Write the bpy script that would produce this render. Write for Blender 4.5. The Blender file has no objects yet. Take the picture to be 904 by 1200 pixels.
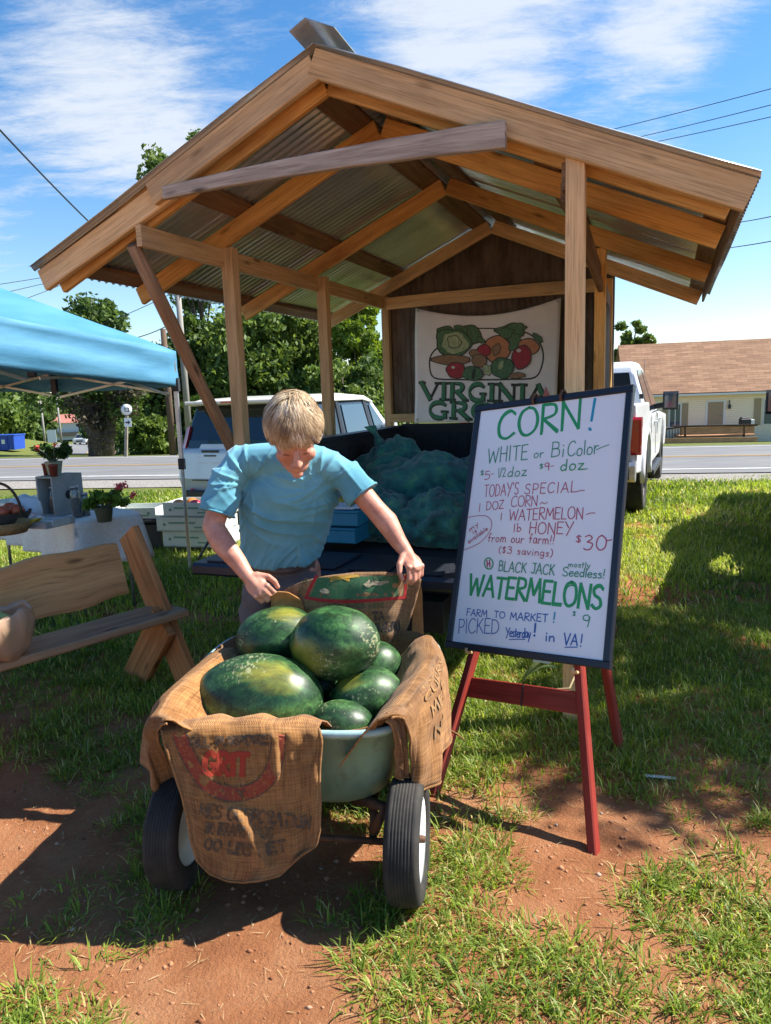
import bpy, bmesh, math, random
import numpy as np
from mathutils import Vector, Matrix, noise
rng = np.random.default_rng(7); random.seed(7)
S = bpy.context.scene; COL = S.collection
R_ = math.radians

# ------------------------------------------------------------------ camera, sky, sun, exposure
CAMH, TILT, ROLL, FPX = 1.6, R_(9.3), 0.035, 840.0          # focal length in pixels of a 904x1200 picture
_fw = np.array([0, math.cos(TILT), -math.sin(TILT)]); _up = np.array([0, math.sin(TILT), math.cos(TILT)]); _rt = np.array([1., 0, 0])
_r2 = _rt*math.cos(ROLL)-_up*math.sin(ROLL); _u2 = _up*math.cos(ROLL)+_rt*math.sin(ROLL)
cam = bpy.data.cameras.new('camera'); camo = bpy.data.objects.new('camera', cam); COL.objects.link(camo)
cam.sensor_fit = 'VERTICAL'; cam.sensor_height = 36; cam.lens = 36*FPX/1200; cam.clip_end = 3000; cam.clip_start = 0.05
camo.matrix_world = Matrix(((_r2[0], _u2[0], -_fw[0], 0), (_r2[1], _u2[1], -_fw[1], 0), (_r2[2], _u2[2], -_fw[2], CAMH), (0, 0, 0, 1)))
S.camera = camo

SUNV = np.array([0.93, 0.13, 1.0])                           # direction towards the sun
SUN_STRENGTH, SKY_STRENGTH, EXPOSURE = 5.0, 0.102, 1.22
_sd = SUNV/np.linalg.norm(SUNV)
SUN_EL = math.asin(_sd[2]); SUN_AZ = math.atan2(_sd[0], _sd[1])   # azimuth from +Y towards +X
sun = bpy.data.lights.new('sun', 'SUN'); suno = bpy.data.objects.new('sun', sun); COL.objects.link(suno)
sun.energy = SUN_STRENGTH; sun.angle = R_(0.53); sun.color = (1.0, 0.95, 0.86)
suno.rotation_euler = Vector(_sd).to_track_quat('Z', 'Y').to_euler()
W = bpy.data.worlds.new('World'); S.world = W; W.use_nodes = True
nt = W.node_tree; nt.nodes.clear()
def N(nt, t, **k):
    n = nt.nodes.new(t)
    for a, v in k.items():
        if a == 'i':
            for kk, vv in v.items(): n.inputs[kk].default_value = vv
        else: setattr(n, a, v)
    return n
L = lambda nt, a, b: nt.links.new(a, b)
sky = N(nt, 'ShaderNodeTexSky', sky_type='NISHITA', sun_disc=False, sun_elevation=SUN_EL, sun_rotation=SUN_AZ, air_density=1.0, dust_density=0.35, ozone_density=1.6, altitude=150)
tc = N(nt, 'ShaderNodeTexCoord'); sep = N(nt, 'ShaderNodeSeparateXYZ'); L(nt, tc.outputs['Generated'], sep.inputs[0])
zz = N(nt, 'ShaderNodeMath', operation='MAXIMUM', i={1: 0.03}); L(nt, sep.outputs['Z'], zz.inputs[0])
zp = N(nt, 'ShaderNodeMath', operation='ADD', i={1: 0.12}); L(nt, zz.outputs[0], zp.inputs[0])
dx = N(nt, 'ShaderNodeMath', operation='DIVIDE'); L(nt, sep.outputs['X'], dx.inputs[0]); L(nt, zp.outputs[0], dx.inputs[1])
dy = N(nt, 'ShaderNodeMath', operation='DIVIDE'); L(nt, sep.outputs['Y'], dy.inputs[0]); L(nt, zp.outputs[0], dy.inputs[1])
cmb = N(nt, 'ShaderNodeCombineXYZ'); L(nt, dx.outputs[0], cmb.inputs[0]); L(nt, dy.outputs[0], cmb.inputs[1])
mp = N(nt, 'ShaderNodeMapping', i={'Location': (3.1, 1.7, 0), 'Rotation': (0, 0, 0.5), 'Scale': (0.55, 1.25, 1)}); L(nt, cmb.outputs[0], mp.inputs[0])
n1 = N(nt, 'ShaderNodeTexNoise', i={'Scale': 0.85, 'Detail': 3.0, 'Roughness': 0.5, 'Distortion': 0.4}); L(nt, mp.outputs[0], n1.inputs['Vector'])
n2 = N(nt, 'ShaderNodeTexNoise', i={'Scale': 6.5, 'Detail': 10.0, 'Roughness': 0.72, 'Distortion': 0.25}); L(nt, mp.outputs[0], n2.inputs['Vector'])
mixn = N(nt, 'ShaderNodeMath', operation='MULTIPLY_ADD', i={1: 0.85}); L(nt, n2.outputs[0], mixn.inputs[0]); L(nt, n1.outputs[0], mixn.inputs[2])
prev = mixn.outputs[0]
for (az_, el_, a1, a2, w_) in ((-24, 17, 14, 3, .30), (-14, 22, 12, 3, .20), (14, 24, 15, 4, .36), (24, 20, 9, 2, .22), (6, 27, 11, 3, .22), (-32, 9, 9, 2, .2)):
    d_ = (math.sin(R_(az_))*math.cos(R_(el_)), math.cos(R_(az_))*math.cos(R_(el_)), math.sin(R_(el_)))
    dt = N(nt, 'ShaderNodeVectorMath', operation='DOT_PRODUCT'); dt.inputs[1].default_value = d_; L(nt, tc.outputs['Generated'], dt.inputs[0])
    mr_ = N(nt, 'ShaderNodeMapRange', i={1: math.cos(R_(a1)), 2: math.cos(R_(a2)), 3: 0., 4: w_}); mr_.interpolation_type = 'SMOOTHSTEP'; L(nt, dt.outputs['Value'], mr_.inputs[0])
    ad_ = N(nt, 'ShaderNodeMath', operation='ADD'); L(nt, prev, ad_.inputs[0]); L(nt, mr_.outputs[0], ad_.inputs[1]); prev = ad_.outputs[0]
cr = N(nt, 'ShaderNodeMapRange', i={1: 1.19, 2: 1.60, 3: 0.0, 4: 0.88}); cr.interpolation_type = 'SMOOTHSTEP'; L(nt, prev, cr.inputs[0])
# thin veil of haze towards the horizon, whiter than the zenith
hz = N(nt, 'ShaderNodeMapRange', i={1: 0.0, 2: 0.30, 3: 0.22, 4: 0.0}); L(nt, sep.outputs['Z'], hz.inputs[0])
mxm = N(nt, 'ShaderNodeMath', operation='MAXIMUM'); L(nt, cr.outputs[0], mxm.inputs[0]); L(nt, hz.outputs[0], mxm.inputs[1])
gam = N(nt, 'ShaderNodeHueSaturation', i={'Saturation': 1.32, 'Value': 0.88}); L(nt, sky.outputs[0], gam.inputs['Color'])
mx = N(nt, 'ShaderNodeMixRGB', i={'Color2': (3.7, 3.95, 4.3, 1)}); L(nt, mxm.outputs[0], mx.inputs['Fac']); L(nt, gam.outputs[0], mx.inputs['Color1'])
bg = N(nt, 'ShaderNodeBackground', i={'Strength': SKY_STRENGTH}); L(nt, mx.outputs[0], bg.inputs['Color'])
wo = N(nt, 'ShaderNodeOutputWorld'); L(nt, bg.outputs[0], wo.inputs[0])
S.view_settings.view_transform = 'Standard'; S.view_settings.look = 'None'; S.view_settings.exposure = EXPOSURE; S.view_settings.gamma = 1.0
S.view_settings.use_curve_mapping = False
S.cycles.max_bounces = 6; S.cycles.transparent_max_bounces = 8; S.cycles.use_denoising = True

# ------------------------------------------------------------------ measuring helpers: a point of the photo at a known distance / height
def ray(px, py):
    a, b = (px-452.)/FPX, -(py-600.)/FPX
    return _r2*a+_u2*b+_fw
def aty(px, py, y): w = ray(px, py); return w*(y/w[1])+np.array([0, 0, CAMH])
def atz(px, py, z=0.): w = ray(px, py); return w*((z-CAMH)/w[2])+np.array([0, 0, CAMH])
RU = np.array([0.978, -0.208]); RN = np.array([0.208, 0.978])   # along / across the road
_zq = [(-80, 0), (12, 0), (15.2, -.12), (22.6, -.28), (24, -.33), (36, -1.2), (64, -3.3), (110, -4.75), (160, -5.2), (600, -5.2)]
def terrain(x, y):
    q = x*RN[0]+y*RN[1]
    z = float(np.interp(q, [a for a, b in _zq], [b for a, b in _zq]))
    if q > 24:
        z += 2.6*math.exp(-(((x+41)/9)**2+((y-66)/17)**2)) + 1.2*math.exp(-(((x+62)/14)**2+((y-80)/30)**2))
        z += min(30., max(0, (q-150)))*0.12
    return z
def atg(px, py):
    w = ray(px, py); t = 10.
    while t < 400:
        p = w*t+np.array([0, 0, CAMH])
        if p[2] <= terrain(p[0], p[1]): return p
        t += 0.1
    return p

# ------------------------------------------------------------------ mesh building helpers
V3 = lambda *a: np.array(a, float)
def nrm(v): v = np.asarray(v, float); l = np.linalg.norm(v); return v/l if l > 1e-12 else v
class MB:
    def __init__(s): s.v = []; s.f = []; s.m = []; s.uv = []; s.sm = []
    def add(s, verts, faces, mat=0, uvs=None, smooth=False):
        o = len(s.v); s.v += [tuple(map(float, p)) for p in verts]
        for i, f in enumerate(faces):
            s.f.append(tuple(o+k for k in f)); s.m.append(mat); s.sm.append(smooth)
            s.uv.append(uvs[i] if uvs is not None else None)
        return s
    def box(s, c, size, ax=None, mat=0, ch=0.0):
        c = np.asarray(c, float); hx, hy, hz = [k/2 for k in size]
        A = np.eye(3) if ax is None else np.array(ax, float)
        p0 = c-A[0]*hx; p1 = c+A[0]*hx
        return s.beam(p0, p1, hy*2, hz*2, up=A[2], side=A[1], mat=mat, ch=ch)
    def beam(s, p0, p1, w, h, up=(0, 0, 1), side=None, mat=0, ch=0.004, seg=1, bow=None, jit=0.0, w1=None, h1=None):
        p0 = np.asarray(p0, float); p1 = np.asarray(p1, float); d = nrm(p1-p0); ln = np.linalg.norm(p1-p0)
        if side is None: side = nrm(np.cross(d, up))
        u = nrm(np.cross(side, d)); 
        if np.dot(u, up) < 0: u = -u
        w1 = w if w1 is None else w1; h1 = h if h1 is None else h1
        rings = []; N_ = 8 if ch > 0 else 4
        for i in range(seg+1):
            t = i/seg; c = p0+(p1-p0)*t
            if bow is not None: c = c+np.asarray(bow, float)*4*t*(1-t)
            a, b = (w+(w1-w)*t)/2, (h+(h1-h)*t)/2; k = min(ch, a*.45, b*.45)
            if jit and 0 < i < seg: a += random.uniform(-jit, jit); b += random.uniform(-jit, jit)
            q = [(-a+k, -b), (a-k, -b), (a, -b+k), (a, b-k), (a-k, b), (-a+k, b), (-a, b-k), (-a, -b+k)] if ch > 0 else [(-a, -b), (a, -b), (a, b), (-a, b)]
            rings.append([c+side*x+u*z for x, z in q])
        per = [0]
        for k in range(N_): per.append(per[-1]+np.linalg.norm(np.subtract(rings[0][k], rings[0][(k+1) % N_])))
        vs = [p for r in rings for p in r]; fs = []; uv = []
        for i in range(seg):
            for k in range(N_):
                k2 = (k+1) % N_
                fs.append((i*N_+k, i*N_+k2, (i+1)*N_+k2, (i+1)*N_+k))
                uv.append([(ln*i/seg, per[k]), (ln*i/seg, per[k+1]), (ln*(i+1)/seg, per[k+1]), (ln*(i+1)/seg, per[k])])
        fs.append(tuple(range(N_-1, -1, -1))); uv.append([(7+.02*np.dot(np.subtract(rings[0][k], rings[0][0]), side), np.dot(np.subtract(rings[0][k], rings[0][0]), u)) for k in range(N_-1, -1, -1)])
        fs.append(tuple(seg*N_+k for k in range(N_))); uv.append([(9+.02*np.dot(np.subtract(rings[0][k], rings[0][0]), side), np.dot(np.subtract(rings[0][k], rings[0][0]), u)) for k in range(N_)])
        return s.add(vs, fs, mat, uv)
    def tube(s, pts, r, seg=8, mat=0, cap=True, smooth=True, closed=False):
        pts = [np.asarray(p, float) for p in pts]; n = len(pts); rr = r if hasattr(r, '__len__') else [r]*n
        t0 = nrm(pts[1]-pts[0]); a = nrm(np.cross(t0, (0, 0, 1) if abs(t0[2]) < .9 else (1, 0, 0))); vs = []; ln = 0; lens = []
        for i in range(n):
            if closed: t = nrm(pts[(i+1) % n]-pts[i-1])
            else: t = nrm(pts[min(i+1, n-1)]-pts[max(i-1, 0)])
            a = nrm(a-t*np.dot(a, t)); b = np.cross(t, a)
            if i: ln += np.linalg.norm(pts[i]-pts[i-1])
            lens.append(ln)
            for k in range(seg):
                th = 2*math.pi*k/seg; vs.append(pts[i]+(a*math.cos(th)+b*math.sin(th))*rr[i])
        fs = []; uv = []
        for i in range(n if closed else n-1):
            j = (i+1) % n
            for k in range(seg):
                k2 = (k+1) % seg; fs.append((i*seg+k, i*seg+k2, j*seg+k2, j*seg+k))
                c = 2*math.pi*rr[i]/seg; l2 = lens[j] if j else ln+.1
                uv.append([(lens[i], c*k), (lens[i], c*(k+1)), (l2, c*(k+1)), (l2, c*k)])
        if cap and not closed:
            fs += [tuple(range(seg-1, -1, -1)), tuple((n-1)*seg+k for k in range(seg))]; uv += [[(0, 0)]*seg]*2
        return s.add(vs, fs, mat, uv, smooth)
    def lathe(s, prof, c=(0, 0, 0), axis=(0, 0, 1), seg=24, mat=0, smooth=True, closed=False, arc=None):
        c = np.asarray(c, float); ax = nrm(axis); a = nrm(np.cross(ax, (0, 0, 1) if abs(ax[2]) < .9 else (1, 0, 0))); b = np.cross(ax, a)
        vs = []; n = len(prof)
        for r, h in prof:
            for k in range(seg):
                th = 2*math.pi*k/seg; vs.append(c+ax*h+(a*math.cos(th)+b*math.sin(th))*r)
        fs = []; uv = []
        for i in range(n if closed else n-1):
            j = (i+1) % n
            for k in range(seg):
                k2 = (k+1) % seg; fs.append((i*seg+k, i*seg+k2, j*seg+k2, j*seg+k)); uv.append([(k/seg, i/n), ((k+1)/seg, i/n), ((k+1)/seg, (i+1)/n), (k/seg, (i+1)/n)])
        return s.add(vs, fs, mat, uv, smooth)
    def ell(s, c, rad, ax=None, seg=24, rings=14, mat=0):
        A = np.eye(3) if ax is None else np.array(ax, float); c = np.asarray(c, float); vs = [c+A[2]*rad[2]]; fs = []
        for i in range(1, rings):
            ph = math.pi*i/rings
            for k in range(seg):
                th = 2*math.pi*k/seg; vs.append(c+A[0]*rad[0]*math.sin(ph)*math.cos(th)+A[1]*rad[1]*math.sin(ph)*math.sin(th)+A[2]*rad[2]*math.cos(ph))
        vs.append(c-A[2]*rad[2]); e = len(vs)-1
        for k in range(seg): fs.append((0, 1+k, 1+(k+1) % seg)); fs.append((e, e-seg+(k+1) % seg, e-seg+k))
        for i in range(rings-2):
            for k in range(seg): o = 1+i*seg; fs.append((o+k, o+seg+k, o+seg+(k+1) % seg, o+(k+1) % seg))
        return s.add(vs, fs, mat, None, True)
    def prism(s, poly, ext, mat=0, mats=None):
        poly = [np.asarray(p, float) for p in poly]; n = len(poly); e = np.asarray(ext, float)
        vs = poly+[p+e for p in poly]; fs = [tuple(range(n-1, -1, -1)), tuple(range(n, 2*n))]+[(i, (i+1) % n, n+(i+1) % n, n+i) for i in range(n)]
        return s.add(vs, fs, mat)
    def grid(s, P, mat=0, smooth=True, uvscale=None, closed_u=False):
        P = np.asarray(P, float); a, b = P.shape[:2]; fs = []; uv = []
        for i in range(a-1):
            for j in range(b if closed_u else b-1):
                j2 = (j+1) % b; fs.append((i*b+j, i*b+j2, (i+1)*b+j2, (i+1)*b+j))
                if uvscale: uv.append([(uvscale[0]*jj/(b-1), uvscale[1]*ii/(a-1)) for ii, jj in ((i, j), (i, j+1), (i+1, j+1), (i+1, j))])
        return s.add(P.reshape(-1, 3), fs, mat, uv if uvscale else None, smooth)
    def ribbon(s, pts, w, nrmv, mat=0, off=0.0, f=None):
        # a flat stroke along 2-D points mapped by f(x, y) -> 3-D
        pts = [np.asarray(p, float) for p in pts]
        if len(pts) < 2: return s
        n = len(pts); vs = []
        for i in range(n):
            t = nrm(pts[min(i+1, n-1)]-pts[max(i-1, 0)]); q = np.array([-t[1], t[0]]); ww = w(i/(n-1)) if callable(w) else w
            e = t*(ww*.3) if i == n-1 else (-t*(ww*.3) if i == 0 else 0)
            for sg in (1, -1):
                u = pts[i]+q*ww/2*sg+e; vs.append(np.asarray(f(u[0], u[1]))+np.asarray(nrmv)*off)
        return s.add(vs, [(2*i, 2*i+1, 2*i+3, 2*i+2) for i in range(n-1)], mat)
    def build(s, name, mats, parent=None, world=True, auto=None):
        me = bpy.data.meshes.new(name); M = XF.get(parent, Matrix()) if (parent is not None and world) else Matrix()
        inv = M.inverted(); vs = s.v if (parent is None or not world) else [inv @ Vector(p) for p in s.v]
        me.from_pydata([tuple(p) for p in vs], [], s.f)
        ms = mats if isinstance(mats, (list, tuple)) else [mats]
        for m in ms: me.materials.append(m)
        me.polygons.foreach_set('material_index', s.m); me.polygons.foreach_set('use_smooth', s.sm)
        if any(u is not None for u in s.uv):
            ul = me.uv_layers.new(name='UVMap'); flat = []
            for f, u in zip(s.f, s.uv):
                for k in range(len(f)): flat += list(map(float, u[k])) if u is not None else [0., 0.]
            ul.data.foreach_set('uv', flat)
        me.validate(); me.update()
        o = bpy.data.objects.new(name, me); COL.objects.link(o)
        if parent is not None: o.parent = parent
        XF[o] = XF.get(parent, Matrix()).copy() if parent is not None else Matrix()
        return o
XF = {}
def thing(name, label, cat, loc=(0, 0, 0), rz=0.0, group=None):
    o = bpy.data.objects.new(name, None); COL.objects.link(o); o.empty_display_size = 0.1
    o.location = tuple(map(float, loc)); o.rotation_euler = (0, 0, rz); o['label'] = label; o['category'] = cat
    if group: o['group'] = group
    XF[o] = Matrix.Translation(Vector(tuple(map(float, loc)))) @ Matrix.Rotation(rz, 4, 'Z'); return o
def tag(o, label, cat, group=None):
    o['label'] = label; o['category'] = cat
    if group: o['group'] = group
    return o
def struct(o): o['kind'] = 'structure'; return o
def stuff(o): o['kind'] = 'stuff'; return o
def origin(o, p):
    p = Vector(tuple(map(float, p))); o.data.transform(Matrix.Translation(-p)); o.location = p; XF[o] = Matrix.Translation(p); return o
def bevel(o, w=.01, seg=2, ang=40):
    m = o.modifiers.new('bevel', 'BEVEL'); m.width = w; m.segments = seg; m.limit_method = 'ANGLE'; m.angle_limit = R_(ang); return o
def subd(o, n=1):
    m = o.modifiers.new('subd', 'SUBSURF'); m.levels = n; m.render_levels = n; return o
def solid(o, t=.004, off=0):
    m = o.modifiers.new('solid', 'SOLIDIFY'); m.thickness = t; m.offset = off; return o
def remesh(o, vox, smooth_it=6, fac=0.5, keep_uv=False):
    m = o.modifiers.new('r', 'REMESH'); m.mode = 'VOXEL'; m.voxel_size = vox; m.use_smooth_shade = True
    sm = o.modifiers.new('s', 'SMOOTH'); sm.factor = fac; sm.iterations = smooth_it
    dg = bpy.context.evaluated_depsgraph_get(); dg.update(); me = bpy.data.meshes.new_from_object(o.evaluated_get(dg))
    old = o.data; o.modifiers.clear(); mats = [m for m in old.materials]; o.data = me
    if not len(me.materials):
        for m in mats: me.materials.append(m)
    me.polygons.foreach_set('use_smooth', [True]*len(me.polygons)); return o
def displace(o, fn):
    me = o.data; n = len(me.vertices); co = np.empty(n*3); me.vertices.foreach_get('co', co); co = co.reshape(-1, 3)
    no = np.empty(n*3); me.vertex_normals.foreach_get('vector', no); no = no.reshape(-1, 3)
    for i in range(n): co[i] += no[i]*fn(co[i], no[i])
    me.vertices.foreach_set('co', co.ravel()); me.update(); return o
def bigmesh(name, V, F, mat, tint=None, smooth=False, uv=None):
    me = bpy.data.meshes.new(name); V = np.asarray(V, np.float32); F = np.asarray(F, np.int32); k = F.shape[1]
    me.vertices.add(len(V)); me.vertices.foreach_set('co', V.ravel()); me.loops.add(F.size); me.loops.foreach_set('vertex_index', F.ravel())
    me.polygons.add(len(F)); me.polygons.foreach_set('loop_start', np.arange(len(F), dtype=np.int32)*k)
    me.polygons.foreach_set('loop_total', np.full(len(F), k, np.int32))
    if tint is not None:
        at = me.attributes.new('tint', 'FLOAT', 'POINT'); at.data.foreach_set('value', np.asarray(tint, np.float32))
    me.update(calc_edges=True); me.validate()
    if smooth: me.polygons.foreach_set('use_smooth', np.ones(len(F), bool))
    me.materials.append(mat); o = bpy.data.objects.new(name, me); COL.objects.link(o); XF[o] = Matrix(); return o
def adopt(o, parent):
    o.data.transform(XF[parent].inverted()); o.parent = parent; XF[o] = XF[parent].copy(); return o
def copy_tree(o, parent=None):
    c = o.copy(); COL.objects.link(c); XF[c] = XF.get(o, Matrix()).copy()
    if parent: c.parent = parent
    for ch in list(o.children): copy_tree(ch, c)
    return c

# ------------------------------------------------------------------ materials
def srgb(r, g, b): 
    f = lambda c: (c/255/12.92) if c/255 <= .04045 else ((c/255+.055)/1.055)**2.4
    return (f(r), f(g), f(b))
def newmat(name):
    m = bpy.data.materials.new(name); m.use_nodes = True; nt = m.node_tree; nt.nodes.clear()
    b = N(nt, 'ShaderNodeBsdfPrincipled'); o = N(nt, 'ShaderNodeOutputMaterial'); L(nt, b.outputs[0], o.inputs[0]); return m, nt, b
def coords(nt, kind, scale=(1, 1, 1), rnd=False):
    tc = N(nt, 'ShaderNodeTexCoord'); mp = N(nt, 'ShaderNodeMapping', i={'Scale': scale}); L(nt, tc.outputs[kind], mp.inputs[0])
    if rnd:
        oi = N(nt, 'ShaderNodeObjectInfo'); mm = N(nt, 'ShaderNodeMath', operation='MULTIPLY', i={1: 57.3}); L(nt, oi.outputs['Random'], mm.inputs[0]); L(nt, mm.outputs[0], mp.inputs['Location'])
    return mp.outputs[0]
def ramp(nt, fac, stops):
    r = N(nt, 'ShaderNodeValToRGB'); e = r.color_ramp.elements
    while len(e) < len(stops): e.new(0.5)
    for k, (p, c) in enumerate(stops): e[k].position = p; e[k].color = (*c, 1) if len(c) == 3 else c
    L(nt, fac, r.inputs[0]); return r.outputs[0]
def bump(nt, b, h, strength=.3, dist=.01, prev=None):
    n = N(nt, 'ShaderNodeBump', i={'Strength': strength, 'Distance': dist}); L(nt, h, n.inputs['Height'])
    if prev is not None: L(nt, prev, n.inputs['Normal'])
    L(nt, n.outputs[0], b.inputs['Normal']); return n.outputs[0]
def M(name, c1, c2=None, scale=6, rough=.7, metal=0., bmp=0., bdist=.005, kind='Object', stretch=(1, 1, 1), detail=5, lo=.35, hi=.65, spec=.5, coat=0., rnd=False, c3=None, bscale=None, trans=0.):
    m, nt, b = newmat(name); b.inputs['Roughness'].default_value = rough; b.inputs['Metallic'].default_value = metal
    b.inputs['Specular IOR Level'].default_value = spec; b.inputs['Coat Weight'].default_value = coat; b.inputs['Base Color'].default_value = (*c1, 1)
    if trans: b.inputs['Transmission Weight'].default_value = trans
    if c2 is not None or bmp:
        v = coords(nt, kind, stretch, rnd); n = N(nt, 'ShaderNodeTexNoise', i={'Scale': scale, 'Detail': detail, 'Roughness': .6}); L(nt, v, n.inputs['Vector'])
        if c2 is not None:
            st = [(lo, c1), (hi, c2)] + ([(min(1, hi+.12), c3)] if c3 is not None else [])
            L(nt, ramp(nt, n.outputs[0], st), b.inputs['Base Color'])
        if bmp:
            h = n.outputs[0]
            if bscale: n3 = N(nt, 'ShaderNodeTexNoise', i={'Scale': bscale, 'Detail': 4}); L(nt, v, n3.inputs['Vector']); h = n3.outputs[0]
            bump(nt, b, h, bmp, bdist)
    return m
def wood(name, light, dark, grey=None, rough=.75, knots=True, gs=38.):
    m, nt, b = newmat(name); b.inputs['Roughness'].default_value = rough; b.inputs['Specular IOR Level'].default_value = .25
    v = coords(nt, 'UV', (1.6, gs, 1), True); n = N(nt, 'ShaderNodeTexNoise', i={'Scale': 1.0, 'Detail': 6, 'Roughness': .65, 'Distortion': .35}); L(nt, v, n.inputs['Vector'])
    col = ramp(nt, n.outputs[0], [(.28, dark), (.5, tuple(.5*(a+c) for a, c in zip(light, dark))), (.72, light)])
    v2 = coords(nt, 'UV', (1.3, 5., 1), True); n2 = N(nt, 'ShaderNodeTexNoise', i={'Scale': 1.3, 'Detail': 4, 'Roughness': .6}); L(nt, v2, n2.inputs['Vector'])
    g = grey if grey is not None else tuple(.62*c for c in dark)
    f2 = N(nt, 'ShaderNodeMapRange', i={1: .48, 2: .78, 3: 0., 4: .75}); L(nt, n2.outputs[0], f2.inputs[0])
    mx = N(nt, 'ShaderNodeMixRGB', i={'Color2': (*g, 1)}); L(nt, f2.outputs[0], mx.inputs[0]); L(nt, col, mx.inputs[1]); out = mx.outputs[0]
    if knots:
        v3 = coords(nt, 'UV', (2.4, 9., 1), True); vo = N(nt, 'ShaderNodeTexVoronoi', i={'Scale': 1.0, 'Randomness': 1.}); L(nt, v3, vo.inputs['Vector'])
        kf = N(nt, 'ShaderNodeMapRange', i={1: .05, 2: .16, 3: .9, 4: 0.}); L(nt, vo.outputs['Distance'], kf.inputs[0])
        mk = N(nt, 'ShaderNodeMixRGB', i={'Color2': (*[.35*c for c in dark], 1)}); L(nt, kf.outputs[0], mk.inputs[0]); L(nt, out, mk.inputs[1]); out = mk.outputs[0]
    oi = N(nt, 'ShaderNodeObjectInfo'); hv = N(nt, 'ShaderNodeMapRange', i={1: 0., 2: 1., 3: .78, 4: 1.12}); L(nt, oi.outputs['Random'], hv.inputs[0])
    hs = N(nt, 'ShaderNodeHueSaturation'); L(nt, hv.outputs[0], hs.inputs['Value']); L(nt, out, hs.inputs['Color']); L(nt, hs.outputs[0], b.inputs['Base Color'])
    v9 = coords(nt, 'UV', (3.2, gs*4.2, 1), True); n9 = N(nt, 'ShaderNodeTexNoise', i={'Scale': 1.0, 'Detail': 3, 'Roughness': .7}); L(nt, v9, n9.inputs['Vector'])
    m9 = N(nt, 'ShaderNodeMixRGB', blend_type='MULTIPLY', i={0: .7}); L(nt, hs.outputs[0], m9.inputs[1]); L(nt, ramp(nt, n9.outputs[0], [(.34, (.55, .5, .44)), (.48, (1., 1., 1.)), (.7, (1.2, 1.18, 1.14))]), m9.inputs[2]); L(nt, m9.outputs[0], b.inputs['Base Color'])
    bump(nt, b, n.outputs[0], .35, .003); return m
def leafmat(name, dark, light, warm=None, trans=.35, rough=.55):
    m, nt, b = newmat(name); at = N(nt, 'ShaderNodeAttribute', attribute_name='tint')
    st = [(0., dark), (.75, light)]+([(1., warm)] if warm else []); c = ramp(nt, at.outputs['Fac'], st); L(nt, c, b.inputs['Base Color']); b.inputs['Roughness'].default_value = rough
    b.inputs['Specular IOR Level'].default_value = .25
    tr = N(nt, 'ShaderNodeBsdfTranslucent'); hs = N(nt, 'ShaderNodeHueSaturation', i={'Hue': .485, 'Saturation': 1.1, 'Value': 1.5}); L(nt, c, hs.inputs['Color']); L(nt, hs.outputs[0], tr.inputs[0])
    ms = N(nt, 'ShaderNodeMixShader', i={0: trans}); L(nt, b.outputs[0], ms.inputs[1]); L(nt, tr.outputs[0], ms.inputs[2])
    out = [n for n in nt.nodes if n.type == 'OUTPUT_MATERIAL'][0]; L(nt, ms.outputs[0], out.inputs[0]); return m
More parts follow.
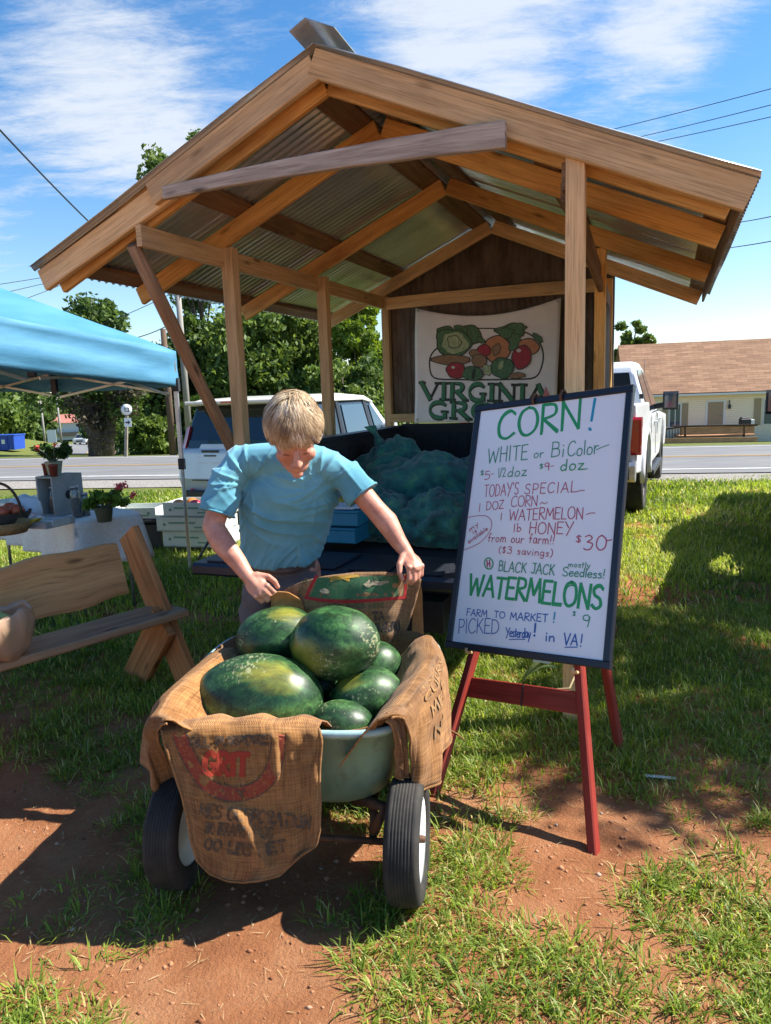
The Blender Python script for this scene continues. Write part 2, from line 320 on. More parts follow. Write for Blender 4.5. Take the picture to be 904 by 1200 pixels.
def clothmat(name, c1, c2, pitch=.004, rough=.9, trans=0., noise_s=7, bs=.5, stain=None):
    # woven cloth: threads run along the UV axes (metres)
    m, nt, b = newmat(name); b.inputs['Roughness'].default_value = rough; b.inputs['Specular IOR Level'].default_value = .1; b.inputs['Sheen Weight'].default_value = .15
    k = 1/pitch; v = coords(nt, 'UV', (k, k, 1)); se = N(nt, 'ShaderNodeSeparateXYZ'); L(nt, v, se.inputs[0])
    nz = N(nt, 'ShaderNodeTexNoise', i={'Scale': .35, 'Detail': 3}); L(nt, v, nz.inputs['Vector'])
    hs_ = []
    for ax, ot in (('X', 'Y'), ('Y', 'X')):
        ad = N(nt, 'ShaderNodeMath', operation='MULTIPLY_ADD', i={1: 6.2832, 2: 0.}); L(nt, se.outputs[ax], ad.inputs[0])
        sn = N(nt, 'ShaderNodeMath', operation='SINE'); L(nt, ad.outputs[0], sn.inputs[0]); hs_.append(sn.outputs[0])
    mu = N(nt, 'ShaderNodeMath', operation='MULTIPLY'); L(nt, hs_[0], mu.inputs[0]); L(nt, hs_[1], mu.inputs[1])
    ad = N(nt, 'ShaderNodeMath', operation='MULTIPLY_ADD', i={1: .5}); L(nt, mu.outputs[0], ad.inputs[0]); L(nt, nz.outputs[0], ad.inputs[2])
    v2 = coords(nt, 'Object', (1, 1, 1)); n2 = N(nt, 'ShaderNodeTexNoise', i={'Scale': noise_s, 'Detail': 6, 'Roughness': .65}); L(nt, v2, n2.inputs['Vector'])
    v3 = coords(nt, 'UV', (k*.06, k*1.0, 1)); n3 = N(nt, 'ShaderNodeTexNoise', i={'Scale': 1., 'Detail': 3}); L(nt, v3, n3.inputs['Vector'])
    v4 = coords(nt, 'UV', (k*1.0, k*.06, 1)); n4 = N(nt, 'ShaderNodeTexNoise', i={'Scale': 1., 'Detail': 3}); L(nt, v4, n4.inputs['Vector'])
    s1 = N(nt, 'ShaderNodeMath', operation='ADD'); L(nt, n3.outputs[0], s1.inputs[0]); L(nt, n4.outputs[0], s1.inputs[1])
    s2 = N(nt, 'ShaderNodeMath', operation='ADD'); L(nt, s1.outputs[0], s2.inputs[0]); L(nt, n2.outputs[0], s2.inputs[1])
    s3 = N(nt, 'ShaderNodeMath', operation='DIVIDE', i={1: 3.}); L(nt, s2.outputs[0], s3.inputs[0])
    L(nt, ramp(nt, s3.outputs[0], [(.40, tuple(.62*q for q in c1)), (.47, c1), (.58, c2), (.66, tuple(min(1, 1.25*q) for q in c2))]), b.inputs['Base Color']); bump(nt, b, ad.outputs[0], bs, pitch*.5)
    if trans:
        tr = N(nt, 'ShaderNodeBsdfTranslucent', i={0: (*c2, 1)}); ms = N(nt, 'ShaderNodeMixShader', i={0: trans}); L(nt, b.outputs[0], ms.inputs[1]); L(nt, tr.outputs[0], ms.inputs[2])
        L(nt, ms.outputs[0], [n for n in nt.nodes if n.type == 'OUTPUT_MATERIAL'][0].inputs[0])
    return m
def inkmat(name, ink, base, keep=.6, scale=60):
    # faded print: the ink is worn off in specks so that the cloth shows through
    m, nt, b = newmat(name); b.inputs['Roughness'].default_value = .9; b.inputs['Specular IOR Level'].default_value = .1
    n = N(nt, 'ShaderNodeTexNoise', i={'Scale': scale, 'Detail': 5, 'Roughness': .7}); L(nt, coords(nt, 'Object'), n.inputs['Vector'])
    L(nt, ramp(nt, n.outputs[0], [(keep-.12, ink), (keep+.12, base)]), b.inputs['Base Color']); return m
m_fresh = wood('fresh_pine', (.80, .58, .32), (.58, .375, .175), (.33, .235, .145))
m_old = wood('weathered_pine', (.30, .185, .10), (.15, .085, .045), (.06, .04, .028))
m_orange = wood('orange_pine', (.74, .46, .165), (.53, .29, .080), (.24, .10, .035))
m_grey = wood('grey_weathered_wood', (.52, .46, .39), (.20, .17, .14), (.24, .21, .18), gs=30.)
m_round = wood('bark_stripped_pole', (.46, .28, .15), (.20, .11, .06), (.13, .08, .05))
m_benchw = wood('bench_cedar', (.55, .235, .085), (.31, .115, .038), (.20, .09, .04))
m_benchback = wood('bench_back_plank', (.66, .345, .14), (.47, .21, .075), (.30, .16, .075), gs=14.)
m_slat = wood('grey_bench_slat', (.48, .295, .17), (.24, .135, .075), (.30, .21, .14), gs=22.)
m_slatlit = m_slat
m_redwood = wood('red_painted_wood', (.27, .035, .022), (.16, .015, .012), (.30, .07, .05), rough=.55, knots=False, gs=16.)
m_black = M('black_plastic', (.012, .014, .02), (.02, .022, .03), 30, .45, bmp=.15, bdist=.001)
m_blackm = M('black_frame_paint', (.014, .016, .024), rough=.35)
m_bedliner = M('bedliner', (.010, .010, .012), (.02, .02, .022), 90, .8, bmp=.4, bdist=.002)
m_steel = M('galvanized_leg', (.55, .56, .58), (.42, .43, .45), 20, .38, .85)
m_white = M('white_paint', (.76, .77, .78), (.70, .71, .73), 3, .25, coat=.4)
m_glass = M('tinted_window', (.012, .018, .026), rough=.06, spec=.9)
m_glassb = M('sky_tinted_window', (.05, .085, .12), rough=.05, spec=1.)
m_redlamp = M('red_lamp_plastic', (.50, .008, .014), (.36, .004, .01), 30, .18, coat=.6)
m_rubber = M('tyre_rubber', (.013, .013, .013), (.036, .031, .026), 14, .85, bmp=.2, bdist=.002)
m_rim = M('white_wheel_rim', (.72, .76, .80), (.55, .58, .6), 8, .35, coat=.3)
m_rust = M('rusty_steel', (.16, .075, .035), (.07, .035, .02), 18, .7, .3, bmp=.3)

# ------------------------------------------------------------------ ground, road, far land
def fbm(x, y, s=1., o=4): return noise.fractal(Vector((x*s, y*s, 3.7)), 1.0, 2.0, o, noise_basis='PERLIN_ORIGINAL')
def sstep(a, b, x): t = min(1, max(0, (x-a)/(b-a))); return t*t*(3-2*t)
def grassy(x, y):
    g = sstep(1.9, 4.1, y+0.10*x)*.85+.24+.62*fbm(x+9, y+3, 1.15)+.34*fbm(x, y, 3.4)
    g -= 1.15*math.exp(-((x+1.35)/1.15)**2-((y-2.45)/.8)**2)+.40*math.exp(-((x+.25)/.8)**2-((y-1.75)/.3)**2)
    g -= .25*math.exp(-((x-.75)/.5)**2-((y-2.75)/.35)**2)+.3*math.exp(-((x-1.7)/.35)**2-((y-2.5)/.25)**2)
    if y > 6: g += .3
    return min(1, max(0, g))
def gz(x, y):
    z = terrain(x, y); q_ = x*RN[0]+y*RN[1]
    if 14.5 < q_ < 23.5: z -= .16
    elif 12.7 < q_ <= 14.5: z -= .04
    if -6 < x < 8 and 0 < y < 14: 
        z += .018*fbm(x, y, 1.3)
        if y < 6: z += .010*fbm(x, y, 6.)*(1.2-grassy(x, y))+.004*fbm(x, y, 21., 2)
    return z
m_ground, nt, b = newmat('clay_and_grass_ground'); b.inputs['Roughness'].default_value = .95; b.inputs['Specular IOR Level'].default_value = .1
at = N(nt, 'ShaderNodeAttribute', attribute_name='grassy')
v = coords(nt, 'Object'); na = N(nt, 'ShaderNodeTexNoise', i={'Scale': 2.2, 'Detail': 8, 'Roughness': .7}); L(nt, v, na.inputs['Vector'])
nb = N(nt, 'ShaderNodeTexNoise', i={'Scale': 34., 'Detail': 6, 'Roughness': .7}); L(nt, v, nb.inputs['Vector'])
dirt = ramp(nt, na.outputs[0], [(.30, (.23, .086, .036)), (.5, (.37, .155, .070)), (.70, (.46, .235, .120))])
vo = N(nt, 'ShaderNodeTexVoronoi', i={'Scale': 46.}); L(nt, v, vo.inputs['Vector'])
peb = N(nt, 'ShaderNodeMapRange', i={1: .02, 2: .22, 3: .55, 4: 0.}); L(nt, vo.outputs['Distance'], peb.inputs[0])
nbr = N(nt, 'ShaderNodeMapRange', i={1: .55, 2: .7, 3: 0., 4: .5}); L(nt, nb.outputs[0], nbr.inputs[0])
d2 = N(nt, 'ShaderNodeMixRGB', i={'Color2': (.22, .10, .055, 1)}); L(nt, nbr.outputs[0], d2.inputs[0]); L(nt, dirt, d2.inputs[1])
green = ramp(nt, nb.outputs[0], [(.3, (.06, .075, .018)), (.55, (.14, .16, .04)), (.75, (.26, .24, .09))])
ad = N(nt, 'ShaderNodeMath', operation='MULTIPLY_ADD', i={1: .5, 2: -.25}); L(nt, nb.outputs[0], ad.inputs[0])
ad2 = N(nt, 'ShaderNodeMath', operation='ADD'); L(nt, at.outputs['Fac'], ad2.inputs[0]); L(nt, ad.outputs[0], ad2.inputs[1])
gm = N(nt, 'ShaderNodeMapRange', i={1: .35, 2: .85, 3: 0., 4: 1.}); L(nt, ad2.outputs[0], gm.inputs[0])
mx = N(nt, 'ShaderNodeMixRGB'); L(nt, gm.outputs[0], mx.inputs[0]); L(nt, d2.outputs[0], mx.inputs[1]); L(nt, green, mx.inputs[2]); L(nt, mx.outputs[0], b.inputs['Base Color'])
nc = N(nt, 'ShaderNodeTexNoise', i={'Scale': 70., 'Detail': 6, 'Roughness': .75}); L(nt, v, nc.inputs['Vector'])
bump(nt, b, nc.outputs[0], 1., .018)
xs = np.concatenate([[-900, -500, -300, -200, -140, -110, -90], np.arange(-76, -20, 2.), np.arange(-20, -4, .5), np.arange(-4, 4.6, .045), np.arange(4.6, 14, .4), np.arange(14, 60, 3.), [70, 90, 120, 170, 250, 400, 900]])
ys = np.concatenate([[-60, -20, -6, -2, 0, .5, .8], np.arange(1.0, 6.5, .045), np.arange(6.5, 14, .2), np.arange(14, 40, 1.), np.arange(40, 130, 3.), [140, 160, 190, 230, 300, 420, 700, 1400]])
X, Y = np.meshgrid(xs, ys); Z = np.vectorize(gz)(X, Y); nx, ny = len(xs), len(ys)
idx = np.arange(nx*ny).reshape(ny, nx); F = np.stack([idx[:-1, :-1], idx[:-1, 1:], idx[1:, 1:], idx[1:, :-1]], -1).reshape(-1, 4)
GR = np.vectorize(lambda x, y: grassy(x, y) if y < 12 else 1.)(X, Y)
g = bigmesh('ground', np.stack([X, Y, Z], -1).reshape(-1, 3), F, m_ground, smooth=True); struct(g)
at = g.data.attributes.new('grassy', 'FLOAT', 'POINT'); at.data.foreach_set('value', GR.ravel().astype(np.float32))
def sheet(name, q0, q1, dz, mat, x0=-140, x1=140, nu=80, nq=8, wig=0.):
    P = []
    for qi in sorted(set([float(a_) for a_ in np.linspace(q0, q1, nq+1)]+[a_ for a_ in (15.2, 22.6) if q0 < a_ < q1])):
        row = []
        for ui in np.linspace(x0, x1, nu+1):
            qq = qi+(wig*noise.noise(Vector((ui*.9, qi*3, 0))) if (qi in (float(q0), float(q1))) else 0); p = RU*ui+RN*qq; row.append((p[0], p[1], terrain(p[0], p[1])+dz))
        P.append(row)
    m = MB(); m.grid(P, uvscale=(x1-x0, q1-q0)); return struct(m.build(name, mat))
m_asph = M('asphalt', (.125, .125, .127), (.17, .17, .168), 2.2, .9, bmp=.3, bdist=.004, bscale=160, stretch=(.25, 1, 1), detail=8)
m_gravel = M('gravel', (.15, .135, .12), (.33, .305, .275), 26, .95, bmp=.9, bdist=.02, bscale=40, detail=6, lo=.4, hi=.6)
m_paintw = M('white_road_paint', (.62, .62, .60), (.48, .48, .46), 5, .8)
m_painty = M('yellow_road_paint', (.50, .30, .10), (.40, .26, .12), 5, .8)
sheet('gravel_shoulder', 12.5, 14.4, .012, m_gravel, nu=200, wig=.25)
sheet('road', 14.35, 23.6, .03, m_asph)
sheet('road_edge_line', 15.2, 15.36, .038, m_paintw); sheet('road_edge_line', 22.5, 22.66, .038, m_paintw)
sheet('road_centre_line', 18.7, 18.8, .038, m_painty); sheet('road_centre_line', 18.92, 19.02, .038, m_painty)
# side road running away on the left
def strip(name, pts, w, dz, mat, n=40):
    P = []; pts = np.array(pts, float); d = np.linspace(0, len(pts)-1, n)
    for t in d:
        i = min(int(t), len(pts)-2); c = pts[i]+(pts[i+1]-pts[i])*(t-i); dr = nrm(pts[i+1]-pts[i]); sd = np.array([dr[1], -dr[0]])
        P.append([(c[0]+sd[0]*k*w/2, c[1]+sd[1]*k*w/2, max(terrain(c[0]+sd[0]*k*w/2, c[1]+sd[1]*k*w/2), terrain(c[0], c[1]))+dz) for k in (-1, -.5, 0, .5, 1)])
    m = MB(); m.grid(P); return struct(m.build(name, mat))
pA = atg(100, 533); pB = atg(109, 523); pC = atg(113, 514)
srd = [pA[:2]-(pB[:2]-pA[:2])*.02, pA[:2], pB[:2], pC[:2], pC[:2]+(pC[:2]-pB[:2])*1.2+np.array([14, 0])]
strip('side_road', srd, 6.4, .06, m_asph); strip('side_road_centre_line', [srd[1]+(srd[2]-srd[1])*.08]+srd[2:], .16, .08, m_painty)

# grass: uncountable, one object for tufts and lawn, one for the dry straw lying on the clay
m_grass = leafmat('grass_blade', (.075, .145, .020), (.31, .40, .062), (.60, .51, .23), .45, .45)
m_straw = leafmat('dry_straw', (.30, .20, .09), (.50, .37, .19), (.55, .45, .26), .1, .8)
def blades(pts, h, w, ang, lean, tint, curl=.5):
    n = len(pts); d = np.stack([np.cos(ang), np.sin(ang), np.zeros(n)], 1); sd = np.stack([-np.sin(ang), np.cos(ang), np.zeros(n)], 1); up = np.array([0, 0, 1.])
    ca, sa = np.cos(lean)[:, None], np.sin(lean)[:, None]; l2 = lean+curl; ca2, sa2 = np.cos(l2)[:, None], np.sin(l2)[:, None]
    H = h[:, None]; wd = w[:, None]
    mid = pts+(up*ca+d*sa)*H*.55; tip = mid+(up*ca2+d*sa2)*H*.45
    V = np.stack([pts-sd*wd/2, pts+sd*wd/2, mid+sd*wd*.42, mid-sd*wd*.42, tip], 1).reshape(-1, 3); b = np.arange(n)[:, None]*5
    F = np.concatenate([b+[0, 1, 2], b+[0, 2, 3], b+[3, 2, 4]], 0); return V, F, np.repeat(tint, 5)
def gather(sets, name, mat):
    Vs, Fs, Ts, o = [], [], [], 0
    for V, F, T in sets: Vs.append(V); Fs.append(F+o); Ts.append(T); o += len(V)
    return stuff(bigmesh(name, np.concatenate(Vs), np.concatenate(Fs), mat, np.concatenate(Ts)))
def scatter(y0, y1, n, x0=lambda y: -.72*y-.5, x1=lambda y: .72*y+.6):
    y = y0+(y1-y0)*rng.random(n)**.75; x = np.array([x0(a)+(x1(a)-x0(a))*rng.random() for a in y]); return x, y
sets = []
# tufts
x, y = scatter(1.0, 5.0, 21000); ok = []
for a, c in zip(x, y):
    pr = sstep(-.10, .34, fbm(a+3, c-2, 1.25, 3)+.10*(a > 0)+.30*sstep(1.85, 1.6, c) if False else fbm(a+3, c-2, 2.1, 4)+.02*(a > 0)+.22*(1-sstep(1.6, 1.95, c))+.16*sstep(-.2, -.6, a)*sstep(2.3, 2.0, c) if False else fbm(a+3, c-2, 2.1, 4)+.02*(a > 0)+.20*(1-sstep(1.6, 1.95, c))+.22*(1-sstep(-.7, -.3, a))*(1-sstep(2.0, 2.3, c))+.14*math.exp(-((a-.35)/.5)**2-((c-1.75)/.3)**2)-.22*math.exp(-((a+.45)/.4)**2-((c-2.15)/.35)**2)-.12*math.exp(-((a-.75)/.25)**2-((c-2.15)/.25)**2)-.2*math.exp(-((a+.2)/.25)**2-((c-1.75)/.12)**2)-.30*math.exp(-((a+1.3)/.8)**2-((c-2.65)/.55)**2)+.14)*.85+max(0, grassy(a, c)-.3)*.5
    if rng.random() < pr: ok.append((a, c))
cx_, hh = [], []
for a, c in ok:
    n = int(rng.integers(7, 26)); sp = rng.uniform(.015, .075); th = rng.uniform(0, 6.28, n); r = sp*np.sqrt(rng.random(n)); big = rng.uniform(.6, 1.45)
    px, py = a+np.cos(th)*r, c+np.sin(th)*r; pts = np.stack([px, py, [gz(u, v_)-.004 for u, v_ in zip(px, py)]], 1)
    h = rng.uniform(.022, .074, n)*big; tn = np.clip(rng.uniform(.1, .62)+rng.normal(0, .13, n), 0, .8); tn[rng.random(n) < .10] = .97
    sets.append(blades(pts, h, rng.uniform(.0025, .0062, n), th+rng.normal(0, .7, n), np.abs(rng.normal(.88, .45, n)), tn, .6))
# lawn
for (y0, y1, n, hm, wm) in ((2.6, 5, 52000, .055, .0055), (5, 8, 52000, .075, .010), (8, 12.7, 56000, .085, .018)):
    x, y = scatter(y0, y1, n, (lambda yy: -.66*yy-.4), (lambda yy: .66*yy+.6)); keep = np.array([rng.random() < grassy(a, c)**1.5 for a, c in zip(x, y)]); x, y = x[keep], y[keep]; k = len(x)
    pts = np.stack([x, y, [gz(a, c)-.004 for a, c in zip(x, y)]], 1); pn = np.array([fbm(a, c, .9, 3) for a, c in zip(x, y)])
    tn = np.clip(.42+.55*pn+rng.normal(0, .16, k), 0, .82); tn[rng.random(k) < .07] = .95
    sets.append(blades(pts, hm*rng.uniform(.5, 1.35, k), wm*rng.uniform(.7, 1.3, k), rng.uniform(0, 6.28, k), np.abs(rng.normal(.4, .35, k)), tn, .5))
gather(sets, 'grass', m_grass)
x, y = scatter(1.05, 3.6, 4200); k = len(x); pts = np.stack([x, y, [gz(a, c)+.004 for a, c in zip(x, y)]], 1)
gather([blades(pts, rng.uniform(.012, .07, k)*rng.random(k)**.5, rng.uniform(.0010, .0022, k), rng.uniform(0, 6.28, k), rng.uniform(1.35, 1.58, k), rng.random(k), .05)], 'dry_straw', m_straw)
# clods and pebbles on the bare clay
m_clod = leafmat('clay_clod', (.20, .075, .035), (.44, .22, .115), (.36, .31, .26), .0, .95)
x, y = scatter(1.05, 3.6, 5200); keep = np.array([grassy(a, c) < .62 for a, c in zip(x, y)]); x, y = x[keep], y[keep]; k = len(x)
c_ = np.stack([x, y, [gz(a, c) for a, c in zip(x, y)]], 1); r_ = (rng.random(k)**3*.011+.0018)[:, None]; dv = np.array([[1, 0, 0], [0, 1, 0], [-1, 0, 0], [0, -1, 0], [0, 0, .8], [0, 0, -.6]], float)
V = np.concatenate([(c_[:, None, :]+dv[None]*r_[:, None, :]*rng.uniform(.6, 1.4, (k, 6, 1))).reshape(-1, 3)]); b6 = np.arange(k)[:, None]*6
F = np.concatenate([b6+list(q) for q in ((0, 1, 4), (1, 2, 4), (2, 3, 4), (3, 0, 4), (1, 0, 5), (2, 1, 5), (3, 2, 5), (0, 3, 5))], 0); stuff(bigmesh('clods', V, F, m_clod, np.repeat(np.clip(rng.normal(.45, .22, k), 0, 1), 6)))

# ------------------------------------------------------------------ trees
m_leafD = leafmat('dark_leaf', (.024, .052, .013), (.10, .165, .038))
m_leafM = leafmat('mid_leaf', (.036, .074, .015), (.155, .225, .050))
m_leafB = leafmat('bright_leaf', (.045, .090, .012), (.20, .29, .040))
m_leafY = leafmat('olive_leaf', (.034, .044, .011), (.155, .150, .040))
m_leafV = leafmat('dead_vine', (.030, .026, .018), (.13, .105, .070), None, .1, .8)
m_bark = M('bark', (.055, .042, .032), (.12, .095, .075), 9, .9, bmp=.7, bdist=.03, stretch=(1, 1, .25))
def leaf_cloud(centers, radii, per, size, flat=.8):
    V, T = [], []
    for c, r in zip(centers, radii):
        n = per; d = rng.normal(size=(n, 3)); d /= np.linalg.norm(d, axis=1)[:, None]; rr = r*rng.random(n)**.45
        p = c+d*rr[:, None]*np.array([1, 1, flat]); a = rng.normal(size=(n, 3)); a /= np.linalg.norm(a, axis=1)[:, None]; bvec = np.cross(a, rng.normal(size=(n, 3))); bvec /= np.linalg.norm(bvec, axis=1)[:, None]
        s = (size*rng.uniform(.6, 1.35, n))[:, None]
        V.append(np.stack([p-a*s, p+bvec*s*.5, p+a*s, p-bvec*s*.5], 1).reshape(-1, 3))
        T.append(np.repeat(np.clip(rng.uniform(.15, .75)+rng.normal(0, .16, n), 0, 1), 4))
    V = np.concatenate(V); T = np.concatenate(T); F = np.arange(len(V)).reshape(-1, 4); return V, F, T
def tree(label, base, h, w, mat, clumps=70, per=110, size=.16, crown0=.22, shape='oval', group='trees beyond the road', name='leafy_tree', lean=(0, 0), trunk=.03, openness=.0):
    base = np.asarray(base, float); t = thing(name, label, 'tree', base, 0, group)
    cc = base+np.array([lean[0], lean[1], h*(crown0+1)/2]); hz_ = h*(1-crown0)/2
    cs, rs = [], []
    while len(cs) < clumps:
        d = rng.normal(size=3); d /= np.linalg.norm(d); rr = rng.random()**.42; z = d[2]*rr
        wz = 1.0 if shape == 'oval' else (max(.12, .62-.55*z) if shape == 'cone' else 1.05-.35*max(0, z))
        p = np.array([d[0]*rr*w/2*wz, d[1]*rr*w/2*wz, z*hz_]); 
        if noise.noise(Vector(p*2.2/max(w, 1.)+np.array([base[0], 7., base[1]]))) < -.14-.0+openness: continue
        cs.append(cc+p); rs.append(w*rng.uniform(.085, .17))
    V, F, T = leaf_cloud(cs, rs, per, size); adopt(bigmesh('crown', V, F, mat, T), t)
    m = MB(); tr = h*trunk; top = cc+np.array([0, 0, hz_*.55]); pts = [base-[0, 0, .3]]+[base+(top-base)*k+np.array([rng.normal(0, .02*h*.4), rng.normal(0, .02*h*.4), 0]) for k in (.2, .45, .7, 1.)]
    m.tube(pts, [tr*1.35, tr, tr*.8, tr*.5, tr*.15], 8)
    for c in cs[::max(1, len(cs)//12)]:
        k = rng.uniform(.3, .75); s = base+(top-base)*k; m.tube([s, s+(c-s)*.5+np.array([0, 0, .05*h*rng.random()]), c], [tr*.4, tr*.25, tr*.06], 5)
    m.build('trunk', m_bark, t); return t
def gp(px, d): w = ray(px, 600); p = w[:2]/np.hypot(*w[:2])*d; return np.array([p[0], p[1], terrain(p[0], p[1])])
def tree_px(label, px, d, ytop, wpx, mat, **k):
    b_ = gp(px, d); zt = aty(px, ytop, b_[1])[2]; return tree(label, b_, zt-b_[2], wpx/FPX*d, mat, **k)
TB = 'trees across the road'
tree_px('broad mid green tree with a dense crown between the two left shed posts', 322, 40, 350, 150, m_leafM, clumps=230, per=150, size=.18, crown0=.08, group=TB)
tree_px('dark tree just left of the second shed post, behind the white hatchback', 262, 44, 362, 100, m_leafD, clumps=150, per=140, size=.19, crown0=.05, group=TB)
tree_px('dark conifer like tree seen just behind the second shed post', 366, 43, 362, 70, m_leafD, clumps=130, per=140, size=.18, crown0=.04, group=TB, shape='cone')
tree_px('bright yellow green tree reaching up beside the corrugated back wall', 430, 38, 348, 74, m_leafB, clumps=150, per=150, size=.16, crown0=.06, group=TB)
tree_px('low bushy green tree under the bright one, right beside the back shed corner', 408, 33, 410, 96, m_leafM, clumps=150, per=140, size=.15, crown0=.02, group=TB)
tree_px('dark tree mostly hidden by the corrugated back wall', 480, 42, 368, 80, m_leafD, clumps=60, per=110, size=.18, crown0=.05, group=TB)
tree_px('very tall tree whose top pokes out above the left roof slope', 252, 52, 136, 104, m_leafM, clumps=110, per=120, size=.20, crown0=.4, group=TB, openness=-.12, trunk=.010)
tree_px('bright saplings with upright shoots behind the white hatchback', 246, 30, 438, 30, m_leafB, clumps=26, per=90, size=.11, crown0=.05, group=TB, shape='cone')
tree_px('dark wide tree whose top shows above the blue canopy roof', 138, 47, 352, 120, m_leafD, clumps=70, per=100, size=.18, crown0=.45, group=TB, openness=.12)
for px, d, yt, w_, mt, lb in ((172, 46, 440, 60, m_leafM, 'mid green tree behind the route sign post'), (208, 41, 430, 52, m_leafY, 'olive tree behind the brown utility pole'), (150, 60, 452, 60, m_leafD, 'dark tree far behind the route sign, right of the vine covered trunk'),
                              (188, 36, 492, 36, m_leafM, 'low rounded shrub like tree beside the brown utility pole'), (236, 43, 420, 40, m_leafD, 'dark narrow tree right behind the grey utility pole')):
    tree_px(lb, px, d, yt, w_*1.25, mt, clumps=110, per=120, size=.18, crown0=.10, group=TB)
TF = 'trees far along the side road'
for px, d, yt, w_, mt, lb in ((6, 78, 468, 44, m_leafM, 'tree behind the blue dumpster at the left edge'), (30, 92, 476, 50, m_leafM, 'rounded tree on the grassy bank, right of the dumpster'), (52, 120, 480, 46, m_leafD, 'dark far tree left of the red roofed building'),
                              (76, 175, 470, 56, m_leafM, 'far tree rising behind the red roofed building'), (104, 190, 474, 60, m_leafM, 'far tree rising behind the gable of the red roofed building'), (-14, 96, 452, 60, m_leafD, 'dark tree cut by the left picture edge above the dumpster'), (130, 150, 478, 60, m_leafM, 'far tree seen past the dark vine covered trunk')):
    tree_px(lb, px, d, yt, w_, mt, clumps=55, per=80, size=.32, crown0=.05, group=TF)
tree_px('thin crowned tree rising behind the tan house roof', 737, 78, 369, 44, m_leafM, clumps=42, per=90, size=.28, crown0=.3, group='trees behind the tan house', openness=.12)
# big trunk smothered in dead vines
b_ = gp(122, 33); t = thing('vine_covered_tree', 'dark tree with a thick forked trunk smothered in dead vines beside the side road', 'tree', b_)
m = MB(); top = aty(96, 430, b_[1]); m.tube([b_-[0, 0, .3], b_+(0, 0, .9), b_+(-.25, 0, 2.), top], [.42, .34, .3, .14], 10); m.tube([b_+(.35, 0, -.3), b_+(.55, .1, 1.2), b_+(.9, .1, 2.4), b_+(1.6, .2, 4.)], [.3, .26, .2, .08], 8)
m.build('trunk', m_bark, t)
cs = [b_+(top-b_)*k+rng.normal(0, .34, 3)*[1, .6, .5] for k in np.linspace(.42, 1.05, 22)]+[b_+(top-b_)*k+rng.normal(0, .2, 3)+np.array([.25, 0, 0]) for k in np.linspace(.1, .4, 6)]+[b_+np.array([1.0, .1, 2.5])+rng.normal(0, .5, 3) for _ in range(16)]
V, F, T = leaf_cloud(cs, [.5]*len(cs), 130, .09); adopt(bigmesh('dead_vines', V, F, m_leafV, T), t)
cs = [aty(60+rng.uniform(-25, 95), 452+rng.normal(0, 10), b_[1])+rng.normal(0, .3, 3) for _ in range(46)]
V, F, T = leaf_cloud(cs, [.62]*len(cs), 70, .12); adopt(bigmesh('crown', V, F, m_leafD, T), t)
# low growth and a far wooded ridge that read as masses
cs = [gp(px, d_)+np.array([0, 0, rng.uniform(.2, 2.6)]) for px, d_ in zip(rng.uniform(140, 490, 260), rng.uniform(37, 52, 260))]
V, F, T = leaf_cloud(cs, [1.1]*len(cs), 90, .15); stuff(bigmesh('undergrowth', V, F, m_leafM, T))
cs = [];
for _ in range(420):
    px = rng.uniform(-500, 560); d_ = rng.uniform(200, 260); p = gp(px, d_); cs.append(p+np.array([0, 0, rng.uniform(1, 15)]))
V, F, T = leaf_cloud(cs, [5.]*len(cs), 46, 1.1); stuff(bigmesh('far_woods', V, F, m_leafM, T))

# ------------------------------------------------------------------ poles, wires, signs, far vehicles and buildings across the road
m_polew = M('pole_wood_brown', (.075, .045, .028), (.13, .085, .055), 6, .9, stretch=(1, 1, .1)); m_poleg = M('pole_weathered_grey', (.30, .285, .26), (.22, .205, .185), 6, .9, stretch=(1, 1, .1))
m_wire = M('black_cable', (.012, .012, .014), rough=.6); m_sign = M('white_sign_face', (.70, .72, .70), rough=.5); m_signk = M('sign_black', (.02, .02, .02), rough=.5)
def pole(label, px, ybase, ytop, d, r, mat, arm=False):
    p = gp(px, d); zt = aty(px, ytop, p[1])[2]; t = thing('utility_pole', label, 'utility pole', p, 0, 'utility poles'); m = MB(); m.tube([p-[0, 0, .2], (p[0], p[1], zt)], [r, r*.72], 12); m.build('pole', mat, t)
    if arm: m = MB(); m.beam((p[0]-1.1, p[1], zt-.7), (p[0]+1.1, p[1], zt-.7), .1, .12); m.build('crossarm', mat, t)
    return np.array([p[0], p[1], zt])
P1 = pole('pale grey utility pole left of the first shed post', 229, 520, 300, 34, .16, m_poleg, True)
P2 = pole('short dark brown utility pole right beside the blue canopy corner', 209, 531, 385, 30, .15, m_polew)
P3 = pole('thin far utility pole left of the red roofed building', 62, 516, 468, 105, .17, m_poleg); P4 = pole('thin far utility pole in front of the red roofed building', 81, 512, 462, 112, .17, m_poleg)
def wire(label, a, c, sag=.3, r=.012, group='overhead cables'):
    a = np.asarray(a, float); c = np.asarray(c, float); m = MB(); m.tube([a+(c-a)*k+np.array([0, 0, -sag*4*k*(1-k)]) for k in np.linspace(0, 1, 25)], r, 5); o = m.build('cable', m_wire); origin(o, a); tag(o, label, 'cable', group)
def ext(pa, pb, da, db, k0=0., k1=0.):
    a = aty(*pa, da); c = aty(*pb, db); return a+(c-a)*(-k0), c+(c-a)*k1
wire('thick dark service cable slanting down to the left shed roof from the top left', *ext((0, 145), (108, 257), 9, 12, .6, .8), .1, .012)
for k, (a, c) in enumerate((((0, 329), (50, 321)), ((0, 340), (52, 328)), ((30, 346), (56, 336)))):
    wire(['upper of three thin cables above the blue canopy', 'middle of three thin cables above the blue canopy', 'lowest of three thin cables above the blue canopy'][k], *ext(a, c, 40, 44, 2, 3), .2, .018)
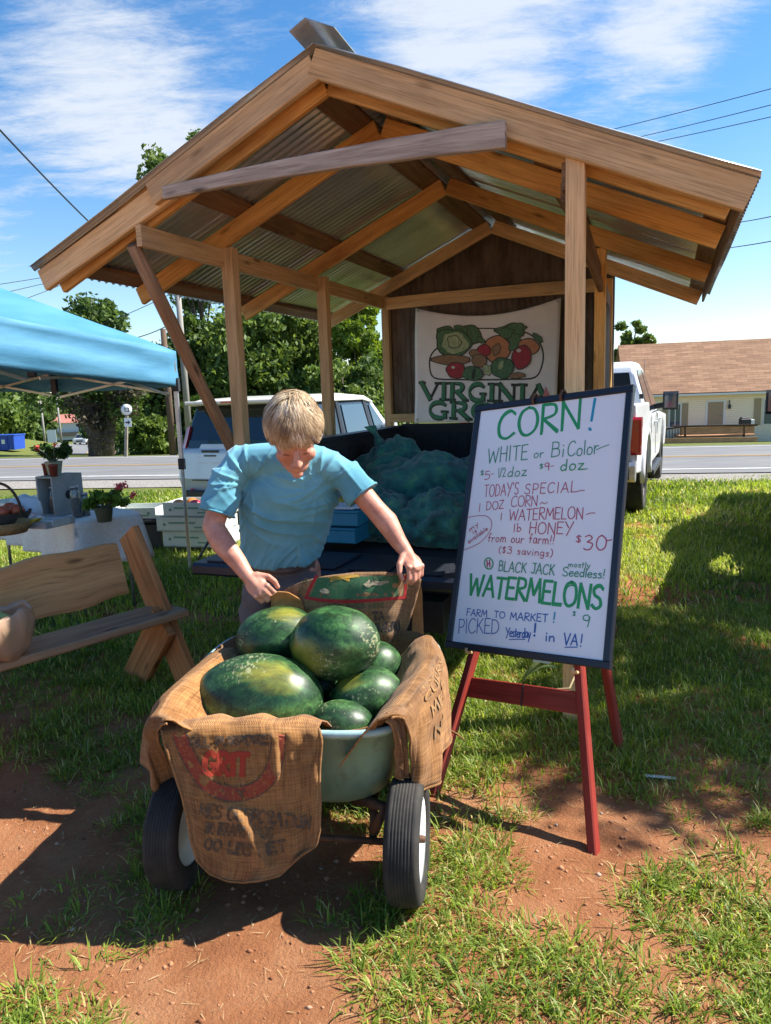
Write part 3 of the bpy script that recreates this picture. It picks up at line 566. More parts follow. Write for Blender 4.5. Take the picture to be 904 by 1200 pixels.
wire('thin cable rising from the canopy roof to the grey utility pole', *ext((118, 376), (228, 330), 36, 34, .5, 0), .2, .016)
wire('looped dark cable drooping between canopy roof and grey utility pole', *ext((150, 388), (228, 362), 36, 34, .5, 0), .45, .022)
for k, (a, c) in enumerate((((700, 152), (904, 99)), ((730, 161), (904, 118)), ((745, 167), (904, 132)), ((862, 257), (904, 249)), ((850, 287), (904, 278)))):
    wire(['topmost of three thin cables in the sky right of the roof', 'middle of three thin cables in the sky right of the roof', 'lowest of three thin cables in the sky right of the roof', 'upper of two dark cables beside the right eave', 'lower of two dark cables beside the right eave'][k], *ext(a, c, 26, 20, 1.2, 1.), .12, .011 if k < 3 else .014)
# route marker
p = atg(147, 536); t = thing('route_sign', 'white route marker with arrow plate on a wooden post across the road', 'road sign', p); d_ = p[1]; k = d_/FPX
z0 = aty(150, 495, d_)[2]; zc = aty(150, 480, d_)[2]; px_ = aty(150, 485, d_)[0]
m = MB(); m.beam(p-[0, 0, .2], (px_, d_, aty(150, 474, d_)[2]), .1, .1); m.build('post', M('sign_post_wood', (.30, .26, .20), (.22, .18, .13), 8), t)
m = MB(); m.lathe([(0, 0), (7.2*k, 0), (7.2*k, .01), (0, .01)], (px_, d_-.08, zc), (0, -1, 0), 24); m.build('route_plate', m_signk, t)
m = MB(); m.lathe([(0, 0), (6.3*k, 0), (6.3*k, .01), (0, .01)], (px_, d_-.094, zc), (0, -1, 0), 24); pl = m.build('route_shield', m_sign, t)
m = MB(); m.box((px_-1.6*k, d_-.108, zc), (1.*k, .004, 5*k)); m.box((px_+1.5*k, d_-.108, zc+1.8*k), (3*k, .004, 1.*k)); m.box((px_+1.5*k, d_-.108, zc-2.*k), (3*k, .004, 1.*k)); m.box((px_+2.7*k, d_-.1085, zc), (.9*k, .004, 4.6*k)); m.build('route_number', m_signk, pl)
m = MB(); m.box((px_, d_-.08, z0), (8*k, .012, 10*k)); ap = m.build('arrow_plate', m_sign, t)
m = MB(); m.box((px_-1*k, d_-.094, z0), (3*k, .006, 1.6*k)); m.prism([(px_+.5*k, d_-.091, z0+2.4*k), (px_+.5*k, d_-.091, z0-2.4*k), (px_+3*k, d_-.091, z0)], (0, -.006, 0)); m.build('arrow', m_signk, ap)
# small white sign by the side road
p = atg(63, 527); t = thing('roadside_sign', 'small white roadside sign at the foot of the grassy bank', 'road sign', p); m = MB(); m.beam(p-[0, 0, .1], p+[0, 0, 1.2], .07, .07); m.build('post', m_poleg, t)
m = MB(); m.box(p+[0, -.06, 1.2], (.8, .02, 1.15)); m.build('sign_panel', m_sign, t)
# orange warning sign
p = atg(110, 512); p = p*.92+np.array([0, 0, CAMH])*.08; p[2] = terrain(p[0], p[1]); t = thing('warning_sign', 'orange diamond warning sign beside the far red vehicle', 'road sign', p); zc = aty(109, 503.5, p[1])[2]; s_ = .95
m = MB(); m.beam(p, (p[0], p[1], zc), .08, .08); m.build('post', m_poleg, t); m = MB(); m.prism([(p[0]-s_, p[1]-.06, zc), (p[0], p[1]-.06, zc-s_), (p[0]+s_, p[1]-.06, zc), (p[0], p[1]-.06, zc+s_)], (0, -.02, 0)); m.build('sign_panel', M('orange_sign', (.75, .22, .02), rough=.5), t)
# blue dumpster
p = atg(4, 529); t = thing('dumpster', 'blue steel dumpster cut by the left picture edge across the road', 'dumpster', p); k = p[1]/FPX
m_blue = M('blue_enamel', (.012, .07, .42), (.010, .055, .33), 4, .45)
m = MB(); w_, h_ = 34*k, 18*k; m.prism([p+(-w_*.62, 0, .1), p+(w_*.40, 0, .1), p+(w_*.43, 0, h_), p+(-w_*.62, 0, h_)], (0, 1.7, 0)); m.build('container', m_blue, t)
m = MB(); m.box(p+(-w_*.1, .85, h_+.03), (w_*1.1, 1.85, .07)); [m.box(p+(x_*k, -.03, h_*.5), (.07, .06, h_*.85)) for x_ in (-14, -4, 6, 13.6)]; m.build('ribs_and_rim', m_blue, t)
m = MB(); m.box(p+(1.5*k, -.02, h_*.62), (4*k, .03, 5*k)); m.build('notice', m_sign, t)
# far vehicles on the side road
def far_car(label, px, py, body, name):
    p = atg(px, py); t = thing(name, label, 'car', p, R_(8)); m = MB(); m.prism([(-.9, 0, .35), (.9, 0, .35), (.93, 0, .75), (.88, 0, .98), (-.88, 0, .98), (-.93, 0, .75)], (0, 4.3, 0)); bevel(m.build('body', body, t, False), .12, 2)
    m = MB(); m.add([(-.84, .9, .98), (.84, .9, .98), (.84, 3.6, .98), (-.84, 3.6, .98), (-.64, 1.5, 1.55), (.64, 1.5, 1.55), (.64, 3.1, 1.55), (-.64, 3.1, 1.55)], [(0, 1, 5, 4), (1, 2, 6, 5), (2, 3, 7, 6), (3, 0, 4, 7), (4, 5, 6, 7)]); bevel(m.build('roof', body, t, False), .05)
    m = MB(); m.add([(-.74, .93, 1.03), (.74, .93, 1.03), (.58, 1.42, 1.5), (-.58, 1.42, 1.5)], [(0, 1, 2, 3)]); solid(m.build('windscreen', m_glass, t, False), .02)
    for sx in (-1, 1):
        m = MB(); m.box((sx*.68, -.01, .72), (.3, .04, .16)); m.build('headlight', m_sign, t, False)
        for yy in (.8, 3.5): m = MB(); m.lathe([(0, -.1), (.33, -.1), (.33, .1), (0, .1)], (sx*.82, yy, .33), (1, 0, 0), 14); m.build('wheel', m_rubber, t, False)
    m = MB(); m.box((0, -.012, .6), (.9, .03, .16)); m.build('grille', m_black, t, False); return t
far_car('silver white car coming along the side road', 93.5, 522, M('silver_car_paint', (.55, .57, .58), rough=.3, metal=.3), 'oncoming_car')
far_car('dark red car following the silver one, beside the orange sign', 108.5, 517.5, M('dark_red_car_paint', (.16, .015, .02), rough=.3), 'oncoming_car')
# red roofed building
D = 128; t = thing('red_roofed_building', 'long white building with a faded red roof far down the side road', 'building', (*gp(88, D)[:2], terrain(*gp(88, D)[:2])))
fz = lambda px, py: aty(px, py, D); a0, a1 = fz(63, 508), fz(103, 507); top = fz(63, 496)[2]; rtop = fz(70, 491.5)[2]; m_wallw = M('white_siding_far', (.62, .63, .64), (.54, .55, .57), 3)
zb = a0[2]-1.2; m = MB(); m.prism([(a0[0], D, zb), (a1[0], D, zb), (a1[0], D, top), (a0[0], D, top)], (0, 9, 0)); m.build('wall', m_wallw, t)
m = MB(); m.prism([(a1[0]+.01, D+.01, zb), (a1[0]+2.6, D-.4, zb), (a1[0]+2.6, D-.4, top-.3), (a1[0]+1.3, D-.2, rtop+1.), (a1[0]+.01, D+.01, top)], (0, 6, 0)); m.build('gable', m_wallw, t)
m = MB(); m.prism([(a0[0]-.5, D-.4, top), (a0[0]-.5, D+4.5, rtop+.8), (a0[0]-.5, D+9.4, top)], (a1[0]-a0[0]+.9, 0, 0)); m.build('roof', M('faded_red_roof', (.36, .12, .085), (.44, .19, .14), 2), t)
m = MB(); m.box(((a0[0]+a1[0])/2, D-.5, (zb+top)/2-.5), (a1[0]-a0[0], .08, .7)); m.build('porch_rail', M('far_porch_wood', (.22, .16, .12)), t)

# ------------------------------------------------------------------ house on the right
HD = 60.; hU = nrm((RU[0], RU[1], 0)); hN = V3(RN[0], RN[1], 0); hP = aty(840, 500, HD)
def onhouse(px, py, off=0.): 
    w = ray(px, py); o = hP+hN*off; k = np.dot(o-[0, 0, CAMH], hN)/np.dot(w, hN); return w*k+np.array([0, 0, CAMH])
t = thing('tan_house', 'cream sided single storey house with a broad brown shingle roof across the road', 'house', hP*[1, 1, 0]+[0, 0, -3.6])
m_siding, nt, b = newmat('cream_siding'); b.inputs['Roughness'].default_value = .6; v = coords(nt, 'Object'); se = N(nt, 'ShaderNodeSeparateXYZ'); L(nt, v, se.inputs[0]); fr = N(nt, 'ShaderNodeMath', operation='MULTIPLY', i={1: 6.2}); L(nt, se.outputs['Z'], fr.inputs[0]); f2 = N(nt, 'ShaderNodeMath', operation='FRACT'); L(nt, fr.outputs[0], f2.inputs[0])
L(nt, ramp(nt, f2.outputs[0], [(0., (.50, .42, .30)), (.12, (.88, .75, .56)), (1., (.92, .79, .60))]), b.inputs['Base Color']); bump(nt, b, f2.outputs[0], .6, .03)
m_shing, nt, b = newmat('brown_shingles'); b.inputs['Roughness'].default_value = .9; v = coords(nt, 'UV', (1, 1, 1)); bt = N(nt, 'ShaderNodeTexBrick', i={'Scale': 1., 'Brick Width': .9, 'Row Height': .28, 'Mortar Size': .012, 'Color1': (.29, .155, .088, 1), 'Color2': (.41, .23, .135, 1), 'Mortar': (.15, .08, .05, 1), 'Bias': -.1}); L(nt, v, bt.inputs['Vector'])
ns = N(nt, 'ShaderNodeTexNoise', i={'Scale': 2.5, 'Detail': 6}); L(nt, coords(nt, 'UV', (.25, 1.6, 1)), ns.inputs['Vector']); mm = N(nt, 'ShaderNodeMixRGB', blend_type='MULTIPLY', i={0: .75}); L(nt, bt.outputs[0], mm.inputs[1]); L(nt, ramp(nt, ns.outputs[0], [(.3, (.7, .66, .62)), (.65, (1.15, 1.12, 1.1))]), mm.inputs[2]); L(nt, mm.outputs[0], b.inputs['Base Color'])
m_trim = M('white_trim', (.72, .72, .70), rough=.5); m_tan = M('tan_shutter', (.36, .27, .16), (.32, .24, .145), 8, .6)
xl = onhouse(735, 505); xr = onhouse(1010, 505); zt = onhouse(830, 460.5)[2]; zb = -3.9; ln = np.dot(xr-xl, hU)
m = MB(); m.prism([V3(xl[0], xl[1], zb), xl*[1, 1, 0]+hU*ln+[0, 0, zb], xl*[1, 1, 0]+hU*ln+[0, 0, zt], V3(xl[0], xl[1], zt)], hN*8.5); m.build('wall', m_siding, t)
e0 = V3(xl[0], xl[1], zt)-hN*.55-hU*.4; e1 = e0+hU*(ln+.8); r0 = onhouse(735, 406.5, 4.2); r1 = e0*[1, 1, 0]+hN*4.8; r1[2] = aty(820, 400, r1[1]+4)[2]; zr = onhouse(820, 401, 4.3)[2]
rA = V3(*(e0+hN*4.85)[:2], zr); rB = rA+hU*(ln+.8); bA = e0+hN*9.6; bB = e1+hN*9.6; rise = np.linalg.norm(rA-e0)
m = MB()
for (p0, p1, p2, p3) in ((e0, e1, rB, rA), (bB, bA, rA, rB)): m.add([p0, p1, p2, p3], [(0, 1, 2, 3)], 0, [[(0, 0), (ln, 0), (ln, rise), (0, rise)]])
rf = m.build('roof', m_shing, t); solid(rf, .14)
m = MB(); m.prism([xl*[1, 1, 0]+[0, 0, zt], rA+hN*.0+hU*.42-[0, 0, .2], xl*[1, 1, 0]+hN*8.5+[0, 0, zt]], hU*.1); m.build('gable', m_siding, t)
m = MB(); m.beam(e0-[0, 0, .10], e1-[0, 0, .10], .14, .17); m.build('gutter', m_trim, t)
def hquad(name, x0, y0, x1, y1, off, mat, thick=.04, parent=None):
    p0, p1 = onhouse(x0, y1), onhouse(x1, y1); zt_ = onhouse((x0+x1)/2, y0)[2]; zb_ = onhouse((x0+x1)/2, y1)[2]; m = MB(); q = [V3(*p0[:2], zb_), V3(*p1[:2], zb_), V3(*p1[:2], zt_), V3(*p0[:2], zt_)]
    m.prism([p-hN*off for p in q], -hN*thick); return m.build(name, mat, parent or t)
dr = hquad('door', 829, 471, 847, 497.5, .03, m_tan, .05); hquad('door_frame', 826.5, 469, 849.5, 498, .005, m_trim, .04, dr)
for x0, x1 in ((843.2, 841.5),): m = MB(); kp = onhouse(844.8, 486); m.ell(kp-hN*.12, (.06, .06, .06), None, 10, 6); m.build('door_knob', m_steel, dr)
for (x0, x1, ya, yb) in ((785, 796.5, 474, 500), (895, 950, 467.5, 496)):
    w_ = hquad('window', x0-1.5, ya-1.5, x1+1.5, yb+1.5, .01, m_trim, .06); hquad('pane', x0, ya, x1, yb, .075, m_glassb, .02, w_)
    xm = (x0+x1)/2 if x1-x0 < 20 else x0+27; hquad('sash_bar', xm-.5, ya, xm+.5, yb, .1, m_trim, .03, w_)
for (x0, x1, ya, yb) in ((799, 806, 472.5, 498.5), (883, 891, 467, 498), (776, 782, 474, 500)): hquad('shutter', x0, ya, x1, yb, .01, m_tan, .06)
lp = hquad('wall_lantern', 853, 474, 856, 479, .1, m_blackm, .12); hquad('bracket', 854, 469, 855, 474, .06, m_blackm, .08, lp)
# wooden deck and ramp in front of it
def deckp(px, py, off): return onhouse(px, py, off)
t = thing('wooden_deck', 'low brown wooden deck with ramp boards and a railing in front of the cream house', 'deck', deckp(830, 520, -3)*[1, 1, 0]+[0, 0, -3.6])
m_deck = wood('deck_boards', (.60, .34, .19), (.42, .22, .115), (.36, .2, .11), gs=6.); m_deckd = wood('dark_deck_wood', (.12, .075, .05), (.06, .04, .028)); Off = -3.2
def hbeam(name, x0, y0, x1, y1, hpx, off, mat, dep=.12):
    p0, p1 = deckp(x0, y0, off), deckp(x1, y1, off); h = hpx/FPX*55; m = MB(); m.beam(p0, p1, dep, h); return m.build(name, mat, t)
hbeam('fascia_board', 735, 518.5, 888, 516.5, 9, Off-.6, m_deck); hbeam('fascia_board', 797, 505.5, 884, 503.5, 9, Off, m_deck); hbeam('top_rail', 790, 500, 888, 498, 2.2, Off-.1, m_deckd); hbeam('handrail', 752, 507, 800, 500, 2, Off-.3, m_deckd)
m = MB(); d0, d1 = deckp(797, 511.5, Off+.1), deckp(886, 509.5, Off+.1); m.beam((d0+(hN*1.45)), (d1+(hN*1.45)), 2.9, .10); m.build('deck_floor', m_deck, t)
for k in range(14):
    px = 754+k*3.4; p0 = deckp(px, 518, Off-.3); p1 = deckp(px, 506.5-.11*(px-754), Off-.3); m = MB(); m.beam(p0, p1, .05, .05, up=(0, 1, 0)); m.build('baluster', m_deckd, t)
for px in (803, 872): m = MB(); p0 = deckp(px, 521, Off); p1 = deckp(px, 499, Off); m.beam(p0, p1, .14, .14, up=(0, 1, 0)); m.build('deck_post', m_deckd, t)
p = deckp(873, 497.5, Off+.6); t2 = thing('grill', 'small dark kettle grill standing on the wooden deck', 'grill', p); m = MB(); m.box(p+[0, 0, .25], (.75, .5, .45), ch=.05); m.build('grill_body', m_black, t2); m = MB(); m.box(p+[.52, 0, .2], (.28, .45, .35), ch=.02); m.build('side_shelf', m_sign, t2); m = MB(); m.box(p+[0, 0, .52], (.62, .4, .14), ch=.05); m.build('lid', m_black, t2)

# ------------------------------------------------------------------ hand lettering: one polyline per pen stroke, cap height 1
GL = {
'A': (.75, '0,0 .37,1 .75,0|.14,.36 .6,.36'), 'B': (.6, '.05,0 .05,1|~.05,1 .45,.95 .45,.6 .05,.54 .5,.5 .55,.1 .05,0'), 'C': (.7, '~.66,.85 .45,1 .15,.85 .02,.5 .1,.12 .4,0 .68,.16'),
'D': (.7, '.05,0 .05,1|~.02,1 .45,.93 .68,.55 .5,.12 .02,0'), 'E': (.58, '.05,0 .05,1|.05,1 .56,1|.05,.53 .48,.53|.05,0 .58,0'), 'F': (.55, '.05,0 .05,1|.05,1 .55,1|.05,.53 .45,.53'),
'G': (.72, '~.66,.85 .42,1 .14,.84 .02,.48 .12,.12 .42,0 .66,.16|.66,.16 .68,.44 .42,.44'), 'H': (.66, '.05,0 .05,1|.62,0 .62,1|.05,.52 .62,.52'), 'I': (.22, '.1,0 .1,1'), 'J': (.5, '~.42,1 .42,.3 .3,.02 .02,.15|.12,1 .6,1'),
'K': (.62, '.05,0 .05,1|.58,1 .06,.42|.2,.56 .62,0'), 'L': (.55, '.05,1 .05,0 .56,0'), 'M': (.86, '0,0 .12,1 .43,.3 .74,1 .86,0'), 'N': (.7, '.05,0 .05,1 .66,0 .66,1'), 'O': (.78, '~.4,1 .12,.86 .02,.48 .16,.1 .42,0 .7,.18 .76,.56 .62,.9 .38,1'),
'P': (.58, '.05,0 .05,1|~.05,1 .5,.95 .55,.65 .4,.45 .05,.43'), 'R': (.64, '.05,0 .05,1|~.05,1 .5,.94 .52,.62 .06,.5|.1,.5 .64,0'), 'S': (.6, '~.56,.86 .36,1 .08,.86 .14,.58 .46,.42 .54,.14 .28,0 .02,.14'), 'T': (.64, '.32,0 .32,1|0,1 .66,1'),
'U': (.7, '~.05,1 .05,.3 .2,.02 .5,.02 .64,.3 .64,1'), 'V': (.7, '0,1 .34,0 .7,1'), 'W': (1.0, '0,1 .22,0 .5,.8 .76,0 1.0,1'), 'X': (.65, '0,0 .65,1|0,1 .65,0'), 'Y': (.7, '0,1 .34,.5|.72,1 .2,-.15'), 'Z': (.6, '.02,1 .6,1 0,0 .62,0'),
'a': (.5, '~.44,.5 .2,.58 .04,.3 .14,.03 .34,.1 .44,.5|.44,.55 .46,.06 .54,.02'), 'b': (.46, '.05,1 .05,0|~.05,.35 .25,.5 .42,.3 .3,.04 .05,.05'), 'd': (.5, '.46,1 .44,0|~.44,.4 .22,.52 .03,.25 .18,0 .44,.15'), 'e': (.46, '~.04,.3 .42,.34 .34,.56 .12,.5 .03,.24 .18,0 .46,.1'),
'f': (.36, '~.4,.95 .22,1 .15,.7 .14,0|0,.52 .34,.52'), 'g': (.5, '~.44,.5 .2,.58 .04,.3 .16,.04 .42,.2|~.44,.55 .44,-.1 .3,-.34 .04,-.22'), 'i': (.16, '.08,0 .08,.5|.08,.72 .09,.78'), 'l': (.16, '.08,0 .08,1'), 'm': (.78, '~.04,0 .06,.52|~.06,.35 .22,.54 .34,.4 .36,0|~.36,.35 .54,.54 .68,.4 .72,0'),
'n': (.48, '.05,0 .05,.54|~.05,.35 .26,.55 .42,.38 .43,0'), 'o': (.5, '~.25,.55 .06,.4 .06,.1 .26,0 .44,.14 .44,.42 .25,.55'), 'r': (.4, '.06,0 .06,.54|~.06,.3 .2,.5 .4,.5'), 's': (.4, '~.36,.48 .2,.56 .06,.44 .3,.26 .32,.06 .04,.03'), 't': (.34, '.16,.9 .16,0|0,.6 .34,.6'), 'u': (.5, '~.05,.54 .06,.1 .24,0 .42,.2 .44,.54|.44,.54 .46,0'),
'v': (.44, '0,.54 .2,0 .44,.54'), 'y': (.46, '.02,.55 .22,.06|.46,.55 .1,-.38'), 'z': (.42, '.03,.52 .4,.52 .02,0 .44,0'),
'0': (.62, '~.32,1 .08,.8 .04,.3 .26,0 .54,.18 .58,.7 .32,1'), '1': (.2, '.1,0 .1,1'), '2': (.5, '~.04,.8 .24,1 .46,.78 .3,.4 .02,.02|.02,.02 .5,.02'), '3': (.56, '~.06,.9 .32,1 .5,.8 .2,.54|~.2,.54 .54,.42 .46,.08 .2,0 .02,.1'), '5': (.5, '.44,1 .1,1 .08,.6|~.08,.6 .4,.6 .46,.2 .24,0 .02,.08'), '9': (.5, '~.44,.75 .3,.98 .06,.86 .1,.56 .34,.52 .44,.75|.45,.85 .4,0'),
'$': (.5, '~.44,.8 .24,.92 .06,.74 .42,.32 .3,.1 .04,.18|.25,1.05 .25,0'), '!': (.2, '.12,1 .08,.3|.06,.05 .08,0'), '~': (.5, '~.0,.48 .14,.58 .3,.46 .48,.56'), '-': (.5, '.05,.5 .48,.54'), "'": (.14, '.08,1 .05,.82'), '(': (.26, '~.24,1.05 .06,.7 .06,.2 .24,-.12'), ')': (.26, '~.03,1.05 .2,.7 .2,.2 .03,-.12'), '/': (.4, '0,0 .4,1'), ' ': (.38, ''), '.': (.14, '.05,.04 .07,0')}
def smoothline(P, n=5):
    P = [np.array(p) for p in P]; out = []
    for i in range(len(P)-1):
        p0, p1, p2, p3 = P[max(0, i-1)], P[i], P[i+1], P[min(len(P)-1, i+2)]
        for k in range(n):
            t = k/n; out.append(.5*((2*p1)+(p2-p0)*t+(2*p0-5*p1+4*p2-p3)*t*t+(3*p1-p0-3*p2+p3)*t**3))
    return out+[P[-1]]
def strokes(text, gap=.16, jit=.02, widths=None):
    x = 0.; out = []
    for ch in text:
        if ch not in GL: ch = ch.upper() if ch.upper() in GL else ' '
        w, d = GL[ch]; dy = random.uniform(-jit, jit); sc = 1+random.uniform(-jit, jit)*1.5
        for st in d.split('|'):
            if not st: continue
            sm = st[0] == '~'; P = [tuple(map(float, q.split(','))) for q in st.lstrip('~').split()]
            P0 = P; P = [(x+a+random.uniform(-jit, jit)*.4, (b+dy)*sc) for a, b in P]; out += [smoothline(P)] if sm and len(P) > 2 else [[np.array(P[i]), np.array(P[i+1])] for i in range(len(P)-1)]
        x += w+gap
    return out, x-gap
def write(m, text, p0, p1, h, width, f, nv, off=.0006, mat=0, gap=.16, jit=.02, doff=.00002, slant=0., thick=None):
    # baseline p0 -> p1 and cap height h in the surface's own 2-D units; f maps them to 3-D
    st, W_ = strokes(text, gap, jit); p0 = np.array(p0, float); d = (np.array(p1, float)-p0)/W_; e = nrm([-d[1], d[0]])*h
    for k, s in enumerate(st):
        pts = [p0+d*(q[0]+slant*q[1])+e*q[1] for q in s]; ww = width
        if thick is not None:
            dd = nrm(np.subtract(s[-1], s[0])); ww = width*(thick if abs(dd[1]) > .5 and not (dd[0]*dd[1] > .1) else 1.)
        if len(pts) == 2 and np.linalg.norm(pts[1]-pts[0]) > width*3: pts = [pts[0]+(pts[1]-pts[0])*t for t in np.linspace(0, 1, 7)]
        m.ribbon(pts, ww, nv, mat, off+doff*k, f)

# ------------------------------------------------------------------ the open sided timber shed
TH = R_(21.7); sa = V3(math.sin(TH), math.cos(TH), 0); sb = V3(math.cos(TH), -math.sin(TH), 0); SO = V3(-.28, 4.37, 0)
KS = 0.85; EYE = V3(0, 0, CAMH)
tsp = lambda s, t, z: SO+sb*s+sa*t+V3(0, 0, z)          # trailer frame
sp = lambda s, t, z: EYE+(tsp(s, t, z)-EYE)*KS if z > 0 else (EYE+(tsp(s, t, 0)-EYE)*KS)*[1, 1, 0]-[0, 0, .1]
rz = lambda s: 3.50-.435*abs(s)
shed = thing('shed', 'open sided timber shed with a corrugated metal gable roof over the produce stand', 'shed', sp(0, 0, 0)*[1, 1, 0])
def sbeam(name, a, c, w, h, mat, up=(0, 0, 1), **k):
    m = MB(); m.beam(sp(*a), sp(*c), w*KS*1.0, h*KS*.98, up=up, ch=k.pop('ch', .004), **k); return m.build(name, mat, shed)
m_tin, nt, b = newmat('old_corrugated_tin'); b.inputs['Metallic'].default_value = .8
v = coords(nt, 'UV', (1, 1, 1)); n1 = N(nt, 'ShaderNodeTexNoise', i={'Scale': 1.6, 'Detail': 6, 'Roughness': .7}); L(nt, coords(nt, 'UV', (1.2, .5, 1)), n1.inputs['Vector'])
L(nt, ramp(nt, n1.outputs[0], [(.3, (.50, .53, .54)), (.55, (.70, .73, .74)), (.75, (.56, .56, .53))]), b.inputs['Base Color']); rr = N(nt, 'ShaderNodeMapRange', i={1: .3, 2: .7, 3: .24, 4: .46}); L(nt, n1.outputs[0], rr.inputs[0]); L(nt, rr.outputs[0], b.inputs['Roughness'])
m_tinrust, nt, b = newmat('rusty_corrugated_tin'); b.inputs['Metallic'].default_value = .3; b.inputs['Roughness'].default_value = .7
n1 = N(nt, 'ShaderNodeTexNoise', i={'Scale': 3., 'Detail': 7, 'Roughness': .75}); L(nt, coords(nt, 'UV', (2.2, .6, 1)), n1.inputs['Vector']); L(nt, ramp(nt, n1.outputs[0], [(.32, (.075, .055, .042)), (.5, (.15, .12, .095)), (.7, (.21, .175, .14))]), b.inputs['Base Color'])
for sg in (-1, 1):
    P = []; T = np.linspace(-.07, 4.62, 420); amp = .015
    for s in (.0, .5, 1.0, 1.5, 2.0, 2.24): P.append([sp(sg*s, t, rz(s)+.012+amp*math.sin(2*math.pi*t/.0762)+.006*math.sin(t*2.1+s*3)) for t in T])
    m = MB(); m.grid(P, uvscale=(4.7, 2.3)); solid(m.build('roof_sheet', m_tin, shed), .002)
    for s, w_ in ((2.10, .14), (1.12, .17), (.14, .17)):
        for (t0, t1) in ((-.0, 2.3), (2.3, 4.45)):
            sbeam('purlin', (sg*s, t0, rz(s)-.022), (sg*s, t1, rz(s)-.022), w_, .038, m_old, up=(-sb*-sg*.40+V3(0, 0, .92)) if False else nrm(V3(0, 0, .917)+sb*sg*.399))
    for t, mt in ((.10, m_orange), (.92, m_orange), (2.45, m_orange), (4.20, m_fresh)):
        sbeam('rafter', (sg*.02, t, rz(0)-.125), (sg*2.13, t, rz(2.13)-.125), .042, .14, mt, up=nrm(V3(0, 0, 1)))
    if sg < 0:
        sbeam('barge_board', (-.02, -.02, rz(0)-.085), (-1.20, -.02, rz(1.2)-.085), .045, .145, m_fresh); sbeam('barge_board', (-1.08, .026, rz(1.08)-.10), (-2.2, .015, rz(2.2)-.08), .05, .15, m_fresh, ch=.006)
    else: sbeam('barge_board', (-.03, -.022, rz(0)-.06), (2.2, -.022, rz(2.2)-.085), .045, .15, m_fresh, seg=6)
    sbeam('fascia_strip', (sg*2.17, -.04, rz(2.17)-.07), (sg*2.17, 4.5, rz(2.17)-.07), .022, .09, m_old) if sg > 0 else None
    for s0, s1 in ((.05, .32), (.9, 1.5)): sbeam('trim_block', (sg*s0, .03, rz(s0)+.0), (sg*s1, .03, rz(s1)+.0), .03, .03, m_fresh)
P = [[sp(s, t, 3.555+.0*t-abs(s)*(.40)+max(0, (.3-t)/.45)*.055*(1-abs(s)*1.2)+.015*math.sin(t*1.7)) for t in (-.16, .1, .4, .8, 1.6, 2.4, 3.2, 4.0, 4.62)] for s in (-.10, -.06, -.012, 0, .012, .09, .17)]
m = MB(); m.grid(P, uvscale=(4.7, .4), smooth=False); solid(m.build('ridge_cap', m_tin, shed), .003)
sbeam('tie_beam', (-1.07, -.065, 2.875), (1.06, -.065, 2.885), .045, .075, m_grey, bow=(0, 0, .02), seg=10, h1=.11, jit=.002)
o = sbeam('tie_beam', (-.75, -.067, 2.868), (1.02, -.067, 2.875), .036, .115, m_grey, bow=(0, 0, .012), seg=10, h1=.10) if False else None
sbeam('wall_plate', (-1.33, -.02, 2.665), (-1.33, 4.30, 2.675), .042, .14, m_fresh); sbeam('wall_plate', (1.345, .05, 2.68), (1.245, 4.3, 2.46), .042, .14, m_old)
for s, t, z0, mt, w_ in ((-1.285, .95, 2.74, m_fresh, .10), (-1.285, 2.55, 2.74, m_fresh, .10), (-1.30, 4.26, 2.74, m_fresh, .09)): sbeam('post', (s, t, -.1), (s, t, z0), w_, w_*.95, mt, up=sa)
sbeam('post', (1.40, .03, -.1), (1.40, .03, 2.80), .095, .095, m_fresh, up=sa); sbeam('post', (1.30, 2.62, -.1), (1.30, 2.62, 2.75), .09, .09, m_orange, up=sa); sbeam('post', (1.24, 4.22, -.1), (1.24, 4.22, 2.72), .09, .09, m_orange, up=sa)
m = MB(); m.tube([sp(-1.40, 0.0, 2.62), sp(-1.405, .32, 2.17), sp(-1.39, .62, 1.70), sp(-1.385, .88, 1.33), sp(-1.38, 1.35, .65), sp(-1.38, 1.75, -.03)], [.038, .043, .038, .043, .044, .046], 10); m.build('round_brace', m_round, shed)
sbeam('brace', (1.33, .12, 2.62), (1.30, 3.15, 2.40), .04, .10, m_old)
sbeam('header', (-1.27, 4.22, 2.655), (1.22, 4.22, 2.665), .042, .14, m_fresh, seg=8, bow=(0, 0, .01)); sbeam('bottom_rail', (-1.27, 4.22, 1.315), (1.22, 4.22, 1.315), .042, .10, m_fresh)
ss = np.linspace(-1.34, 1.30, 300); P = [[sp(s, 4.31+.008*math.sin(2*math.pi*s/.0677), 1.26+(rz(s)-.10-1.26)*k) for s in ss] for k in np.linspace(0, 1, 8)]
m = MB(); m.grid(P, uvscale=(2.6, 2.0)); solid(m.build('back_wall', m_tinrust, shed), .002)
ss = np.linspace(.05, 4.2, 260); P = [[sp(1.36-.024*t, t, 1.30+(2.42-1.30)*k)+sb*.008*math.sin(2*math.pi*t/.0677) for t in np.linspace(2.6, 4.3, 160)] for k in np.linspace(0, 1, 6)]
m = MB(); m.grid(P, uvscale=(1.7, 1.1)); solid(m.build('side_wall', m_tinrust, shed), .002)

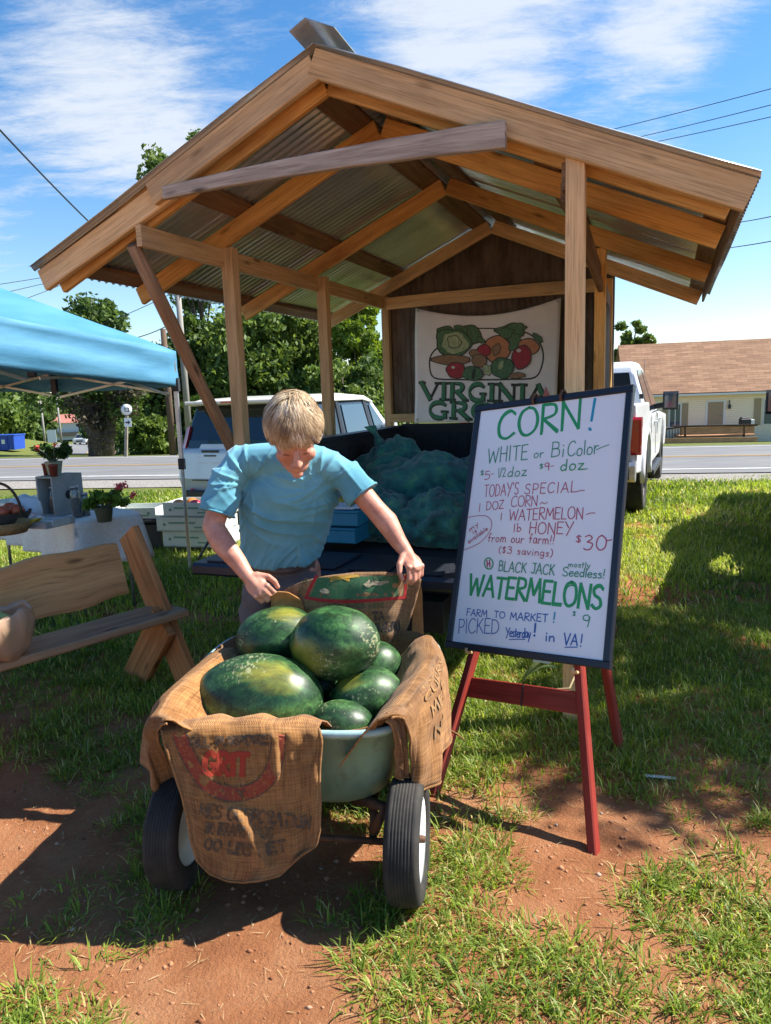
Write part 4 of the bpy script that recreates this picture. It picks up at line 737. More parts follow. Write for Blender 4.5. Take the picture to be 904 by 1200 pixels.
# ------------------------------------------------------------------ banner on the back wall
def ban(u, v):
    e = max(0, 1-v*3.2); sag = .135*(4*u*(1-u))*e*e; s = -.89+1.65*u-.05*v; z = 2.575-.015*u-sag-1.32*v
    return sp(s, 4.16-.02*math.sin(u*9+v*2)*(1-v)-.012*math.sin(v*7+u*3)-.02*e*math.sin(u*math.pi), z)
bn = thing('banner', 'white vinyl banner with painted vegetables and green lettering on the shed back wall', 'banner', ban(.5, 1))
m_vinyl = M('white_vinyl', (.82, .82, .83), (.74, .74, .76), 5, .45)
m = MB(); m.grid([[ban(u, v) for u in np.linspace(0, 1, 41)] for v in np.linspace(0, 1, 31)]); solid(m.build('sheet', m_vinyl, bn), .002)
nb_ = -sa
bu = lambda x, y: ((x-40)/775., (y-(97-52*(x-40)/775.))/608.)
def bf(x, y): return ban(*bu(x, y))
def blob2(m, cx, cy, rx, ry, mat, off, rot=0., wob=.04, n=22, f=None, seed=0):
    rs = np.random.default_rng(seed+int(cx*7+cy*3)); ph = rs.uniform(0, 6.28, 3); P = []
    ring = lambda k: [(cx+k*(rx*math.cos(t)*(1+wob*math.sin(3*t+ph[0])+wob*.7*math.sin(5*t+ph[1])))*math.cos(rot)-k*ry*math.sin(t)*math.sin(rot)*(1+wob*math.sin(4*t+ph[2])), cy+k*rx*math.cos(t)*math.sin(rot)+k*ry*math.sin(t)*(1+wob*math.sin(4*t+ph[2]))*math.cos(rot)) for t in np.linspace(0, 2*math.pi, n, endpoint=False)]
    R1, R2 = ring(1.), ring(.5); vs = [f(*q)+nb_*off for q in R1]+[f(*q)+nb_*off for q in R2]+[f(cx, cy)+nb_*off]
    m.add(vs, [(i, (i+1) % n, n+(i+1) % n, n+i) for i in range(n)]+[(n+i, n+(i+1) % n, 2*n) for i in range(n)], mat)
pc = lambda nme, a, c2, s=40: M(nme, a, c2, s, .5)
veg = [pc('print_leaf_green', (.03, .11, .045), (.07, .20, .08)), pc('print_pale_cabbage', (.22, .33, .16), (.42, .50, .30)), pc('print_red', (.40, .01, .03), (.25, .006, .02)), pc('print_orange', (.52, .22, .09), (.45, .17, .07)), pc('print_potato', (.30, .18, .09), (.22, .12, .06)), pc('print_dark', (.008, .02, .012), (.012, .03, .016)), pc('print_white', (.6, .6, .6), (.55, .55, .55))]
m = MB(); ringp = smoothline([(190, 285), (140, 330), (124, 385), (150, 458), (290, 462), (430, 458), (580, 450), (698, 437), (733, 375), (735, 310), (708, 255), (640, 212), (540, 195), (430, 188), (330, 192), (265, 215)], 4); m.ribbon(ringp, 8, nb_, 0, .004, bf); m.build('oval_outline', veg[5], bn)
m = MB()
def V_(cx, cy, rx, ry, mat, lay, rot=0., wob=.04, dark=True):
    if dark: blob2(m, cx, cy, rx*1.05+3, ry*1.05+3, 5, .005+lay*.0022, rot, wob, f=bf)
    blob2(m, cx, cy, rx, ry, mat, .006+lay*.0022, rot, wob, f=bf)
V_(345, 225, 62, 55, 0, 0, .3, .1); V_(300, 195, 38, 22, 0, 1, .5); V_(225, 240, 62, 55, 0, 1, .3, .12); V_(255, 270, 92, 72, 0, 2, .1, .07); V_(265, 272, 70, 56, 1, 3, .1, .08, False); V_(262, 268, 36, 30, 1, 4, .4, .12)
V_(245, 362, 105, 24, 4, 4, -.02, .05); V_(495, 300, 68, 66, 3, 2, 0, .03); V_(492, 303, 20, 28, 4, 3, .4, .1); V_(570, 205, 75, 42, 0, 3, -.05, .14); V_(590, 190, 45, 34, 0, 4, .2, .15); V_(585, 265, 26, 42, 0, 3, .3, .1); V_(540, 215, 40, 26, 0, 5, 0, .15)
V_(660, 285, 52, 38, 3, 4, .1); V_(628, 338, 48, 56, 2, 5, .25, .06); V_(612, 305, 12, 9, 6, 6, 0, .05, False); V_(705, 240, 30, 12, 0, 5, .7, .1); V_(378, 328, 32, 20, 4, 5, .2); V_(425, 308, 34, 28, 2, 5, .1); V_(400, 362, 38, 32, 4, 6); V_(405, 255, 22, 12, 0, 6, .5, .1)
V_(272, 415, 48, 40, 2, 6, 0, .05); V_(258, 400, 10, 7, 6, 7, 0, .05, False); V_(365, 428, 56, 34, 0, 6, 0, .06); V_(372, 432, 10, 30, 5, 7, .2, .1, False); V_(448, 408, 24, 26, 1, 6, 0, .2); V_(528, 395, 58, 50, 0, 7, -.1, .08); V_(520, 380, 12, 24, 1, 8, .3, .1, False); V_(608, 430, 40, 13, 4, 7, -.1, .1)
m.build('vegetable_print', veg, bn)
# serif capitals: thick and thin strokes, dark edge under a green face
SER = {'V': (.78, [((.0, 1), (.40, 0), 1), ((.74, 1), (.40, 0), 0)], [(-.1, .16, 1), (.62, .86, 1)]), 'I': (.34, [((.17, 0), (.17, 1), 1)], [(0, .34, 0), (0, .34, 1)]), 'N': (.82, [((.10, 0), (.10, 1), 0), ((.08, 1), (.70, 0), 1), ((.70, 0), (.70, 1), 0)], [(0, .22, 0), (-.02, .16, 1), (.6, .82, 1)]), 'A': (.8, [((.04, 0), (.40, 1), 0), ((.40, 1), (.74, 0), 1), ((.2, .34), (.6, .34), 0)], [(-.06, .16, 0), (.58, .86, 0)]),
 'R': (.78, [((.14, 0), (.14, 1), 1), 'C:.14,1 .5,.97 .58,.76 .46,.54 .14,.5', ((.36, .5), (.74, 0), 1)], [(0, .28, 0), (0, .3, 1), (.62, .86, 0)]), 'G': (.8, ['T:.68,.82 .48,.99 .2,.88 .06,.5 .2,.1 .48,.0 .68,.12', ((.66, .06), (.66, .42), 1)], [(.52, .78, .42)]), 'O': (.84, ['T:.42,1 .16,.86 .06,.5 .16,.14 .42,.0 .68,.14 .78,.5 .68,.86 .42,1'], []), 'W': (1.1, [((.04, 1), (.32, 0), 1), ((.54, 1), (.32, 0), 0), ((.54, 1), (.80, 0), 1), ((1.04, 1), (.80, 0), 0)], [(-.06, .18, 1), (.42, .66, 1), (.94, 1.14, 1)])}
m = MB()
def serif(text, x0, x1, yb0, yb1, h):
    W_ = sum(SER[c][0]+.06 for c in text); sc = (x1-x0)/W_; x = x0; k = 0
    for c in text:
        w, st, sf = SER[c]; yb = yb0+(yb1-yb0)*(x-x0)/(x1-x0)
        fx = lambda a, b_: (x+a*sc, yb-b_*h)
        segs = []
        for q in st:
            if isinstance(q, str):
                P = smoothline([tuple(map(float, z.split(','))) for z in q[2:].split()], 5); segs.append(([fx(*p) for p in P], (lambda t: 6+15*(math.sin(math.pi*min(1, t*1.0))**1.5)) if q[0] == 'C' else (lambda t: 6+14*abs(math.sin(2*math.pi*t)))))
            else: P = [np.array(q[0])+(np.array(q[1])-np.array(q[0]))*t for t in np.linspace(0, 1, 4)]; segs.append(([fx(*p) for p in P], (lambda t: 19.) if q[2] else (lambda t: 6.)))
        for a0, a1, yy in sf: segs.append(([fx(a0, yy), fx((a0+a1)/2, yy), fx(a1, yy)], lambda t: 6.))
        for P, wf in segs:
            m.ribbon([np.array(p)+[3, 3] for p in P], (lambda t, wf=wf: wf(t)+9), nb_, 0, .004+.00003*k, bf); m.ribbon(P, (lambda t, wf=wf: wf(t)), nb_, 1 if wf(.4) > 8 else 0, .0062+.00003*k, bf); k += 1
        x += (w+.06)*sc
serif('VIRGINIA', 75, 775, 570, 556, 86); serif('GROWN', 118, 790, 668, 650, 84)
m.build('lettering', [veg[5], pc('print_letter_green', (.02, .16, .07), (.03, .22, .10))], bn)
m = MB(); m.prism([bf(738, 556)+nb_*.012, bf(758, 478)+nb_*.014, bf(790, 548)+nb_*.012], nb_*.002); m.build('pink_mark', M('faded_pink', (.60, .22, .26), rough=.6), bn)
m = MB(); [m.lathe([(.005, 0), (.011, 0), (.013, .003), (.006, .003)], ban(u, v)+nb_*.003, nb_, 14) for u, v in ((.02, .02), (.98, .02), (.02, .97), (.98, .97))]; m.build('grommets', m_steel, bn)

# ------------------------------------------------------------------ blue pop-up canopy on the left
m_canv, nt, b = newmat('blue_canopy_cloth'); b.inputs['Base Color'].default_value = (.10, .35, .58, 1); b.inputs['Roughness'].default_value = .6; b.inputs['Specular IOR Level'].default_value = .3
n1 = N(nt, 'ShaderNodeTexNoise', i={'Scale': 2.2, 'Detail': 5}); L(nt, coords(nt, 'Object', (1, 1, 4)), n1.inputs['Vector']); L(nt, ramp(nt, n1.outputs[0], [(.35, (.075, .265, .45)), (.65, (.105, .32, .51))]), b.inputs['Base Color']); bump(nt, b, n1.outputs[0], .3, .03)
tr = N(nt, 'ShaderNodeBsdfTranslucent', i={0: (.10, .20, .27, 1)}); ms = N(nt, 'ShaderNodeMixShader', i={0: .22}); L(nt, b.outputs[0], ms.inputs[1]); L(nt, tr.outputs[0], ms.inputs[2]); L(nt, ms.outputs[0], [n for n in nt.nodes if n.type == 'OUTPUT_MATERIAL'][0].inputs[0])
def canopy(label, C, zc, peak_h, drop, inner=True):
    t = thing('canopy_tent', label, 'canopy tent', (C[0]+C[2])/2*[1, 1, 0]); cen = sum(C)/4; zp = sum(zc)/4+peak_h
    cen = V3(cen[0], cen[1], zp); top = [V3(C[i][0], C[i][1], zc[i]+drop) for i in range(4)]
    P = []; n = 26
    ringpt = lambda r: [(top[i]+(top[(i+1) % 4]-top[i])*k)*(1-r)+cen*r for i in range(4) for k in np.linspace(0, 1, n, endpoint=False)]
    rows = []
    for r in (0, .05, .15, .3, .5, .75, .93):
        row = []
        for j, p in enumerate(ringpt(r)):
            k = (j % n)/n; sag = .10*math.sin(math.pi*k)*(1-r)*(r*2.4+.15)+.012*noise.noise(Vector(p*2.5)); row.append(p-[0, 0, sag])
        rows.append(row)
    m = MB(); m.grid(rows, closed_u=True); m.add([rows[-1][j] for j in range(4*n)]+[cen], [(j, (j+1) % (4*n), 4*n) for j in range(4*n)], 0, None, True); solid(m.build('roof_cloth', m_canv, t), .003)
    rows = []
    for v in np.linspace(0, 1, 9):
        row = []
        for j, p in enumerate(ringpt(0)):
            k = (j % n)/n; i = j//n; zb_ = zc[i]+(zc[(i+1) % 4]-zc[i])*k; d = nrm((C[(i+1) % 4]-C[i])*[1, 1, 0]); outw = V3(d[1], -d[0], 0); outw = outw if np.dot(outw, p-cen) > 0 else -outw
            wv = .016*math.sin(v*9+2.5*math.sin(3*k))*(1-abs(2*k-1)**3)+.012*noise.noise(Vector((p[0]*3, p[1]*3, v*5))); q = p*1.; q[2] = p[2]+(zb_-p[2])*v-.03*math.sin(math.pi*k)*v; row.append(q+outw*(wv+.012*v))
        rows.append(row)
    m = MB(); m.grid(rows, closed_u=True); solid(m.build('valance', m_canv, t), .003)
    for i in range(4):
        p = C[i]+(cen*[1, 1, 0]-C[i])*.012; gzv = gz(p[0], p[1]) if abs(p[0]) < 12 else 0
        m = MB(); m.beam((p[0], p[1], 1.02), (p[0], p[1], zc[i]+drop-.03), .038, .038, up=(0, 1, 0)); lg = m.build('leg', m_steel, t)
        m = MB(); m.beam((p[0], p[1], gzv), (p[0], p[1], 1.06), .030, .030, up=(0, 1, 0)); m.build('lower_leg', m_steel, lg); m = MB(); m.box((p[0], p[1], 1.03), (.055, .055, .10), ch=.008); m.build('clamp', m_black, lg); m = MB(); m.box((p[0], p[1], zc[i]+.02), (.065, .065, .12), ch=.008); m.build('corner_bracket', m_black, lg)
    if inner:
        for i in range(4):
            a, c = C[i], C[(i+1) % 4]; q = lambda k, z: V3(*(a+(c-a)*k)[:2], (zc[i]+(zc[(i+1) % 4]-zc[i])*k)+z)+nrm((cen-(a+c)/2)*[1, 1, 0])*.06
            for k0, k1 in ((0, .5), (.5, 1)):
                m = MB(); m.beam(q(k0+.02, .14), q(k1-.02, -.06+.0), .014, .025); m.beam(q(k0+.02, -.08), q(k1-.02, .14), .014, .025); m.build('truss_bar', m_steel, t)
            m = MB(); m.box(q(.5, .04), (.05, .05, .2), ch=.01); m.build('truss_joint', m_black, t)
    return t
c1 = V3(-1.70, 6.12, 0)*1.09; c2 = c1+3.0*V3(-.42, -.91, 0); c4 = c1+3.0*V3(-.91, .42, 0); c3 = c2+c4-c1
canopy('light blue pop up canopy tent over the produce table, left of the shed', [c1, c2, c3, c4], [1.735, 2.01, 1.97, 1.80], 1.0, .32)

# ------------------------------------------------------------------ produce table and what stands on it
m_cloth = M('lace_tablecloth', (.88, .86, .80), (.78, .75, .68), 60, .85, bmp=.6, bdist=.006, lo=.46, hi=.62)
tc0 = atz(88, 612, .76); tc1 = atz(163, 601, .76); ex = nrm((tc0-tc1)*[1, 1, 0]); exl = V3(-ex[1], ex[0], 0); exl = exl if exl[0] < 0 else -exl   # ex towards the viewer, exl to the left
tw, tl = np.linalg.norm(tc0-tc1), 1.9; to = tc1
tb = thing('produce_table', 'folding table under a cream lace cloth beneath the blue canopy', 'table', to+exl*.9+ex*tw/2-[0, 0, .76])
m = MB(); m.box(to+exl*tl/2+ex*tw/2-[0, 0, .025], (tl-.02, tw-.02, .03), (exl, ex, V3(0, 0, 1)), ch=.005); m.build('table_top', m_sign, tb)
for a_, c_ in ((.12, .1), (.12, .9), (1.75, .1), (1.75, .9)): m = MB(); q = to+exl*a_+ex*tw*c_; m.tube([(q[0], q[1], gz(q[0], q[1])), (q[0], q[1], .72)], .014, 8); m.build('leg', m_steel, tb)
tcl = []
def tcp(u, v):  # u along the table (0 right end .. tl), v across; both may run past the edge and hang
    uo = max(0, -u); vo = max(0, v-tw); vb = max(0, -v); uu = max(u, 0); vv = min(max(v, 0), tw); h = math.hypot(uo, math.hypot(vo, vb))
    p = to+exl*uu+ex*vv; fl = .10*h+.028*h*4*math.sin(v*13+1.)*(uo > 0)+.026*h*4*math.sin(u*15)*(vo > 0)
    if uo > 0: p = p-exl*(fl+.02*(uo > 0))
    if vo > 0: p = p+ex*(fl+.01)
    if vb > 0: p = p-ex*fl
    return p+V3(0, 0, .008-min(h, .4)*.98+.004*noise.noise(Vector((u*4, v*4, 0))))
m = MB(); us = np.linspace(-.36, tl, 60); vs_ = np.linspace(-.25, tw+.34, 44); m.grid([[tcp(u, v) for u in us] for v in vs_], uvscale=(2.2, 1.3)); o = m.build('tablecloth', m_cloth); solid(o, .004); origin(o, to+exl*.6+ex*tw/2); tag(o, 'cream lace tablecloth draped over the produce table with its corner hanging in the sun', 'tablecloth')
def onT(px, py, z=.772): p = atz(px, py, z); return p
m_grey_crate = M('grey_painted_crate', (.36, .38, .37), (.28, .30, .29), 9, .8)
cp = onT(62, 605); k = cp[1]/FPX
def loc(px, py, y): return aty(px, py, y)
# upright crate
c0 = loc(46, 605, cp[1]); hgt = loc(46, 559, cp[1])[2]-.772; wd = 25*k; dp = .30; cx_ = V3(loc(46, 600, cp[1])[0], cp[1], .775)
t = thing('upright_crate', 'grey wooden crate standing on its side on the produce table, jars inside', 'crate', cx_); th_ = .014; A_ = nrm(V3(.93, -.36, 0)); B_ = nrm(V3(.36, .93, 0))
def cb(a, b_, z, sx, sy, sz, name, mat=m_grey_crate, par=None): m = MB(); m.box(cx_+A_*a+B_*b_+[0, 0, z], (sx, sy, sz), (A_, B_, V3(0, 0, 1)), ch=.002); return m.build(name, mat, par or t)
cb(wd/2, dp/2, th_/2, wd, dp, th_, 'panel'); cb(wd/2, dp/2, hgt-th_/2, wd, dp, th_, 'panel'); cb(th_/2, dp/2, hgt/2, th_, dp, hgt-2*th_, 'panel'); sd_ = cb(wd-th_/2, dp/2, hgt/2, th_, dp, hgt-2*th_, 'panel'); cb(wd/2, dp-th_/2, hgt/2, wd-2*th_-.002, th_, hgt-2*th_-.002, 'back_panel')
m = MB(); m.lathe([(0, 0), (.035, 0), (.035, .004), (0, .004)], cx_+A_*(wd+.0005)+B_*dp*.5+[0, 0, hgt*.5], A_, 16); m.build('hand_hole', m_black, sd_)
m_jarg = M('jar_glass', (.75, .8, .8), rough=.05, trans=.9); m_jam = M('dark_jam', (.10, .012, .016), (.24, .03, .03), 30, .3); m_nuts = M('dark_mixed_goods', (.10, .05, .045), (.30, .22, .20), 60, .7)
def jar(label, p, r, h, mat, tall=False):
    t = thing('jar', label, 'jar', p, 0, 'jars on the produce table'); m = MB(); m.lathe([(0, 0), (r, 0), (r, h*.82), (r*.8, h*.9), (r*.8, h), (r*.76, h), (r*.76, h*.9), (r*.94, h*.8), (r*.94, .006), (0, .006)], p, (0, 0, 1), 18); m.build('glass', m_jarg, t)
    m = MB(); m.lathe([(0, .008), (r*.9, .008), (r*.9, h*.62), (0, h*.66)], p, (0, 0, 1), 16); m.build('contents', mat, t)
    m = MB(); m.lathe([(0, 0), (r*.86, 0), (r*.86, .016), (0, .016)], V3(*p)+[0, 0, h], (0, 0, 1), 18); m.build('lid', m_steel, t)
jar('jar of dark red goods standing inside the grey crate', cx_+A_*wd*.42+B_*.10+[0, 0, th_+.001], .045, .19, m_jam); jar('jar with black contents at the right inside the grey crate', cx_+A_*wd*.78+B_*.12+[0, 0, th_+.001], .035, .17, m_nuts)
jar('tall narrow clear jar of dried mix right of the grey crate', V3(*loc(90, 598, cp[1]-.1)[:2], .775), .034, .22, m_nuts); jar('conical bottle of dried mix nearest the flower pot', V3(*loc(101, 600, cp[1]-.05)[:2], .775), .030, .16, m_nuts)
# plants
m_pot = M('grey_green_pot', (.16, .19, .15), (.13, .15, .12), 10, .6); m_potp = M('pale_spotted_pot', (.42, .55, .40), (.62, .68, .58), 60, .6); m_gl = leafmat('geranium_leaf', (.04, .10, .015), (.15, .27, .04), None, .3); m_fl = M('red_petals', (.65, .02, .03), (.75, .06, .07), 30, .6); m_flp = M('pink_red_petals', (.72, .05, .09), (.80, .12, .14), 30, .6); m_dl = leafmat('dark_glossy_leaf', (.015, .045, .012), (.05, .11, .025), None, .15, .35)
def potted(label, p, r, h, mpot, leaves, leafsize, fol, flowers, mfl, fr):
    t = thing('potted_plant', label, 'potted plant', p); p = V3(*p); m = MB(); m.lathe([(0, 0), (r*.72, 0), (r, h), (r*1.08, h), (r*1.08, h*.88), (r*1.0, h*.86)][:4]+[(r*.95, h*1.0), (r*.9, h*.85), (0, h*.85)], p, (0, 0, 1), 24); m.build('pot', mpot, t)
    V, F, T = leaf_cloud([p+np.array(c) for c in fol[0]], [fol[1]]*len(fol[0]), leaves, leafsize, .7); adopt(bigmesh('leaves', V, F, m_gl if mfl is m_flp else m_dl, T), t)
    m = MB(); [m.tube([p+[0, 0, h*.85], p+np.array(c)*[.5, .5, .8], p+np.array(c)], .004, 5) for c in fol[0][::2]+flowers]; m.build('stems', m_pot, t)
    for fp in flowers:
        m = MB(); q = p+np.array(fp)
        for _ in range(26):
            d = nrm(rng.normal(size=3)); c = q+d*fr*rng.random()**.5; a = nrm(np.cross(d, rng.normal(size=3))); b_ = np.cross(d, a); m.add([c-a*fr*.3, c-b_*fr*.26+d*fr*.1, c+a*fr*.3, c+b_*fr*.26+d*fr*.1], [(0, 1, 2, 3)])
        m.build('flower', mfl, t)
yp = cp[1]+.12; p = V3(*loc(122, 600, 5.05)[:2], .775); s_ = 5.05/FPX
potted('round grey green pot of red geraniums on the sunny table corner', p, 11*s_, 18*s_, m_pot, 60, .020, ([(rng.uniform(-19, 22)*s_, rng.uniform(-.07, .07), rng.uniform(18, 34)*s_) for _ in range(22)], .045), [(22*s_, -.02, 43*s_), (20*s_, .03, 40*s_), (27*s_, 0, 42*s_), (38*s_, -.03, 31*s_)], m_flp, .035)
ct = cx_+A_*wd*.46+B_*dp*.4+[0, 0, hgt+.001]
potted('pale spotted pot with dark leaves and red blooms standing on the grey crate', ct, 10*k, 16*k, m_potp, 34, .034, ([(rng.uniform(-16, 17)*k, rng.uniform(-.06, .06), rng.uniform(20, 34)*k) for _ in range(12)], .035), [(-14*k, -.05, 33*k), (8*k, -.06, 36*k)], m_fl, .025)
m_terra = M('terracotta_red', (.22, .05, .03), (.16, .035, .02), 9, .7)
for lb, dx, dyy in (('small terracotta pot in front of the spotted pot on the grey crate', 13*k, -.13), ('small dark terracotta pot left of the spotted pot on the grey crate', -9*k, -.02)):
    q = ct+A_*dx+B_*dyy*.7; m = MB(); m.lathe([(0, 0), (4*k, 0), (5*k, 12*k), (5.6*k, 12*k), (5.6*k, 14*k), (4.8*k, 14*k), (4.4*k, 9*k), (0, 9*k)], q, (0, 0, 1), 18); o = m.build('small_pot', m_terra); origin(o, q); tag(o, lb, 'flower pot', 'small terracotta pots')
# wrapped goods tray, basket, bag
q0 = onT(14, 612); q0 = V3(*loc(39, 609, 5.0)[:2], .776); t = thing('baking_tray', 'long shallow silver tray of wrapped baked goods at the table front', 'tray', q0); m = MB(); k5 = 5.0/FPX
m.box(q0+[0, 0, .004], (84*k5, .26, .006), (A_, B_, V3(0, 0, 1))); [m.box(q0+B_*s*.13+[0, 0, .025], (84*k5, .006, .045), (A_, B_, V3(0, 0, 1))) for s in (-1, 1)]; [m.box(q0+A_*s*42*k5+[0, 0, .025], (.006, .254, .045), (A_, B_, V3(0, 0, 1))) for s in (-1, 1)]; m.build('tray', M('tray_grey', (.42, .45, .47), rough=.4, metal=.3), t)
m_wrap = M('pink_wrapped_bread', (.62, .36, .30), (.72, .68, .66), 26, .25, coat=.5)
for i, (dx, r, mt, lb) in enumerate(((-22, .05, m_wrap, 'leftmost wrapped pink loaf on the silver tray'), (-7, .058, m_wrap, 'larger wrapped pink loaf right of the leftmost one on the silver tray'), (8, .04, m_wrap, 'small wrapped pink roll in the middle of the silver tray'))):
    q = q0+A_*dx*k5+[0, 0, .045]; m = MB(); m.ell(q, (r*1.3, r, r*.72)); o = m.build('wrapped_loaf', mt); displace(o, lambda c, n: .008*noise.noise(Vector(c*40))); origin(o, q); tag(o, lb, 'loaf', 'wrapped loaves on the tray')
q = q0+A_*27*k5+[0, 0, .03]; m = MB(); m.box(q, (34*k5, .16, .045), (A_, B_, V3(0, 0, 1)), ch=.012); o = m.build('clear_pastry_box', M('clear_box_plastic', (.60, .62, .62), (.5, .5, .5), 20, .25)); origin(o, q); tag(o, 'flat clear plastic box at the right end of the silver tray', 'box')
m_wick = M('dark_wicker', (.035, .022, .014), (.075, .05, .03), 60, .8, bmp=.8, bdist=.01); m_wickl = M('light_wicker', (.36, .22, .09), (.24, .14, .055), 50, .8, bmp=.8, bdist=.01)
q = V3(*loc(2, 598, 4.95)[:2], .776); t = thing('handled_basket', 'dark wicker basket with a tall arched handle at the left edge', 'basket', q); m = MB(); m.lathe([(0, 0), (.15, 0), (.19, .11), (.18, .11), (.14, .012), (0, .012)], q, (0, 0, 1), 28); m.build('bowl', m_wick, t)
m = MB(); m.tube([q+A_*.185*math.cos(a)+[0, 0, .10+.21*math.sin(a)] for a in np.linspace(0, math.pi, 18)], .010, 8); m.build('handle', m_wick, t)
for j, (dx, dyy, dz) in enumerate(((.06, -.05, .115), (-.06, -.03, .115), (.0, .07, .12), (.10, .04, .115))):
    m = MB(); m.ell(q+A_*dx+B_*dyy+[0, 0, dz], (.05, .05, .045)); o = m.build('tomato', M('ripe_tomato', (.36, .055, .025), (.46, .10, .04), 10, .3)); origin(o, q+A_*dx+B_*dyy+[0, 0, dz]); tag(o, 'red tomato heaped in the dark handled basket', 'tomato', 'tomatoes in the handled basket')
q = V3(*loc(6, 611, 4.72)[:2], .776); m = MB(); m.lathe([(0, 0), (.13, 0), (.155, .075), (.145, .075), (.12, .01), (0, .01)], q, (0, 0, 1), 26); o = m.build('low_basket', m_wickl); origin(o, q); tag(o, 'low pale wicker basket at the left edge in front of the handled one', 'basket')
q = V3(*loc(30, 596, 5.15)[:2], .776); m = MB(); m.ell(q+[0, 0, .09], (.13, .09, .11)); o = m.build('plastic_bag', M('pale_blue_plastic', (.50, .60, .70), (.62, .68, .74), 8, .3)); displace(o, lambda c, n: .02*noise.noise(Vector(c*14))); origin(o, q); tag(o, 'pale blue plastic bag between the handled basket and the grey crate', 'bag')
q = V3(*loc(31, 599, 4.85)[:2], .80); m = MB(); m.prism([q+A_*-.09+[0, 0, 0], q+A_*.02-B_*.02, q+A_*.10+[0, 0, .05], q+A_*.04+[0, 0, .045]], B_*.05); o = m.build('yellow_card', M('yellow_card', (.72, .48, .04), rough=.6)); origin(o, q); tag(o, 'bright yellow card lying beside the low wicker basket', 'card')

# ------------------------------------------------------------------ cartons of tomatoes on the grass left of the hatchback
m_cart = M('white_carton', (.62, .65, .62), (.54, .58, .54), 6, .7); m_cin = M('carton_inside', (.56, .52, .52), rough=.8); m_prn = M('carton_print', (.16, .30, .24), rough=.7)
bp = V3(-2.02, 7.62, 0)
def carton(label, c, L_, W2, H_, rot=0.):
    t = thing('produce_carton', label, 'carton', c, rot, 'white produce cartons on the grass'); m = MB(); th = .012; m.box((0, 0, th/2), (L_, W2, th)); [m.box((0, s*(W2/2-th/2), H_/2), (L_, th, H_)) for s in (-1, 1)]; [m.box((s*(L_/2-th/2), 0, H_/2+.0), (th, W2-2*th-.001, H_-.002)) for s in (-1, 1)]; m.build('box', m_cart, t, False)
    m = MB(); m.box((-L_*.1, -W2/2-.0015, H_*.62), (L_*.42, .003, .02)); m.box((L_*.22, -W2/2-.0015, H_*.3), (L_*.26, .003, .016)); [m.lathe([(0, 0), (.016, 0), (.016, .003), (0, .003)], (x_, -W2/2, H_*.5), (0, -1, 0), 12) for x_ in (-L_*.38, L_*.34)]; m.build('print', m_prn, t, False); return t
carton('bottom white produce carton of the stack behind the canopy leg', bp+[.0, .1, .06], .70, .42, .17, -.25); carton('middle white produce carton of the stack behind the canopy leg', bp+[-.03, .09, .235], .74, .43, .15, -.22); carton('open top carton of tomatoes behind the canopy leg', bp+[.02, .1, .39], .68, .42, .15, -.25)
for i, (dx, dyy) in enumerate(((-.28, -.08), (-.14, .05), (-.05, -.1), (.06, .06))):
    m = MB(); q = bp+V3(.02+dx*.85, .1+dyy-.2*dx, .50); m.ell(q, (.07, .07, .058)); o = m.build('tomato', M('orange_tomato', (.50, .16, .03), (.58, .24, .05), 6, .3) if i < 2 else M('red_tomato_gloss', (.58, .02, .05), (.66, .05, .08), 6, .3)); origin(o, q); tag(o, 'orange tomato in the open top carton' if i < 2 else 'bright red tomato in the open top carton', 'tomato', 'orange tomatoes in the carton' if i < 2 else 'red tomatoes in the carton')
t = thing('storage_tote', 'black lidded storage tote beside the carton stack', 'storage box', bp+[-.70, .25, 0]); m = MB(); m.box((-0, 0, .16), (.55, .4, .32), ch=.03); m.build('tub', m_black, t, False); m = MB(); m.box((0, 0, .335), (.6, .45, .04), ch=.015); m.build('lid', m_black, t, False)
carton('white flat carton lying on the black tote', bp+[-.70, .25, .36], .5, .36, .12, -.1)
m = MB(); q = bp+[.0, .1, .002]; m.box(q+[0, 0, .03], (.62, .36, .055), ch=.01); o = m.build('wooden_pallet', m_old); origin(o, q); tag(o, 'dark wooden slat base under the carton stack', 'pallet')

# ------------------------------------------------------------------ plank bench on the left
m0 = atz(216, 719, .44); m1 = atz(0, 782, .44); bd = nrm((m1-m0)*[1, 1, 0]); bw = V3(bd[1], -bd[0], 0); bw = bw if bw[0] < 0 else -bw     # bw: towards the back of the bench
if np.dot(bw, V3(0, 1, 0)) < 0: bw = -bw
bo = m0*[1, 1, 0]; BL = 1.65
bench = thing('wooden_bench', 'rustic reddish plank bench with crossed board legs on the shaded grass', 'bench', bo+bd*.8)
bpnt = lambda l, w, z: bo+bd*l+bw*w+V3(0, 0, z)
m = MB(); m.beam(bpnt(-.03, .135, .435), bpnt(BL, .135, .435), .27, .042, seg=5, ch=.008); m.build('seat', m_slat, bench)
P = []
for k in np.linspace(0, 1, 22):
    l = .16+1.5*k; up_ = .30+.012*math.sin(k*9)+.008*math.sin(k*23+1); lo_ = .02+.010*math.sin(k*11+2)+.006*math.sin(k*27); P.append([(l, lo_), (l, up_)])
tilt = lambda z: .235+.30*(z-.40)
rows = [[bpnt(l, tilt(.52+(lo+(hi-lo)*q))+off, .52+(lo+(hi-lo)*q)) for (l, lo), (_, hi) in P] for q, off in ((0, 0), (.06, -.004), (.5, -.004), (.94, -.004), (1, 0), (1, .036), (.94, .04), (.5, .04), (.06, .04), (0, .036))]
rows.append(rows[0]); m = MB(); uvr = [0, .02, .16, .3, .32, .36, .38, .52, .66, .68, .7]
R2 = np.array(rows); a_, b__ = R2.shape[:2]; fs = []; uv = []
